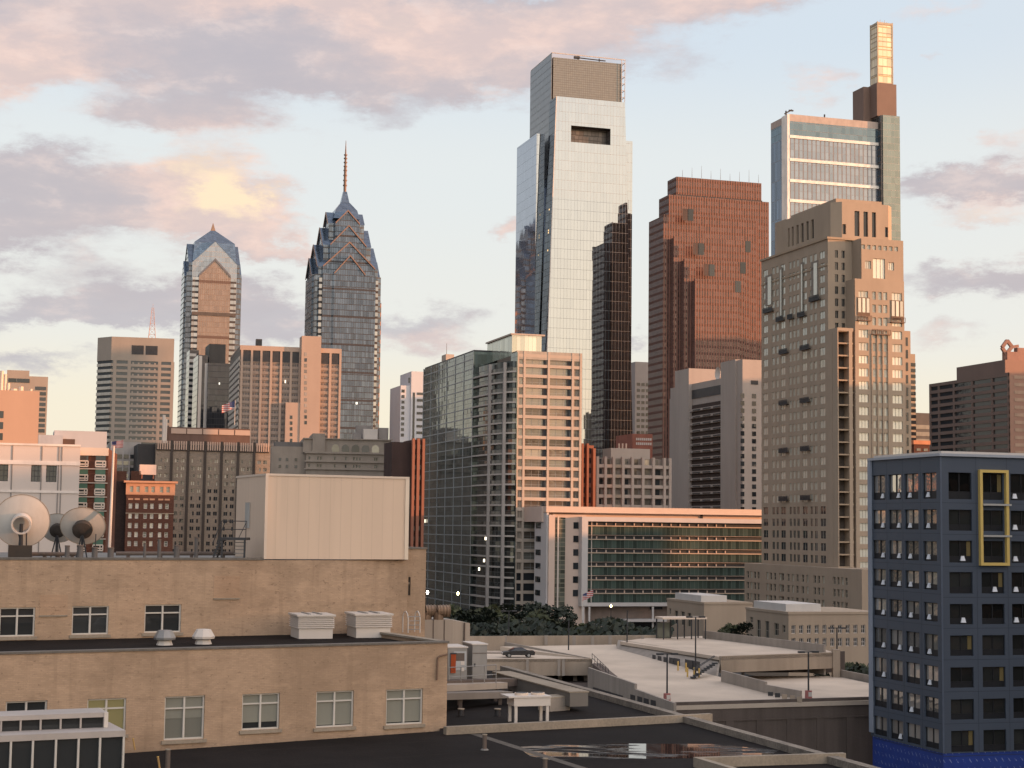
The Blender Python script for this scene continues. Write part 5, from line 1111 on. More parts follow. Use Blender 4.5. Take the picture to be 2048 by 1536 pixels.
# lower deck at right, running in under the upper one
LZ = 9.9; lw = lambda px, py: gz(px, py, LZ)
poly(M(), [lw(1612, 1402), lw(1765, 1396), lw(1765, 1372), lw(1672, 1352), lw(1440, 1352), lw(1440, 1358), lw(1530, 1376)], .4).build('lower_ramp_deck', deck, garage)
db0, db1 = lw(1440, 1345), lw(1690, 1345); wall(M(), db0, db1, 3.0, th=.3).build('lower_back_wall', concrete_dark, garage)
q0, q1, q2 = g2(1442, 1362), g2(1530, 1386), g2(1600, 1399)
side_parapet([q0, q1, q2], 'side_parapet', (1.35, 1.0), None, concrete, .5)
for k, px_ in enumerate((1542, 1556, 1570, 1586, 1600)): p = g2(px_, 1392 + k * 3.0); M().box(-.3, .3, -.1, .0, .05, .5 + .04 * k).build('parapet_opening', concrete_warm if k > 1 else dark_metal, garage).location = p + Vector((-.1, -.2, 0))
# outer stair against the dividing wall
m_ = M(); a0, a1 = g2(1385, 1355), g2(1428, 1348)
for k in range(9):
    p = a0.lerp(a1, k / 8); m_.box(p.x - .35, p.x + .35, p.y - 1.2, p.y - .2, p.z + k * .17, p.z + k * .17 + .17)
m_.tube(a0 + Vector((0, -1.2, 1.0)), a1 + Vector((0, -1.2, 2.4)), .05, n=5).tube(a0 + Vector((0, -.2, 1.0)), a1 + Vector((0, -.2, 2.4)), .05, n=5); m_.build('outer_stair', dark_metal, garage)
# near outer wall of the garage
n0, n1 = g2(1325, 1412), g2(1790, 1398.5)
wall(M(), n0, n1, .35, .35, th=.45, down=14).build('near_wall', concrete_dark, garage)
nd = (n1 - n0); L_ = nd.length; nd.normalize(); nn = Vector((nd.y, -nd.x, 0)).normalized()
for k in range(6):
    p = n0 + nd * (L_ * (.28 + k * .13)); e_ = nd * .5; lo_, hi_ = Vector((0, 0, -13)), Vector((0, 0, -1.9)); ring_ = [p - e_ + lo_, p + e_ + lo_, p + e_ + hi_, p - e_ + hi_]
    M().loft([ring_, [v + nn * .12 for v in ring_]]).build('wall_pilaster', concrete_dark, garage)
m_ = M(); p0, p1 = n0 + nn * .14 + Vector((0, 0, -1.9)), n1 + nn * .14 + Vector((0, 0, -1.9)); m_.loft([[p0, p1, p1 + Vector((0, 0, .14)), p0 + Vector((0, 0, .14))], [v - nn * .12 for v in (p0, p1, p1 + Vector((0, 0, .14)), p0 + Vector((0, 0, .14)))]]); m_.build('wall_ledge', concrete_dark, garage)
# stair shelter
p = U(1327, 1279); t = thing('stair_shelter', 'flat canopy on thin dark posts over the garage stair', 'canopy', p, rad(17)); wd = (1417 - 1327) / F * p.y
M().box(-.2, wd + .2, -.2, 3.0, 3.05, 3.35).build('canopy_roof', cream_metal, t)
for k in range(4):
    for y in (0, 2.8): M().box(wd * k / 3 - .08, wd * k / 3 + .08, y - .08, y + .08, 0, 3.04).build('post', dark_metal, t)
M().box(.1, wd * .32, 2.85, 2.9, 0, 2.4).build('back_screen', curtain('shelter glass', (.16, .17, .14), .3, 1.4, 3.2, .08, .1, (.08, .08, .07)), t)
# bollards
ycol = mat('yellow bollard paint', (.50, .33, .10), .6)
for k, (px_, py_) in enumerate(((1356, 1341), (1372, 1344), (1375, 1354), (1388, 1354), (1398, 1355))):
    p = g2(px_, py_); t = thing('bollard', 'yellow bollard at the foot of the garage wall stair', 'bollard', p, group='yellow bollards by the garage stair'); M().tube((0, 0, 0), (0, 0, 1.15), .11, n=8).build('post', ycol, t); M().tube((0, 0, 1.15), (0, 0, 1.22), .11, .05, n=8).build('cap', ycol, t)

# ---- lamp posts
def lamp(label, foot, top_py, basecol=None, heads=2, arm=.9):
    t = thing('lamp_post', label, 'lamp post', foot, rad(17), 'lamp posts on the garage roof'); k = foot.y; dr = ray(0, 0)
    px_ = 1024 + foot.x / foot.y * F; zt = at(px_, top_py, k).z - foot.z; zb = 0
    if basecol: M().tube((0, 0, 0), (0, 0, 1.2), .42, .40, 10).build('base', basecol, t); zb = 1.2; M().box(-.22, .22, -.46, -.43, .55, 1.05).build('notice', white_metal, t)
    M().tube((0, 0, zb), (0, 0, zt), .11, .09, 8).build('pole', dark_metal, t)
    M().box(-arm, arm, -.05, .05, zt - .06, zt + .06).build('arm', dark_metal, t)
    for s_ in (-1, 1)[:heads]: M().prism([(s_ * arm - .38, -.2), (s_ * arm + .38, -.2), (s_ * arm + .38, .2), (s_ * arm - .38, .2)], zt - .1, zt + .1).build('lamp_head', dark_metal, t)
redb = mat('faded red base paint', (.34, .13, .12), .8)
lamp('tall dark lamp post with faded red base by the near corner of the middle deck', g2(1334, 1408), 1308, redb)
lamp('tall dark lamp post with faded red base by the lower deck at the blue building', g2(1617, 1402), 1304, redb)
lamp('dark lamp post in front of the outer stair of the upper deck', g2(1391, 1352), 1234)
lamp('dark lamp post just behind the parked car', gz(1137, 1307, 11.5), 1240, None, 0, .1)
lamp('faint lamp post at the far wall behind the parked car', gz(1017, 1287, 12), 1222)
lamp('thin dark lamp post before the low brick ground floor', g2(1254, 1299), 1222, None, 0, .1)
lamp('dark lamp post before the tan annex windows', U(1674, 1302), 1256)
# street lights that are lit, down by the trees
for k, (px_, py_, Yd, lab) in enumerate(((855, 1185, 330, 'lit white street lamp beside the beige rooftop wall'), (916, 1187, 360, 'lit yellow street lamp among the trees'), (1222, 1212, 420, 'lit street lamp under the green glazed block'))):
    p = at(px_, py_, Yd); t = thing('street_lamp', lab, 'street lamp', (p.x, p.y, 0), 0, 'lit street lamps'); M().tube((0, 0, 0), (0, 0, p.z - .3), .1, .07, 6).build('pole', dark_metal, t)
    m_ = M()
    for i in range(5): r0, r1 = [max(.03, .25 * math.sin(math.pi * j / 5)) for j in (i, i + 1)]; m_.tube((0, 0, p.z + .4 - .8 * i / 5), (0, 0, p.z + .4 - .8 * (i + 1) / 5), r0, r1, 8)
    m_.build('lamp_head', emit('lamp glow ' + 'abc'[k], [(1, .95, .85), (1, .85, .35), (1, .75, .3)][k], 9.), t)

# ---- parked car
def car(p, rz):
    t = thing('parked_car', 'black saloon car parked alone on the garage roof', 'car', p, rz); paint = mat('black car paint', (.012, .012, .016), .25, .05, spec=.6); tyre = mat('tyre rubber', (.015, .015, .015), .9)
    prof = [(-2.3, .35), (-2.32, .62), (-2.2, .78), (-1.3, .92), (-.55, 1.36), (.55, 1.42), (1.35, 1.02), (2.15, 1.0), (2.32, .8), (2.3, .35)]
    m_ = M(); sec = lambda y, sh, k: [(x * sh, y, z if z < 1.0 else .98 + (z - .98) * k) for x, z in prof]
    m_.loft([sec(-.9, .97, .0), sec(-.84, 1, .55), sec(-.62, 1, 1), sec(.62, 1, 1), sec(.84, 1, .55), sec(.9, .97, .0)]); m_.build('body', paint, t)
    gls = glass('car window glass', (.10, .11, .12), .4)
    for s_ in (-1, 1):
        M().face([(-1.05, s_ * .88, 1.0), (1.1, s_ * .88, 1.02), (.5, s_ * .70, 1.34), (-.5, s_ * .70, 1.30)]).build('side_window', gls, t)
        M().box(2.28, 2.34, s_ * .62 - .2, s_ * .62 + .2, .68, .86).build('tail_light', mat('tail light red', (.35, .03, .02), .4), t); M().box(-2.35, -2.27, s_ * .6 - .2, s_ * .6 + .2, .58, .72).build('headlight', white_metal, t)
        for x in (-1.42, 1.42):
            wl = M().tube((x, s_ * .74, .33), (x, s_ * .93, .33), .33, n=16).build('wheel', tyre, t); M().tube((x, s_ * .935, .33), (x, s_ * .95, .33), .21, n=12).build('rim', grey_metal, wl)
    M().face([(-1.32, -.7, .95), (-1.32, .7, .95), (-.6, .6, 1.36), (-.6, -.6, 1.36)]).build('windscreen', gls, t).location = (-.02, 0, .01)
    M().face([(1.34, -.7, 1.05), (1.34, .7, 1.05), (.62, .6, 1.43), (.62, -.6, 1.43)]).build('rear_window', gls, t).location = (.02, 0, .01)
    M().box(2.335, 2.35, -.25, .25, .62, .74).build('number_plate', white_metal, t)
car(gz(1036, 1314.5, zc_), rad(8))

# ================================================================== TREES
def leafmat(nm, c):
    m_, t_, bs = newmat(nm); oc = t_.n('ShaderNodeTexCoord', out=3); g_ = t_.nt.nodes.new('ShaderNodeNewGeometry')
    n1 = t_.noise(oc, .5, 3.); c_ = t_.mix(t_.m('ADD', t_.m('MULTIPLY', g_.outputs['Random Per Island'], .6), t_.m('MULTIPLY', n1, .4)), mul(c, .45), mul(c, 1.6)); t_.put(bs.inputs['Base Color'], c_); bs.inputs['Roughness'].default_value = .8; return m_
leaf = [leafmat('dark green leaves', (.013, .020, .008)), leafmat('olive green leaves', (.036, .042, .014)), leafmat('deep green leaves', (.009, .016, .008))]
bark = mat('bark', (.05, .04, .03), .95)
def crown_mesh(seed, m_leaf, n=1500, r=(1., 1., .85)):
    rn = random.Random(seed); m_ = M(); lobes = []
    for k in range(13):
        a, z = rn.uniform(0, 6.28), rn.uniform(-.55, .75); q = math.sqrt(max(.05, 1 - z * z)) * rn.uniform(.25, .72); lobes.append((math.cos(a) * q, math.sin(a) * q, z * .8, rn.uniform(.22, .42)))
    for k in range(n):
        l = lobes[k % len(lobes)]; v = Vector((rn.gauss(0, 1), rn.gauss(0, 1), rn.gauss(0, 1))).normalized() * l[3] * rn.uniform(.55, 1.08)
        p = Vector((l[0] + v.x, l[1] + v.y, l[2] + v.z * .8)); s_ = rn.uniform(.035, .075); e = Vector((rn.gauss(0, 1), rn.gauss(0, 1), rn.gauss(0, .6))).normalized(); f_ = e.orthogonal().normalized()
        m_.face([p - e * s_ - f_ * s_ * .6, p + e * s_ - f_ * s_ * .6, p + e * s_ * .8 + f_ * s_ * .7, p - e * s_ * .8 + f_ * s_ * .7])
    return m_.mesh('crown', m_leaf)
crowns = [crown_mesh(k, leaf[k % 3], 1700) for k in range(6)]
def trunk_mesh(seed):
    rn = random.Random(seed); m_ = M(); m_.tube((0, 0, 0), (0, 0, .5), .035, .022, 7)
    for k in range(5): a = k * 1.3 + rn.random(); m_.tube((0, 0, .34 + k * .05), (.22 * math.cos(a), .22 * math.sin(a), .62 + .05 * k), .016, .006, 5)
    return m_.mesh('trunk', bark)
trunks = [trunk_mesh(k) for k in range(3)]
TR = [(862, 1215, 330, 6), (905, 1205, 325, 7), (952, 1222, 310, 6), (1000, 1226, 318, 6), (1046, 1212, 335, 7), (1090, 1214, 340, 6.5), (1118, 1240, 300, 4.5), (1150, 1246, 296, 4.2), (975, 1250, 290, 4.5), (1060, 1252, 292, 4.2), (930, 1244, 300, 5), (1128, 1218, 352, 3.6), (1185, 1256, 310, 3.6), (1262, 1246, 345, 3.4), (1225, 1262, 300, 2.6), (880, 1238, 340, 6), (1462, 1246, 335, 3.6), (1486, 1250, 330, 3.0), (1700, 1330, 262, 5.5), (1735, 1322, 268, 6), (1660, 1312, 300, 3.5), (1020, 1206, 350, 5.5), (970, 1204, 350, 5.5), (1098, 1262, 288, 3.0), (1010, 1262, 288, 3.4)]
KIND = ['broad dark green tree', 'loose olive green tree', 'dense deep green tree']
for k, (px_, py_, Yd, r) in enumerate(TR):
    p = at(px_, py_ - 4, Yd); p.z -= r * .8; ht = p.z + r * .75
    if k in (18, 19, 20): where = 'between the garage and the blue building'
    elif k in (16, 17): where = 'in front of the tan annex'
    elif k in (12, 13, 14): where = 'by the ground floor of the green glazed block'
    else: where = 'in the belt behind the garage far wall'
    t = thing('broadleaf_tree', f'{KIND[k % 3]} {where}', 'tree', (p.x, p.y, 0), k * 1.7, f'{KIND[k % 3]}s {where}')
    o = link(bpy.data.objects.new('crown', crowns[k % 6])); o.parent = t; o.location = (0, 0, p.z); o.scale = (r, r, r * (.85 + .1 * (k % 3)))
    o = link(bpy.data.objects.new('trunk', trunks[k % 3])); o.parent = t; o.scale = (ht * .9, ht * .9, max(3, p.z + r * .2) / .72 * .9)
und = M(); rn = random.Random(5)
for k in range(9000):
    px_ = rn.uniform(840, 1345); Yd = rn.uniform(268, 330); p = at(px_, 1268, Yd); z = rn.uniform(0, max(1.0, at(px_, 1246 + 10 * math.sin(px_ * .04), Yd).z)); s_ = rn.uniform(.2, .45); e = Vector((rn.gauss(0, 1), rn.gauss(0, 1), rn.gauss(0, .6))).normalized(); f_ = e.orthogonal().normalized(); c = Vector((p.x, p.y, z))
    und.face([c - e * s_ - f_ * s_, c + e * s_ - f_ * s_, c + e * s_ + f_ * s_, c - e * s_ + f_ * s_])
und.build('undergrowth', leaf[2], None, kind='stuff', label='dark undergrowth filling in beneath the trees behind the garage')

# ================================================================== BLUE BUILDING
b = Bld('blue_building', 'navy blue clad building with a yellow window frame and bright blue wrapped base', 'apartment building', 1882, 1060, 172)
def pnl(nm, c): 
    m_ = mat(nm, c, .55, .05, .12, streak=.2, spec=.4); return m_
navy = pnl('navy metal panel', (.058, .074, .102)); trim = mat('grey blue trim', (.24, .27, .33), .6)
dp = b.d(1740, 1060); xe = b.x(2230, 1060); zt = b.z(1882, 912); z0 = b.z(1882, 1507)
wg = glass('apartment window glass', (.52, .50, .47), .7, .02, .05, .5, .02); wdg = glass('dim apartment glass', (.03, .031, .03), .35, .03, .04, .7, .02); wf = mat('black window frame', (.014, .015, .018), .5)  # front panes darkened, side panes brightened for the light on each face
tops = [951, 1020, 1080, 1137, 1195, 1254, 1313, 1372, 1430]; bots = [1000, 1058, 1117, 1171, 1230, 1295, 1353, 1411, 1468]
LC = [(1745.5, 1771), (1777.5, 1803), (1809.5, 1837), (1846, 1873.5)]
rzs = [(b.Lp(1747, q)[1], b.Lp(1747, p)[1]) for p, q in zip(tops, bots)]
lrc = [(b.d(c, 1060), b.d(a, 1060), lo, hi) for lo, hi in rzs for a, c in LC]
rtops = [944.5, 1019, 1081, 1144, 1208, 1271, 1335, 1399, 1462]; rbots = [998, 1061, 1125, 1187, 1249, 1312, 1376, 1440, 1505]
RC = [(1898, 1944), (1962, 2007), (2022, 2068), (2086, 2132), (2150, 2196)]
frc = [(b.x(a, 1060), b.x(c, 1060), b.z(1900, q), b.z(1900, p)) for p, q in zip(rtops, rbots) for a, c in RC]
m_ = M(); m_.facade('L', 0, 0, dp, z0, zt, lrc, .28); m_.facade('F', 0, 0, xe, z0, zt, frc, .28); m_.box(.29, xe, .29, dp, z0, zt - .25); m_.build('wall', navy, b.root)
def big_win(wd, h, gm):
    m_ = M(); a, c = wd / 2, h / 2; f_ = .07; m_.box(-a, a, -.02, .05, -c, -c + h * .27, 1)
    m_.face([(-a, .05, -c), (a, .05, -c), (a, .05, c), (-a, .05, c)], 0)
    for x in (-a, a - f_, -f_ * .8): m_.box(x, x + f_ * (1 if abs(x) > .2 else 1.6), -.04, .055, -c, c, 1)
    m_.box(-a, a, -.035, .052, c - f_, c, 1); m_.box(-a, a, -.035, .052, -c + h * .27, -c + h * .27 + f_, 1); return m_.mesh('window', [gm, wf])
cap = mat('white vent cover', (.62, .64, .68), .6)
vm_ = M().loft([[(-.36, -.28, -.3), (.36, -.28, -.3), (.36, -.02, -.3), (-.36, -.02, -.3)], [(-.18, -.16, .34), (.24, -.16, .34), (.24, -.02, .34), (-.18, -.02, .34)]]).mesh('vent_cover', cap)
cache = {}
for side, rcs in (('L', lrc), ('F', frc)):
    for k, (a, c, lo, hi) in enumerate(rcs):
        key = (side, round(c - a, 1), round(hi - lo, 1)); me = cache.setdefault(key, big_win(c - a, hi - lo, wg if side == 'L' else wdg))
        o = link(bpy.data.objects.new('window', me)); o.parent = b.root
        if side == 'L': o.location = (.21, (a + c) / 2, (lo + hi) / 2); o.rotation_euler = (0, 0, -math.pi / 2)
        else: o.location = ((a + c) / 2, .21, (lo + hi) / 2)
        if side == 'L' and not (k >= 24 and k % 3) or side == 'F' and k in (2, 3, 7, 10, 12, 16, 17, 20, 22):
            v = link(bpy.data.objects.new('vent_cover', vm_)); v.parent = o; v.location = ((c - a) * ((-.18 if k % 4 > 1 else .22) if side == 'L' else (-.3 if k % 5 == 2 else .1)), .02, -(hi - lo) * .5 + .42); v.scale = (.8, .8, .8)
        if side == 'F' and k % 3 == 1: M().box((c - a) * .5 - .55, (c - a) * .5 - .08, .02, .045, -(hi - lo) * .2, (hi - lo) * .46).build('curtain', mat('mustard curtain', (.16, .12, .05), .9), o)
jn = pnl('dark panel joint', (.03, .04, .058))
for k in range(9):
    zj = rzs[k][0] - .42; b.box('panel_joint', -.006, -.001, 0, dp - .6, zj, zj + .05, jn); zj = frc[k * len(RC)][2] - .42; b.box('panel_joint', .02, xe, -.006, -.001, zj, zj + .05, jn)
for a in (1774, 1806, 1841.5): yj = b.d(a, 1060); b.box('panel_joint', -.009, -.0065, yj - .025, yj + .025, z0, zt, jn)
for a in (1953, 2014.5): xj = b.x(a, 1060); b.box('panel_joint', xj - .025, xj + .025, -.009, -.0065, z0, zt, jn)
b.box('parapet_cap', -.25, xe, -.25, dp + .1, zt, zt + .28, mat('parapet flashing', (.34, .36, .40), .5, .05)); b.box('parapet_liner', .3, xe, .3, dp - .4, zt + .28, zt + .55, white_metal)
b.box('corner_trim', -.2, -.02, dp - .55, dp + .15, z0 + .4, zt, trim); b.box('corner_trim', -.06, .12, -.06, -.01, z0, zt, pnl('navy corner bead', (.08, .10, .14)))
yl = mat('yellow frame paint', (.60, .43, .14), .5, .04); fx0, fx1 = b.x(1956.5, 1030), b.x(2014, 1030); fz0, fz1 = b.z(1985, 1131), b.z(1985, 940)
m_ = M()
for q in ((fx0, fx0 + .32, fz0, fz1), (fx1 - .32, fx1, fz0, fz1), (fx0 + .32, fx1 - .32, fz0, fz0 + .3), (fx0 + .32, fx1 - .32, fz1 - .3, fz1)): m_.box(q[0], q[1], -.42, -.02, q[2], q[3])
m_.build('yellow_frame', yl, b.root)
for p in (1009.5, 1072): b.box('frame_ledge', fx0 + .34, fx1 + .25, -.5, -.02, b.z(1985, p) - .1, b.z(1985, p) + .1, mat('grey ledge', (.36, .35, .33), .6))
def wrapmat():
    m_, t, bs = newmat('bright blue house wrap'); oc = t.n('ShaderNodeTexCoord', out=3); x, y, z = t.xyz(oc)
    s_ = t.m('SUBTRACT', x, y); k = t.m('FRACT', t.m('MULTIPLY', t.m('ADD', s_, t.m('MULTIPLY', z, .7)), 1.3)); k2 = t.m('FRACT', t.m('MULTIPLY', z, 1.1))
    n = t.noise(oc, 5., 3.); mk = t.m('MULTIPLY', t.m('MULTIPLY', t.m('LESS_THAN', k, .14), t.m('LESS_THAN', k2, .42)), t.m('GREATER_THAN', n, .47))
    t.put(bs.inputs['Base Color'], t.mix(t.m('MULTIPLY', mk, .55), t.mix(t.noise(oc, .8, 4.), (.012, .03, .18), (.018, .055, .29)), (.33, .40, .58))); bs.inputs['Roughness'].default_value = .5; return m_
wr = wrapmat(); b.box('wrapped_base', .05, xe, .05, dp - .2, 0, z0 - .02, wr); 
px0 = b.x(1925, 1515, -3.4); b.box('podium_wrap', px0 + 1.5, xe, -6, .03, 0, z0 - 2.0, wr); b.box('podium_roof', px0 + 3, xe, -5.6, .0, z0 - 1.99, z0 - 1.8, roof_grey)
for k in range(5): M().tube((b.x(1996 + k * 12, 1520, -5), -5, z0 - 1.8), (b.x(1996 + k * 12, 1520, -5), -5, z0 - .9), .05, n=6).build('rail_post', dark_metal, b.root)

# ================================================================== NEAR ROOFS
b = Bld('beige_brick_building', 'beige brick building with stepped dark flat roofs and paired metal windows', 'building', 894, 1375, 84, b=61)
zr0 = 19.9; zp = b.z(700, 1291); SB = 11.2
F0 = lambda px, py: b.Fp(px, py, 0.)
lw = [((175, 253), (1397, 1470)), ((330, 410), (1392, 1479)), ((485, 560), (1387, 1459)), ((633, 708), (1382, 1454)), ((773, 846), (1378, 1449)), ((12, 95), (1402, 1478)), ((-150, -70), (1410, 1490))]
def rc_of(b, y, px0, px1, py0, py1): mx = (px0 + px1) / 2; return (b.x(px0, py0, y), b.x(px1, py0, y), b.z(mx, py1, y), b.z(mx, py0, y))
lrc = [rc_of(b, 0., a, c, p, q) for (a, c), (p, q) in lw]
X0 = b.x(-420, 1375)
m_ = M(); m_.facade('F', 0, X0, 0, 14.0, zp, lrc, .24); m_.box(X0, 0, .25, SB + .3, 14.0, zp - .35); m_.box(-.3, -.0, .25, SB + .3, zp - .35, zp - .004); m_.box(X0, -.31, .24, .5, zp - .35, zp - .003)
m_.build('lower_wall', beige_brick, b.root)
cop = mat('dark roof edging', (.13, .115, .10), .8, .3, 1.2, fine=.4)
b.box('roof_edging', X0, .06, -.06, .55, zp, zp + .09, cop); b.box('side_coping', -.4, .07, .56, SB, zp, zp + .10, curb)
b.box('lower_roof', X0, -.32, .52, SB - .02, zp - .34, zp - .2, roof_black)
zup = b.z(300, 1120, SB); xr_ = b.x(815, 1180, SB); xr2 = b.x(851, 1180, SB + .25)
uw = [((-75, -3), (1217, 1276)), ((0, 71), (1215, 1273)), ((145, 218), (1212, 1269)), ((290, 363), (1209, 1265))]
urc = [rc_of(b, SB, a, c, p, q) for (a, c), (p, q) in uw[1:]]
m_ = M(); m_.facade('F', SB, X0 - 8, xr_, zp - .7, zup, urc, .24); m_.box(X0 - 8, xr_, SB + .25, SB + 26, 14, zup - .3); m_.box(X0 - 8, xr_, SB + .24, SB + .5, zup - .3, zup - .003); m_.build('upper_wall', beige_brick, b.root)
src = [(b.x(816.5, 1180, SB + .25), b.x(821, 1180, SB + .25), b.z(818, 1191, SB + .25), b.z(818, 1154, SB + .25))]
m_ = M(); m_.facade('F', SB + .25, xr_ + .003, xr2, 14, b.z(835, 1098, SB + .25), src, .2); m_.box(xr_ + .003, xr2, SB + .46, SB + 18, 14, b.z(835, 1098, SB + .25)); m_.build('stair_block', beige_brick, b.root)
b.box('stair_coping', xr_ - .02, xr2 + .06, SB + .18, SB + 18, b.z(835, 1098, SB + .25), b.z(835, 1098, SB + .25) + .1, cop)
b.box('upper_edging', X0 - 8, b.x(527, 1117, SB) , SB - .05, SB + .5, zup, zup + .12, cop); b.box('upper_roof', X0 - 8, xr_ - .1, SB + .52, SB + 26, zup - .29, zup - .1, roof_grey)
winm = {}
def near_window(r, y, gl_, blind=None, vsplit=.72, name='window'):
    a, c, lo, hi = r; wd, h = c - a, hi - lo; t = link(bpy.data.objects.new(name, None)); t.parent = b.root; t.location = ((a + c) / 2, y + .14, (lo + hi) / 2)
    f = M(); w2, h2 = wd / 2, h / 2; q = .07
    for (x0, x1, z0, z1) in ((-w2, -w2 + q, -h2, h2), (w2 - q, w2, -h2, h2), (-w2 + q, w2 - q, -h2, -h2 + q), (-w2 + q, w2 - q, h2 - q, h2)): f.box(x0, x1, -.05, .08, z0, z1)
    f.box(-.045, .045, -.06, .075, -h2 + q, h2 - q); zz = -h2 + h * vsplit; f.box(-w2 + q, -.046, -.045, .07, zz - .035, zz + .035); f.box(.046, w2 - q, -.045, .07, zz - .035, zz + .035)
    f.build('frame', alum, t); M().face([(-w2, .05, -h2), (w2, .05, -h2), (w2, .05, h2), (-w2, .05, h2)]).build('pane', gl_, t)
    if blind: M().box(-w2 + q, w2 - q, .03, .045, -h2 + q + blind * h, h2 - q).build('blind', blindm, t)
    M().box(-w2 - .12, w2 + .12, -.24, .1, -h2 - .17, -h2 - .01).build('sill', curb, t)
    return t
blindm = mat('grey roller blind', (.20, .20, .17), .6, .08, .6); ng = glass('near dark glass', (.035, .038, .04), .2, .03, .01, .4, .006); bg_ = glass('near blind glass', (.19, .19, .165), .2, .08, .01, .15, .006)
for k, r in enumerate(urc): near_window(r, SB, ng, None, .70)
yg = emit('dim lit room', (.30, .25, .10), .13)
near_window(lrc[0], 0, yg, None, .72, 'lit_window'); near_window(lrc[1], 0, bg_, .45); near_window(lrc[2], 0, ng, .16); near_window(lrc[3], 0, ng, .0001 + .02); near_window(lrc[4], 0, ng, .03); near_window(lrc[5], 0, ng); near_window(lrc[6], 0, ng)
b.box('slit_window', src[0][0], src[0][1], SB + .38, SB + .42, src[0][2], src[0][3], ng); b.box('slit_bar', src[0][0], src[0][1], SB + .34, SB + .379, src[0][2] * .4 + src[0][3] * .6, src[0][2] * .4 + src[0][3] * .6 + .12, curb)
# bricked-up openings on the upper wall
for a, c, p, q in ((428, 480, 1152, 1196), (80, 136, 1190, 1230)): r = rc_of(b, SB, a, c, p, q); b.box('blocked_opening', r[0], r[1], SB - .012, SB + .1, r[2], r[3], brick('patch brick', (.40, .265, .175), (.36, .25, .175), .24, .08, var=.06, stain=.5, dark=.7)); b.box('blocked_sill', r[0], r[1], SB - .07, SB - .013, r[2] - .08, r[2], curb)
# wall pipe on the lower corner
m_ = M(); q0, q1, q2 = F0(872, 1360), F0(874, 1312), F0(893, 1308); m_.tube((q0[0], -.09, q0[1]), (q1[0], -.09, q1[1] - .1), .045, n=8).tube((q1[0], -.09, q1[1] - .1), (q1[0] + .12, -.09, q1[1]), .045, n=8).tube((q1[0] + .12, -.09, q1[1]), (q2[0], -.09, q2[1]), .045, n=8); m_.build('wall_pipe', mat('brown pipe', (.16, .10, .07), .7), b.root)
BB = b
# cream rooftop box with side door
pb = Bld('rooftop_plant_box', 'cream metal clad plant box standing on the beige brick roof', 'plant box', 529, 1117, BB.world(BB.x(529, 1117, SB), SB, 0).y + .35, b=66)
def ribbed(nm, c):
    m_, t, bs = newmat(nm); oc = t.n('ShaderNodeTexCoord', out=3); x, y, z = t.xyz(oc); fu = t.m('FRACT', t.m('MULTIPLY', t.m('ADD', x, y), 1.6)); n = t.noise(t.vm('MULTIPLY', oc, (1, 1, .2)), .5, 4.)
    t.put(bs.inputs['Base Color'], t.mix(n, mul(c, .92), mul(c, 1.06))); bs.inputs['Roughness'].default_value = .5
    c2_ = t.mix(t.m('MULTIPLY', t.m('GREATER_THAN', fu, .93), .22), t.mix(n, mul(c, .86), mul(c, 1.08)), mul(c, .55)); stn = t.noise(t.vm('MULTIPLY', oc, (1.2, 1.2, .08)), 1.0, 4.); t.put(bs.inputs['Base Color'], t.mix(t.ss(stn, .54, .74, 0.0, .22), c2_, mul(c, .6)))
    bn = t.nt.nodes.new('ShaderNodeBump'); bn.inputs['Strength'].default_value = .25; bn.inputs['Distance'].default_value = .03; t.put(bn.inputs['Height'], t.m('GREATER_THAN', fu, .86)); t.put(bs.inputs['Normal'], bn.outputs[0]); return m_
crm = ribbed('cream ribbed cladding', (.60, .455, .345)); x1 = pb.x(814, 1117); zb_, zt_ = pb.z(529, 1118), pb.z(529, 951); dpp = 8.5
dl = pb.d(472, 1030) if 3 < pb.d(472, 1030) < 20 else dpp
pb.box('cladding', 0, x1, 0, dl, zb_, zt_, crm); pb.box('edge_trim', -.05, x1 + .05, -.05, dl + .05, zt_, zt_ + .12, cream_metal); pb.box('corner_trim', -.06, .1, -.06, -.01, zb_, zt_, cream_metal); pb.box('corner_trim', x1 - .18, x1 + .05, -.06, -.01, zb_, zt_ - .01, mat('pale trim', (.66, .55, .44), .5))
d0, d1 = pb.d(500, 1030), pb.d(492, 1030); pb.box('door', -.06, -.01, d0, d1, pb.Lp(496, 1056)[1], pb.Lp(496, 1005)[1], mat('pale grey door', (.36, .35, .33), .6))
# steel stair up to that door
t = thing('steel_stair', 'black steel stair and railed landing by the cream plant box', 'stair', (0, 0, 0)); zr = zup - .05
q = lambda px, py, dY=0: at(px, py, pb.C.y + dY)
m_ = M(); lz = q(480, 1075).z
A, B_ = q(447, 1075), q(497, 1075); m_.box(A.x, B_.x, A.y - .8, A.y + .6, lz - .14, lz); m_.build('landing', dark_metal, t)
m_ = M()
for px_ in (447, 470, 496):
    p = q(px_, 1075); m_.tube((p.x, p.y - .75, lz), (p.x, p.y - .75, lz + .9), .025, n=5)
for h_ in (.45, .9): m_.tube((A.x, A.y - .75, lz + h_), (B_.x, B_.y - .75, lz + h_), .025, n=5)
m_.tube((q(482, 1075).x, A.y - .7, lz), (B_.x, A.y - .7, lz + .9), .02, n=5); m_.build('railing', dark_metal, t)
for px_ in (449, 494): p = q(px_, 1075); M().box(p.x - .05, p.x + .05, p.y - .78, p.y - .68, zr, lz - .14).build('leg', dark_metal, t)
m_ = M(); lo, hi = q(429, 1117), A
for k in range(9): f_ = k / 8; m_.box(lo.x + (hi.x - lo.x) * f_ - .14, lo.x + (hi.x - lo.x) * f_ + .14, A.y - .7, A.y + .5, zr + (lz - zr) * f_ - .05, zr + (lz - zr) * f_)
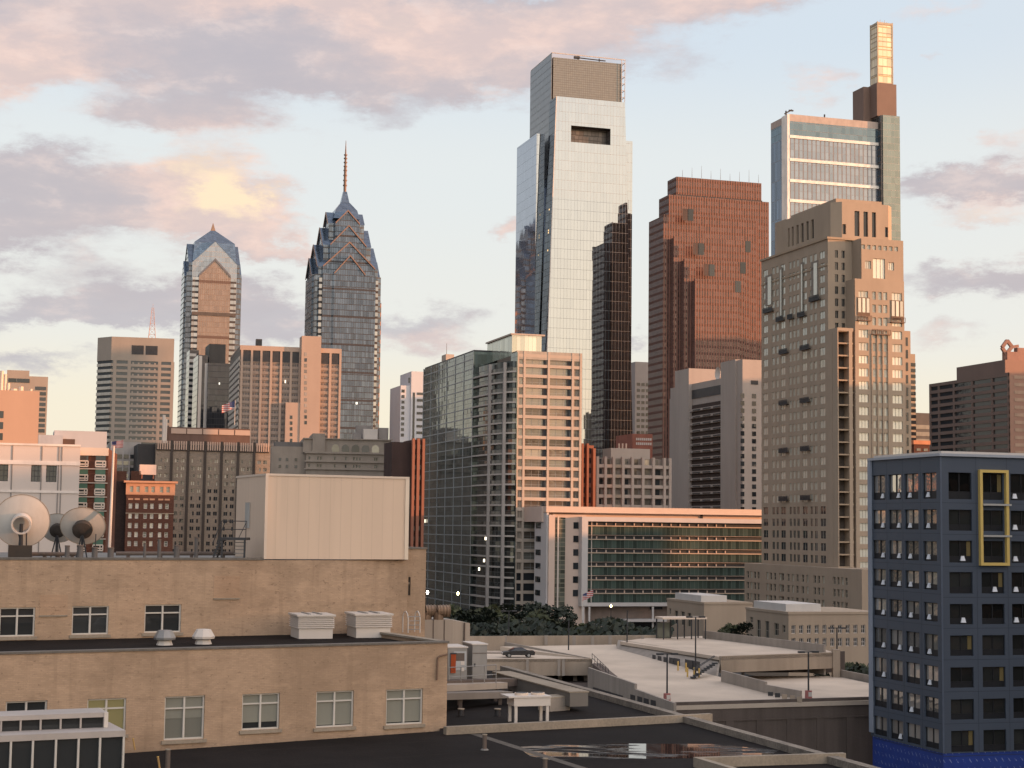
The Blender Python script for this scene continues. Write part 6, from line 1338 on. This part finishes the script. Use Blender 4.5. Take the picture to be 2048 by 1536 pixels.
for yy in (-.72, .52): m_.tube((lo.x, A.y + yy, zr), (hi.x, A.y + yy, lz), .06, n=4).tube((lo.x, A.y + yy, zr + .9), (hi.x, A.y + yy, lz + .9), .03, n=4)
m_.build('flight', dark_metal, t)
m_ = M(); a2, b2 = q(462, 1080), q(478, 1112)
for k in range(7): f_ = k / 6; p = q(478 - 6 * f_, 1080); m_.box(p.x - .28, p.x + .28, A.y + .7, A.y + 1.0, lz - .1 - (lz - zr) * f_ * .95, lz - .06 - (lz - zr) * f_ * .95)
m_.build('step', grey_metal, t)

# dish aerials
def dish(label, px, py, Yd, r, yaw, tilt_, hub, boxy):
    p = at(px, py, Yd); t = thing('satellite_dish', label, 'satellite dish', (p.x, p.y, zr), rad(yaw), 'dish aerials on the beige roof'); hz_ = p.z - zr
    e = rad(tilt_); rotp = lambda a, rr, dd: (rr * math.cos(a), -dd * math.cos(e) + rr * math.sin(a) * math.sin(e), hz_ + rr * math.sin(a) * math.cos(e) + dd * math.sin(e))
    m_ = M(); rings = []
    for k in range(9): rr = r * k / 8 + .01; rings.append([rotp(2 * math.pi * i / 40, rr, .13 * r * (1 - (rr / r) ** 2)) for i in range(40)])
    for k in range(8): m_.loft([rings[k], rings[k + 1]], cap=False)
    m_.build('reflector', dishm, t, smooth=True)
    m_ = M(); n = 40
    for i in range(n): m_.tube(rings[8][i], rings[8][(i + 1) % n], .025, n=4)
    m_.build('rim', curb, t)
    if hub:   # seen from behind: hub ring and mount
        m_ = M(); m_.loft([[rotp(2 * math.pi * i / 24, rr, dd) for i in range(24)] for rr, dd in ((.46 * r * .8, .22 * r), (.36 * r, .62 * r), (.30 * r, .62 * r), (.30 * r, .3 * r))], cap=False); m_.build('hub', white_metal, t, smooth=False)
        m_ = M(); m_.tube(rotp(1.5, .02, .5 * r), (0, -.45, .5), .09, .12, 8).tube(rotp(4.4, .3 * r, .5 * r), (.1, -.5, .45), .05, n=6).tube(rotp(5.4, .3 * r, .55 * r), (.3, -.4, .45), .04, n=6); m_.build('mount', dark_metal, t)
    else:
        m_ = M(); m_.loft([[rotp(2 * math.pi * i / 28, rr, dd) for i in range(28)] for rr, dd in ((.10 * r, .46 * r), (.44 * r, .40 * r), (.46 * r, .28 * r), (.40 * r, .08 * r))]); m_.build('hub', mat('dark mesh hub', (.05, .043, .038), .85, .3, 2.), t)
        m_ = M(); m_.tube((0, -.2, 0), (0, -.25, hz_ * .75), .07, n=6).tube((-.3, -.3, 0), (-.05, -.3, hz_ * .7), .04, n=6).tube((.3, -.3, 0), (.05, -.3, hz_ * .7), .04, n=6); m_.build('mount', dark_metal, t)
    if boxy: M().box(-.62, .58, -.75, .2, -.1, .72).build('base_cabinet', mat('dark brown cabinet', (.045, .035, .028), .8), t)
dishm = mat('off white dish paint', (.46, .445, .42), .6, .1, 1.2)
yD = pb.C.y
dish('large pale dish aerial seen from behind with white hub ring', 44, 1042, yD - 2, 1.45, 14, -14, True, True)
dish('tilted dish aerial with dark mesh hub, nearest to the white pole', 166, 1052, yD - 1, 1.2, 10, -34, False, False)
dish('smaller dish aerial with dark hub peeping out between two larger ones', 116, 1056, yD + 2.5, .95, 8, -32, False, False)
t = thing('white_pole', 'tall white pole standing at the roof edge by the dishes', 'pole', (at(218, 1110, yD - 1.5).x, yD - 1.5, zr)); M().tube((0, 0, 0), (.06, 0, at(218, 892, yD - 1.5).z - zr), .09, .06, 8).build('pole', white_metal, t); M().box(-.16, .16, -.16, .16, 0, .12).build('base', curb, t)
# small roof posts, pipes and kerbs
for k, (px_, ptop, wd, dY, lab) in enumerate(((134, 1093, .13, -1.6, 'short grey vent post below the pair of hubbed dishes'), (160, 1092, .17, -1.6, 'grey vent post under the tilted dish'), (189, 1096, .16, -1.7, 'dark blue grey vent post with thin rod beside the white pole'), (221, 1097, .17, -1.7, 'capped vent post in front of the white pole'), (318, 1080, .1, -1.5, 'slim bent vent pipe beneath the old brick block'), (353, 1092, .16, -1.5, 'squat vent post beneath the brick hotel'), (392, 1076, .11, -1.5, 'slim vent pipe by the steel stair'), (289, 1088, .08, -1.5, 'hooked vent pipe beneath the old brick block'))):
    p = at(px_, 1117, BB.world(BB.x(px_, 1117, SB), SB, 0).y + 2.2); t = thing('vent_post', lab, 'vent', (p.x, p.y, zr)); hgt = at(px_, ptop, p.y).z - zr
    M().tube((0, 0, 0), (0, 0, hgt), wd, wd * .95, 10).build('pipe', mat('vent grey', (.115, .105, .10), .8, .2, 2.) , t); M().tube((0, 0, hgt), (0, 0, hgt + .06), wd * 1.15, wd, 10).build('cap', concrete_dark, t)
    if k == 2: M().tube((.03, 0, hgt), (.03, 0, hgt + .75), .03, n=5).build('rod', dark_metal, t)
for k, (a, c, p, lab) in enumerate(((232, 470, 1107, 'long pale pipe run along the roof under the brick hotel'), (50, 155, 1108, 'grey duct run behind the roof posts by the large dish'))):
    Yp = BB.world(BB.x(a, 1117, SB), SB, 0).y + 5; p0, p1 = at(a, p, Yp), at(c, p, Yp + 2.5); t = thing('pipe_run', lab, 'pipe', (0, 0, 0)); M().tube(p0, p1, .11, n=8).build('pipe', concrete_dark, t)
    for f_ in (.1, .37, .63, .9): s_ = p0.lerp(p1, f_); M().box(s_.x - .08, s_.x + .08, s_.y - .1, s_.y + .1, zr, s_.z - .1).build('support', concrete_dark, t)
# louvred units and mushroom vents on the lower roof
zl = zp - .2; RZ = rad(90 - 61)
def on_roof(px, py): return on_z(px, py, zl)
for k, (a, c, pt, pbm, lab) in enumerate(((596, 664, 1240, 1278, 'white louvred roof unit beside a thin rod'), (711, 779, 1238, 1276, 'white louvred roof unit closest to the wall end and ladder'))):
    p = on_roof(a, pbm); e = on_roof(c, pbm - 1.5); wd = (e - p).length; hgt = (pbm - pt) / F * p.y; t = thing('louvred_unit', lab, 'roof unit', p, rad(19), 'white louvred roof units')
    hgt *= 1.18; M().box(.05, wd - .05, .05, 2.2, 0, hgt * .5).build('base', white_metal, t)
    m_ = M()
    for j in range(6): z = hgt * (.47 + j * .085); m_.loft([[(-.04, -.05, z), (wd + .04, -.05, z), (wd + .04, 2.35, z), (-.04, 2.35, z)], [(.03, .04, z + hgt * .06), (wd - .03, .04, z + hgt * .06), (wd - .03, 2.26, z + hgt * .06), (.03, 2.26, z + hgt * .06)]])
    m_.box(.05, wd - .05, .06, 2.24, hgt * .5, hgt * .98); m_.build('louvre', white_metal, t)
    M().box(-.08, wd + .08, -.08, 2.4, hgt * .98, hgt * 1.06).build('lid', white_metal, t); M().box(wd * .3, wd * .36, .1, 2.2, hgt * 1.061, hgt * 1.1).build('lid_rib', grey_metal, t); M().box(wd * .62, wd * .68, .1, 2.2, hgt * 1.061, hgt * 1.1).build('lid_rib', grey_metal, t)
for k, (a, c, pt, pbm, lab) in enumerate(((308, 350, 1260, 1290, 'squat grey mushroom vent below a window'), (385, 428, 1258, 1288, 'squat white mushroom vent beside the grey one'))):
    p = on_roof((a + c) / 2, pbm); r = (c - a) / 2 / F * p.y; hgt = (pbm - pt) / F * p.y; t = thing('mushroom_vent', lab, 'vent', p, RZ, 'mushroom vents on the lower roof'); oct_ = lambda rr, z, n=8: [(rr * math.cos(math.pi / 8 + 2 * math.pi * i / n), rr * math.sin(math.pi / 8 + 2 * math.pi * i / n), z) for i in range(n)]
    M().loft([oct_(r * .78, 0), oct_(r * .62, hgt * .32)]).build('base', white_metal, t); M().loft([oct_(r * 1.0, hgt * .36), oct_(r * 1.04, hgt * .5), oct_(r * .66, hgt * .97), oct_(r * .1, hgt * 1.0)]).build('hood', white_metal if k else grey_metal, t)
p = on_roof(581, 1268); t = thing('roof_rod', 'thin upright rod behind a louvred unit', 'rod', p); M().tube((0, 0, 0), (0, 0, at(581, 1216, p.y).z - zl), .035, n=6).build('rod', dark_metal, t); M().tube((0, 0, 0), (0, 0, .08), .12, n=8).build('foot', dark_metal, t)
# curved roof ladder at the wall end
p = on_roof(816, 1266); t = thing('roof_ladder', 'pale hooped ladder at the end of the lower roof', 'ladder', p, RZ); m_ = M()
for x in (0, .75):
    m_ = M(); pts = [(x, 0, 0), (x, 0, .8), (x, .1, 1.05), (x, .3, 1.2), (x, .55, 1.15), (x, .7, .9), (x, .7, 0)]
    for i in range(6): m_.tube(pts[i], pts[i + 1], .035, n=6)
    m_.build('hoop', white_metal, t)
m_ = M(); m_ = M()
for k in range(4): m_.tube((0, 0, .2 + k * .24), (.75, 0, .2 + k * .24), .025, n=5)
m_.build('rung', grey_metal, t)
# white framed glazed porch in the corner
zf_ = BB.z(100, 1463, -4.2)
P_ = Bld('glazed_porch', 'white framed glazed porch with dark panes at the foot of the beige wall', 'porch', 249, 1480, 67.0, b=64)
zA, zB, zC, zD = P_.z(120, 1470), P_.z(120, 1459), P_.z(100, 1440, 1.2), P_.z(100, 1430, 1.2)
zA, zB = P_.z(120, 1478.5), P_.z(120, 1466)
X9 = P_.x(-300, 1480); 
P_.box('lower_pane', X9, 0, .08, 3, 15, zA, ng); pbm_ = mat('porch beam metal', (.37, .33, .305), .6, .08, .6)
P_.box('lower_beam', X9, .02, -.06, 3, zA, zB, pbm_)
xs = [P_.x(p_, 1500) for p_ in (250, 203, 160, 115, 69, 25, -20, -66)]
me = M().box(-.04, .04, -.05, .078, 15, zA - .002).mesh('mullion', alum); repeat('mullion', me, [(x - .07, 0, 0) for x in xs], P_.root)
zC, zD = P_.z(100, 1438, 1.2), P_.z(100, 1428.5, 1.2); xu1 = P_.x(212, 1450, 1.2)
P_.box('upper_pane', X9, xu1, 1.28, 2.9, zB + .002, zC, ng); P_.box('upper_beam', X9, xu1 + .02, 1.14, 2.9, zC, zD, pbm_)
xs2 = [P_.x(p_, 1450, 1.2) for p_ in (208, 161, 121, 81, 41, 2, -38)]; me = M().box(-.035, .035, 1.16, 1.279, zB + .003, zC - .002).mesh('upper_mullion', pbm_); repeat('upper_mullion', me, [(x, 0, 0) for x in xs2], P_.root)
P_.box('upper_end', xu1 - .1, xu1 + .06, 1.10, 2.9, zB + .004, zD - .004, white_metal)

# ---- near low roof and its kerbs
NR = thing('low_roof', 'near dark flat roof with stone kerbs and a wet patch', 'roof', (0, 0, 0)); ZR = 19.9
R_ = lambda px, py, z=ZR: on_z(px, py, z)
ra, rb = R_(1000, 1341), R_(1790, 1566)
far_l = R_(880, 1341)
poly(M(), [R_(-300, 1640), R_(2000, 1640), rb, ra, far_l, R_(880, 1462), R_(-300, 1545)], .4).build('roof_surface', roof_black, NR)
M().loft([[tuple(v) for v in (ra, rb, rb + Vector((0, 0, -6)), ra + Vector((0, 0, -6)))], [tuple(v + Vector((.3, .1, 0))) for v in (ra, rb, rb + Vector((0, 0, -6)), ra + Vector((0, 0, -6)))]]).build('outer_wall', concrete_dark, NR)
def kerb(p, q, w_, h_, mt=curb, nm='kerb'): wall(M(), p, q, h_, th=w_, down=.05).build(nm, mt, NR)
kerb(ra, rb, .5, .32, mat('mossy edge stone', (.20, .17, .14), .9, .45, 1.2, fine=.5), 'edge_kerb'); kerb(R_(893, 1470), R_(1425, 1442), .35, .38); kerb(R_(1392, 1536), R_(1692, 1526), .3, .42); kerb(R_(1392, 1536), R_(1470, 1560), .3, .42)
ms_ = mat('worn roof seam', (.085, .072, .06), .8, .4, 1., fine=.5); m_ = M()
a_, c_ = R_(940, 1468, ZR + .008), R_(1180, 1545, ZR + .008); s2 = Vector((.5, .0, 0)); m_.face([a_, c_, c_ + s2, a_ + s2]); m_.build('roof_seam', ms_, NR)
faint = mat('faint felt lap', (.021, .0175, .016), .9, .4, .8, spec=.08)
for (p_, q_) in (((-40, 1530), (880, 1482)), ((300, 1552), (1000, 1500)), ((905, 1442), (1290, 1424)), ((905, 1425), (1180, 1412)), ((1000, 1545), (1640, 1505))):
    u0, u1 = R_(*p_, ZR + .005), R_(*q_, ZR + .005); sd_ = Vector((0, .16, 0)); M().face([u0, u1, u1 + sd_, u0 + sd_]).build('felt_lap', faint, NR)
# wet patch
pm_, pt_, pb_ = newmat('rain water film'); oc = pt_.n('ShaderNodeTexCoord', out=3); n_ = pt_.noise(pt_.vm('MULTIPLY', oc, (.35, 1.6, 1)), .55, 5., .6)
k_ = pt_.ss(n_, .42, .52); pt_.put(pb_.inputs['Base Color'], (.013, .0105, .010)); pt_.put(pb_.inputs['Roughness'], pt_.m('SUBTRACT', .85, pt_.m('MULTIPLY', k_, .83))); pt_.put(pb_.inputs['Specular IOR Level'], pt_.m('ADD', .08, pt_.m('MULTIPLY', k_, .85)))
pts = [(1035, 1494), (1100, 1490), (1250, 1487), (1420, 1488), (1560, 1500), (1540, 1510), (1400, 1516), (1250, 1518), (1100, 1520), (1060, 1512)]
M().face([R_(*p_, ZR + .006) for p_ in pts]).build('puddle', pm_, NR)
for k, (px_, pbm, ptp, lab) in enumerate(((969, 1500, 1470, 'short dark vent pipe on the near roof below the kerb'), (1090, 1540, 1518, 'dark vent pipe by the wet patch at the lower edge'), (335, 1540, 1500, 'short grey vent pipe on the dark roof below the blind window'))):
    p = R_(px_, pbm); t = thing('vent_pipe', lab, 'vent', p); hgt = at(px_, ptp, p.y).z - ZR; M().tube((0, 0, 0), (0, 0, hgt), .1, n=10).build('pipe', concrete_dark, t); M().tube((0, 0, 0), (0, 0, .06), .2, .14, n=10).build('flange', roof_grey, t); M().tube((0, 0, hgt), (0, 0, hgt + .04), .12, n=10).build('cap', curb, t)
for k, (px_, pbm, ptp, lab) in enumerate(((270, 1500, 1478, 'leaning yellow stake at the wall foot beside the porch'), (320, 1540, 1514, 'leaning yellow stake on the open dark roof'))):
    p = R_(px_, pbm); t = thing('yellow_stake', lab, 'stake', p); hgt = at(px_, ptp, p.y).z - ZR; M().tube((0, 0, 0), (-.1, 0, hgt), .045, n=6).build('rod', mat('stake yellow', (.42, .26, .10), .7), t); M().tube((-.1, 0, hgt), (-.104, 0, hgt + .03), .05, n=6).build('tip', ycol, t)

# ---- plant beside the beige building
D0 = 101.
def pbox(name, label, cat, a, c, pt, pbm, Yd, dep, mt, parts=(), b_=73, z_foot=None):
    q_ = Bld(name, label, cat, a, pbm, Yd, b=b_); x1 = q_.x(c, (pt + pbm) / 2); z1 = q_.z(a, pt); z0 = q_.z(a, pbm) if z_foot is None else z_foot
    return q_, x1, z0, z1
q_, x1, z0, z1 = pbox('air_handling_unit', 'large pale air handling duct box behind the roof ladder', 'roof unit', 845, 945, 1240, 1290, 104., 4, concrete)
pg2 = mat('pale grey green unit metal', (.33, .28, .235), .6, .08, .5, streak=.5)
q_.box('casing', 0, x1 * .6, 0, 4, 19.9, z1, pg2); M().prism([(x1 * .6 + .01, .1), (x1, .6), (x1, 4), (x1 * .6 + .01, 4)], 19.9, [z1 - .02, z1 - .25, z1 - .25, z1 - .02]).build('end_casing', pg2, q_.root)
for f_ in (.2, .42, .86): q_.box('casing_seam', x1 * f_, x1 * f_ + .06, -.03 if f_ < .6 else .3, 4, z0 - 1.4, z1 - (.0 if f_ < .6 else .2), concrete_dark)
# ribbed elbows on top
for k, (cx_, lab) in enumerate(((868, 'rusty ribbed duct elbow, closest to the beige wall'), (892, 'rusty ribbed duct elbow, farther from the beige wall'))):
    p = at(cx_ - 18, 1222, 104.6); t = thing('duct_elbow', lab, 'duct', (p.x, p.y, p.z), rad(17), 'ribbed duct elbows'); r = .36
    rings = []; m_ = M()
    for j in range(9):
        rr = r * (1.0 if j % 2 else 1.14); x = j * .1; rings.append([(x, rr * math.cos(2 * math.pi * i / 16), rr * math.sin(2 * math.pi * i / 16)) for i in range(16)])
    m_.loft(rings, cap=False); m_.build('ribbed_pipe', rust_metal, t); M().tube((.55, 0, 0), (.57, 0, 0), r * .98, n=16).build('opening', dark_metal, t); M().tube((.1, 0, -.9), (.1, 0, -.1), r * .9, n=12).build('riser', rust_metal, t)
# grey cabinets
for a, c, pt, pbm, lab, Yd in ((895, 934, 1296, 1372, 'grey metal cabinet with notices and an orange cable beside it', 97.), (944, 974, 1290, 1368, 'tall grey metal cabinet next to the railing', 98.)):
    q_, x1, z0, z1 = pbox('plant_cabinet', lab, 'cabinet', a, c, pt, pbm, Yd, 3, grey_metal); q_.box('casing', 0, x1, 0, 2.2, z0, z1, grey_metal); q_.box('top', -.03, x1 + .05, -.04, 2.3, z1, z1 + .07, white_metal)
    if a < 900:
        q_.box('panel', x1 * .3, x1 * .95, -.04, -.01, z0 + .9, z1 - .2, mat('cabinet door', (.36, .37, .38), .5)); q_.box('notice', x1 * .66, x1 * .86, -.055, -.041, z0 + 1.2, z0 + 1.42, white_metal); q_.box('notice', x1 * .66, x1 * .84, -.055, -.041, z0 + .85, z0 + 1.05, white_metal); q_.box('vent_grille', x1 * .35, x1 * .85, -.05, -.041, z1 - .75, z1 - .3, concrete_dark)
        tt = thing('cable_coil', 'orange cable hanging beside the grey cabinet', 'cable', q_.world(.12, -.12, z0 + .75), rad(17)); m_ = M(); mt_ = mat('orange cable', (.36, .07, .02), .6)
        for j in range(5): m_.tube((.05 + .06 * j, 0, 0), (.06 + .06 * j, .0, 1.15 - .06 * (j % 2)), .035, n=6)
        m_.build('strand', mt_, tt); M().tube((0, 0, 1.12), (.36, 0, 1.12), .05, n=6).build('hook', dark_metal, tt)
    else: q_.box('latch', x1 * .12, x1 * .2, -.05, -.01, z0 + 1.0, z0 + 1.2, dark_metal); q_.box('seam', x1 * .02, x1 * .98, -.02, -.008, z1 - .5, z1 - .46, concrete_dark)
t = thing('roof_railing', 'thin grey safety railing in front of the plant cabinets', 'railing', (0, 0, 0)); m_ = M(); Yr = 95.5; a0, a1 = at(898, 1372, Yr), at(992, 1366, Yr + 1.4); hr = 1.05
for h_ in (.5, hr): m_.tube(a0 + Vector((0, 0, h_)), a1 + Vector((0, 0, h_)), .025, n=5)
m_.build('rail', grey_metal, t)
for f_ in (0, .25, .5, .75, 1): p = a0.lerp(a1, f_); M().tube(p + Vector((0, 0, -.3)), p + Vector((0, 0, hr)), .03, n=5).build('post', grey_metal, t)
# long ducts
for k, (a, c, pa, pc, Ya, hh, lab, mt_) in enumerate(((893, 1035, 1377, 1372, 95., .42, 'grey rooftop platform slab under the cabinets', concrete_dark), (893, 1026, 1400, 1396, 91.5, .36, 'long grey duct leading to the white condenser', concrete), (893, 1015, 1383, 1377, 93.5, .35, 'grey duct running just below the platform slab', pg2))):
    p0, p1 = at(a, pa, Ya), at(c, pc, Ya + 4.2); t = thing('long_duct', lab, 'duct', (0, 0, 0)); wall(M(), p0, p1, hh, th=1.0).build('duct', mt_ if k != 1 else mat('dull duct grey', (.19, .165, .145), .8), t)
    for f_ in (.2, .8): s_ = p0.lerp(p1, f_); M().box(s_.x - .1, s_.x + .1, s_.y + .3, s_.y + .5, ZR, s_.z - .01).build('support', concrete_dark, t)
for k, (p0, p1, lab) in enumerate(((at(985, 1345, 103), at(1140, 1386, 92), 'long grey duct slanting beside the roof edge kerb'), (at(1100, 1398, 92), at(1140, 1394, 92.8), 'short grey duct end box beyond the white condenser'))):
    t = thing('side_duct', lab, 'duct', (0, 0, 0)); wall(M(), p0 + Vector((0, 0, -.75)), p1 + Vector((0, 0, -.75)), .75, th=1.1).build('duct', mat('dull duct grey', (.16, .145, .13), .8) if k == 0 else concrete, t); wall(M(), p0 + Vector((-.03, -.03, .002)), p1 + Vector((-.03, -.03, .002)), .07, th=1.2).build('lid', curb, t)
    for f_ in (.25, .75): s_ = p0.lerp(p1, f_); M().box(s_.x - .1, s_.x + .1, s_.y + .4, s_.y + .6, ZR, s_.z - .75).build('support', concrete_dark, t)
# white condenser on legs
q_ = Bld('condenser_unit', 'white twin fan condenser standing on four legs on the dark roof', 'condenser', 1028, 1432, 86.0); x1 = q_.x(1101, 1410); z0 = ZR; zA, zB = q_.z(1028, 1413), q_.z(1028, 1396)
q_.box('casing', 0, x1, 0, 1.25, zA, zB, white_metal); q_.box('lid', -.3, x1 + .03, -.05, 1.5, zB, zB + .08, white_metal)
for x in (.05, x1 - .22):
    for y in (.04, 1.1): q_.box('leg', x, x + .15, y, y + .12, z0, zA - .002, white_metal)
for f_ in (.3, .75): M().tube((x1 * f_, .65, zB + .081), (x1 * f_, .65, zB + .2), .36, n=16).build('fan_cowl', cream_metal, q_.root); M().tube((x1 * f_, .65, zB + .201), (x1 * f_, .65, zB + .21), .3, n=16).build('fan_guard', dark_metal, q_.root)
for k, (px_, pbm, lab) in enumerate(((922, 1432, 'small dark roof pipe stub by the beige wall'), (995, 1432, 'small dark roof pipe stub left of the white condenser'.replace('left of', 'next to')))):
    p = R_(px_, pbm); t = thing('pipe_stub', lab, 'vent', p); M().tube((0, 0, 0), (0, 0, .35), .16, n=10).build('pipe', dark_metal, t); M().tube((0, 0, .35), (0, 0, .4), .19, n=10).build('cap', curb, t)

# ================================================================== UNSEEN BLOCKS OUTSIDE THE FRAME (added to cast the evening shade and fill window reflections)
def block(label, x, y, wx, wy, hgt, mt, gm, rz=17):
    t = thing('unseen_block', label, 'office block', (x, y, 0), rad(rz)); M().box(-wx / 2, wx / 2, -wy / 2, wy / 2, 0, hgt).build('wall', gm, t)
    n = max(2, int(hgt / 4)); me = M().box(-wx / 2 - .4, wx / 2 + .4, -wy / 2 - .4, wy / 2 + .4, 0, 1.7).mesh('spandrel', mt); repeat('spandrel', me, [(0, 0, hgt * k / n) for k in range(1, n)][:40], t); M().box(-wx / 2 - .42, wx / 2 + .42, -wy / 2 - .42, wy / 2 + .42, hgt - .9, hgt + .9).build('parapet', mt, t)
SUNH = Vector((math.sin(rad(SUN_B)), math.cos(rad(SUN_B)), 0)); TE = math.tan(rad(SUN_E))
BLK = []

LAT = Vector((-SUNH.y, SUNH.x, 0))
bm1, bm2, bm3 = mat('block stone', (.36, .29, .22), .9), mat('block concrete', (.33, .30, .28), .9), mat('block red brick', (.22, .12, .08), .9)
def caster(l0, l1, zs, a_t, a_c, dep, label, k):
    """an unseen block added a_c metres towards the sun to shade a spot at a_t up to the height zs"""
    hgt = zs + TE * (a_c - a_t); c = LAT * ((l0 + l1) / 2) + SUNH * (a_c + dep / 2)
    block(label, c.x, c.y, dep, l1 - l0 - .9, hgt - .9, (bm1, bm2, bm3)[k % 3], (blind_glass, dark_glass, dark_glass)[k % 3], 90 - SUN_B)
caster(-60, 20, 40, -30, 330, 40, 'unseen wide stone block added to the west to shade the rooftops', 0)
caster(20, 85.0, 36, -30, 345, 40, 'unseen grey block, second in the added western shade row', 1)
caster(85.0, 87.9, 29.3, -35, 340, 30, 'unseen narrow low brick block, added lower to let sun onto a dish', 2)
caster(87.9, 175, 44, -30, 350, 40, 'unseen red brick shade block added beside the narrow low block', 2)
caster(175, 262, 42, -20, 345, 40, 'unseen stone block added opposite the blue building for shade', 0)
caster(262, 350, 44, 0, 352, 40, 'unseen concrete block added west of the parking garage for shade', 1)
caster(350, 431, 37, -150, 350, 40, 'unseen red block added west of the tan annexes for shade', 2)
caster(431, 446, 69, 50, 190, 20, 'unseen tall thin stone block added to shade the tan apartment tower', 0)
caster(484, 505, 27, -50, 260, 30, 'unseen low concrete block added to shade the green glazed block', 1)
caster(505, 530, 14, -60, 260, 30, 'unseen lowest brick block in the added western shade row', 2)
caster(540, 560, 74, -30, 220, 30, 'unseen stone slab block added to shade the balcony apartments', 0)
caster(590, 636, 84, 10, 300, 40, 'unseen broad concrete tower added to shade the slotted hotel', 1)
caster(645, 690, 92, 110, 350, 30, 'unseen brick tower added to shade the brown banded office', 2)
caster(728, 743, 108, -220, 340, 25, 'unseen slender stone tower added to shade the gridded slab', 0)
caster(845, 874, 126, -310, 430, 30, 'unseen slender concrete tower added far out west for shade', 1)
caster(890, 940, 134, 0, 320, 40, 'unseen broad brick tower added far out west for shade', 2)
block('unseen tall brick block added to darken the front of the blue building', 103, 128, 62, 24, 58, bm3, dark_glass)  # unseen, added to keep sky light off the blue front

for k, (x, y, wx, wy, hh, lab) in enumerate(((-195, 395, 46, 26, 34, 'unseen pale stone block added east of the white panelled building for reflections'), (-262, 410, 40, 30, 52, 'unseen tall brick block added east of the rooftops for reflections'), (-300, 330, 44, 30, 40, 'unseen concrete block added east of the rooftops for reflections'), (-330, 500, 50, 40, 70, 'unseen tall stone block added far to the east for reflections'), (-240, 300, 34, 24, 27, 'unseen low brick block added east of the dish aerials for reflections'))):  # unseen blocks added for the blue building's windows to reflect
    block(lab, x, y, wx, wy, hh, (bm1, bm3, bm2, bm1, bm3)[k], (blind_glass, dark_glass)[k % 2])
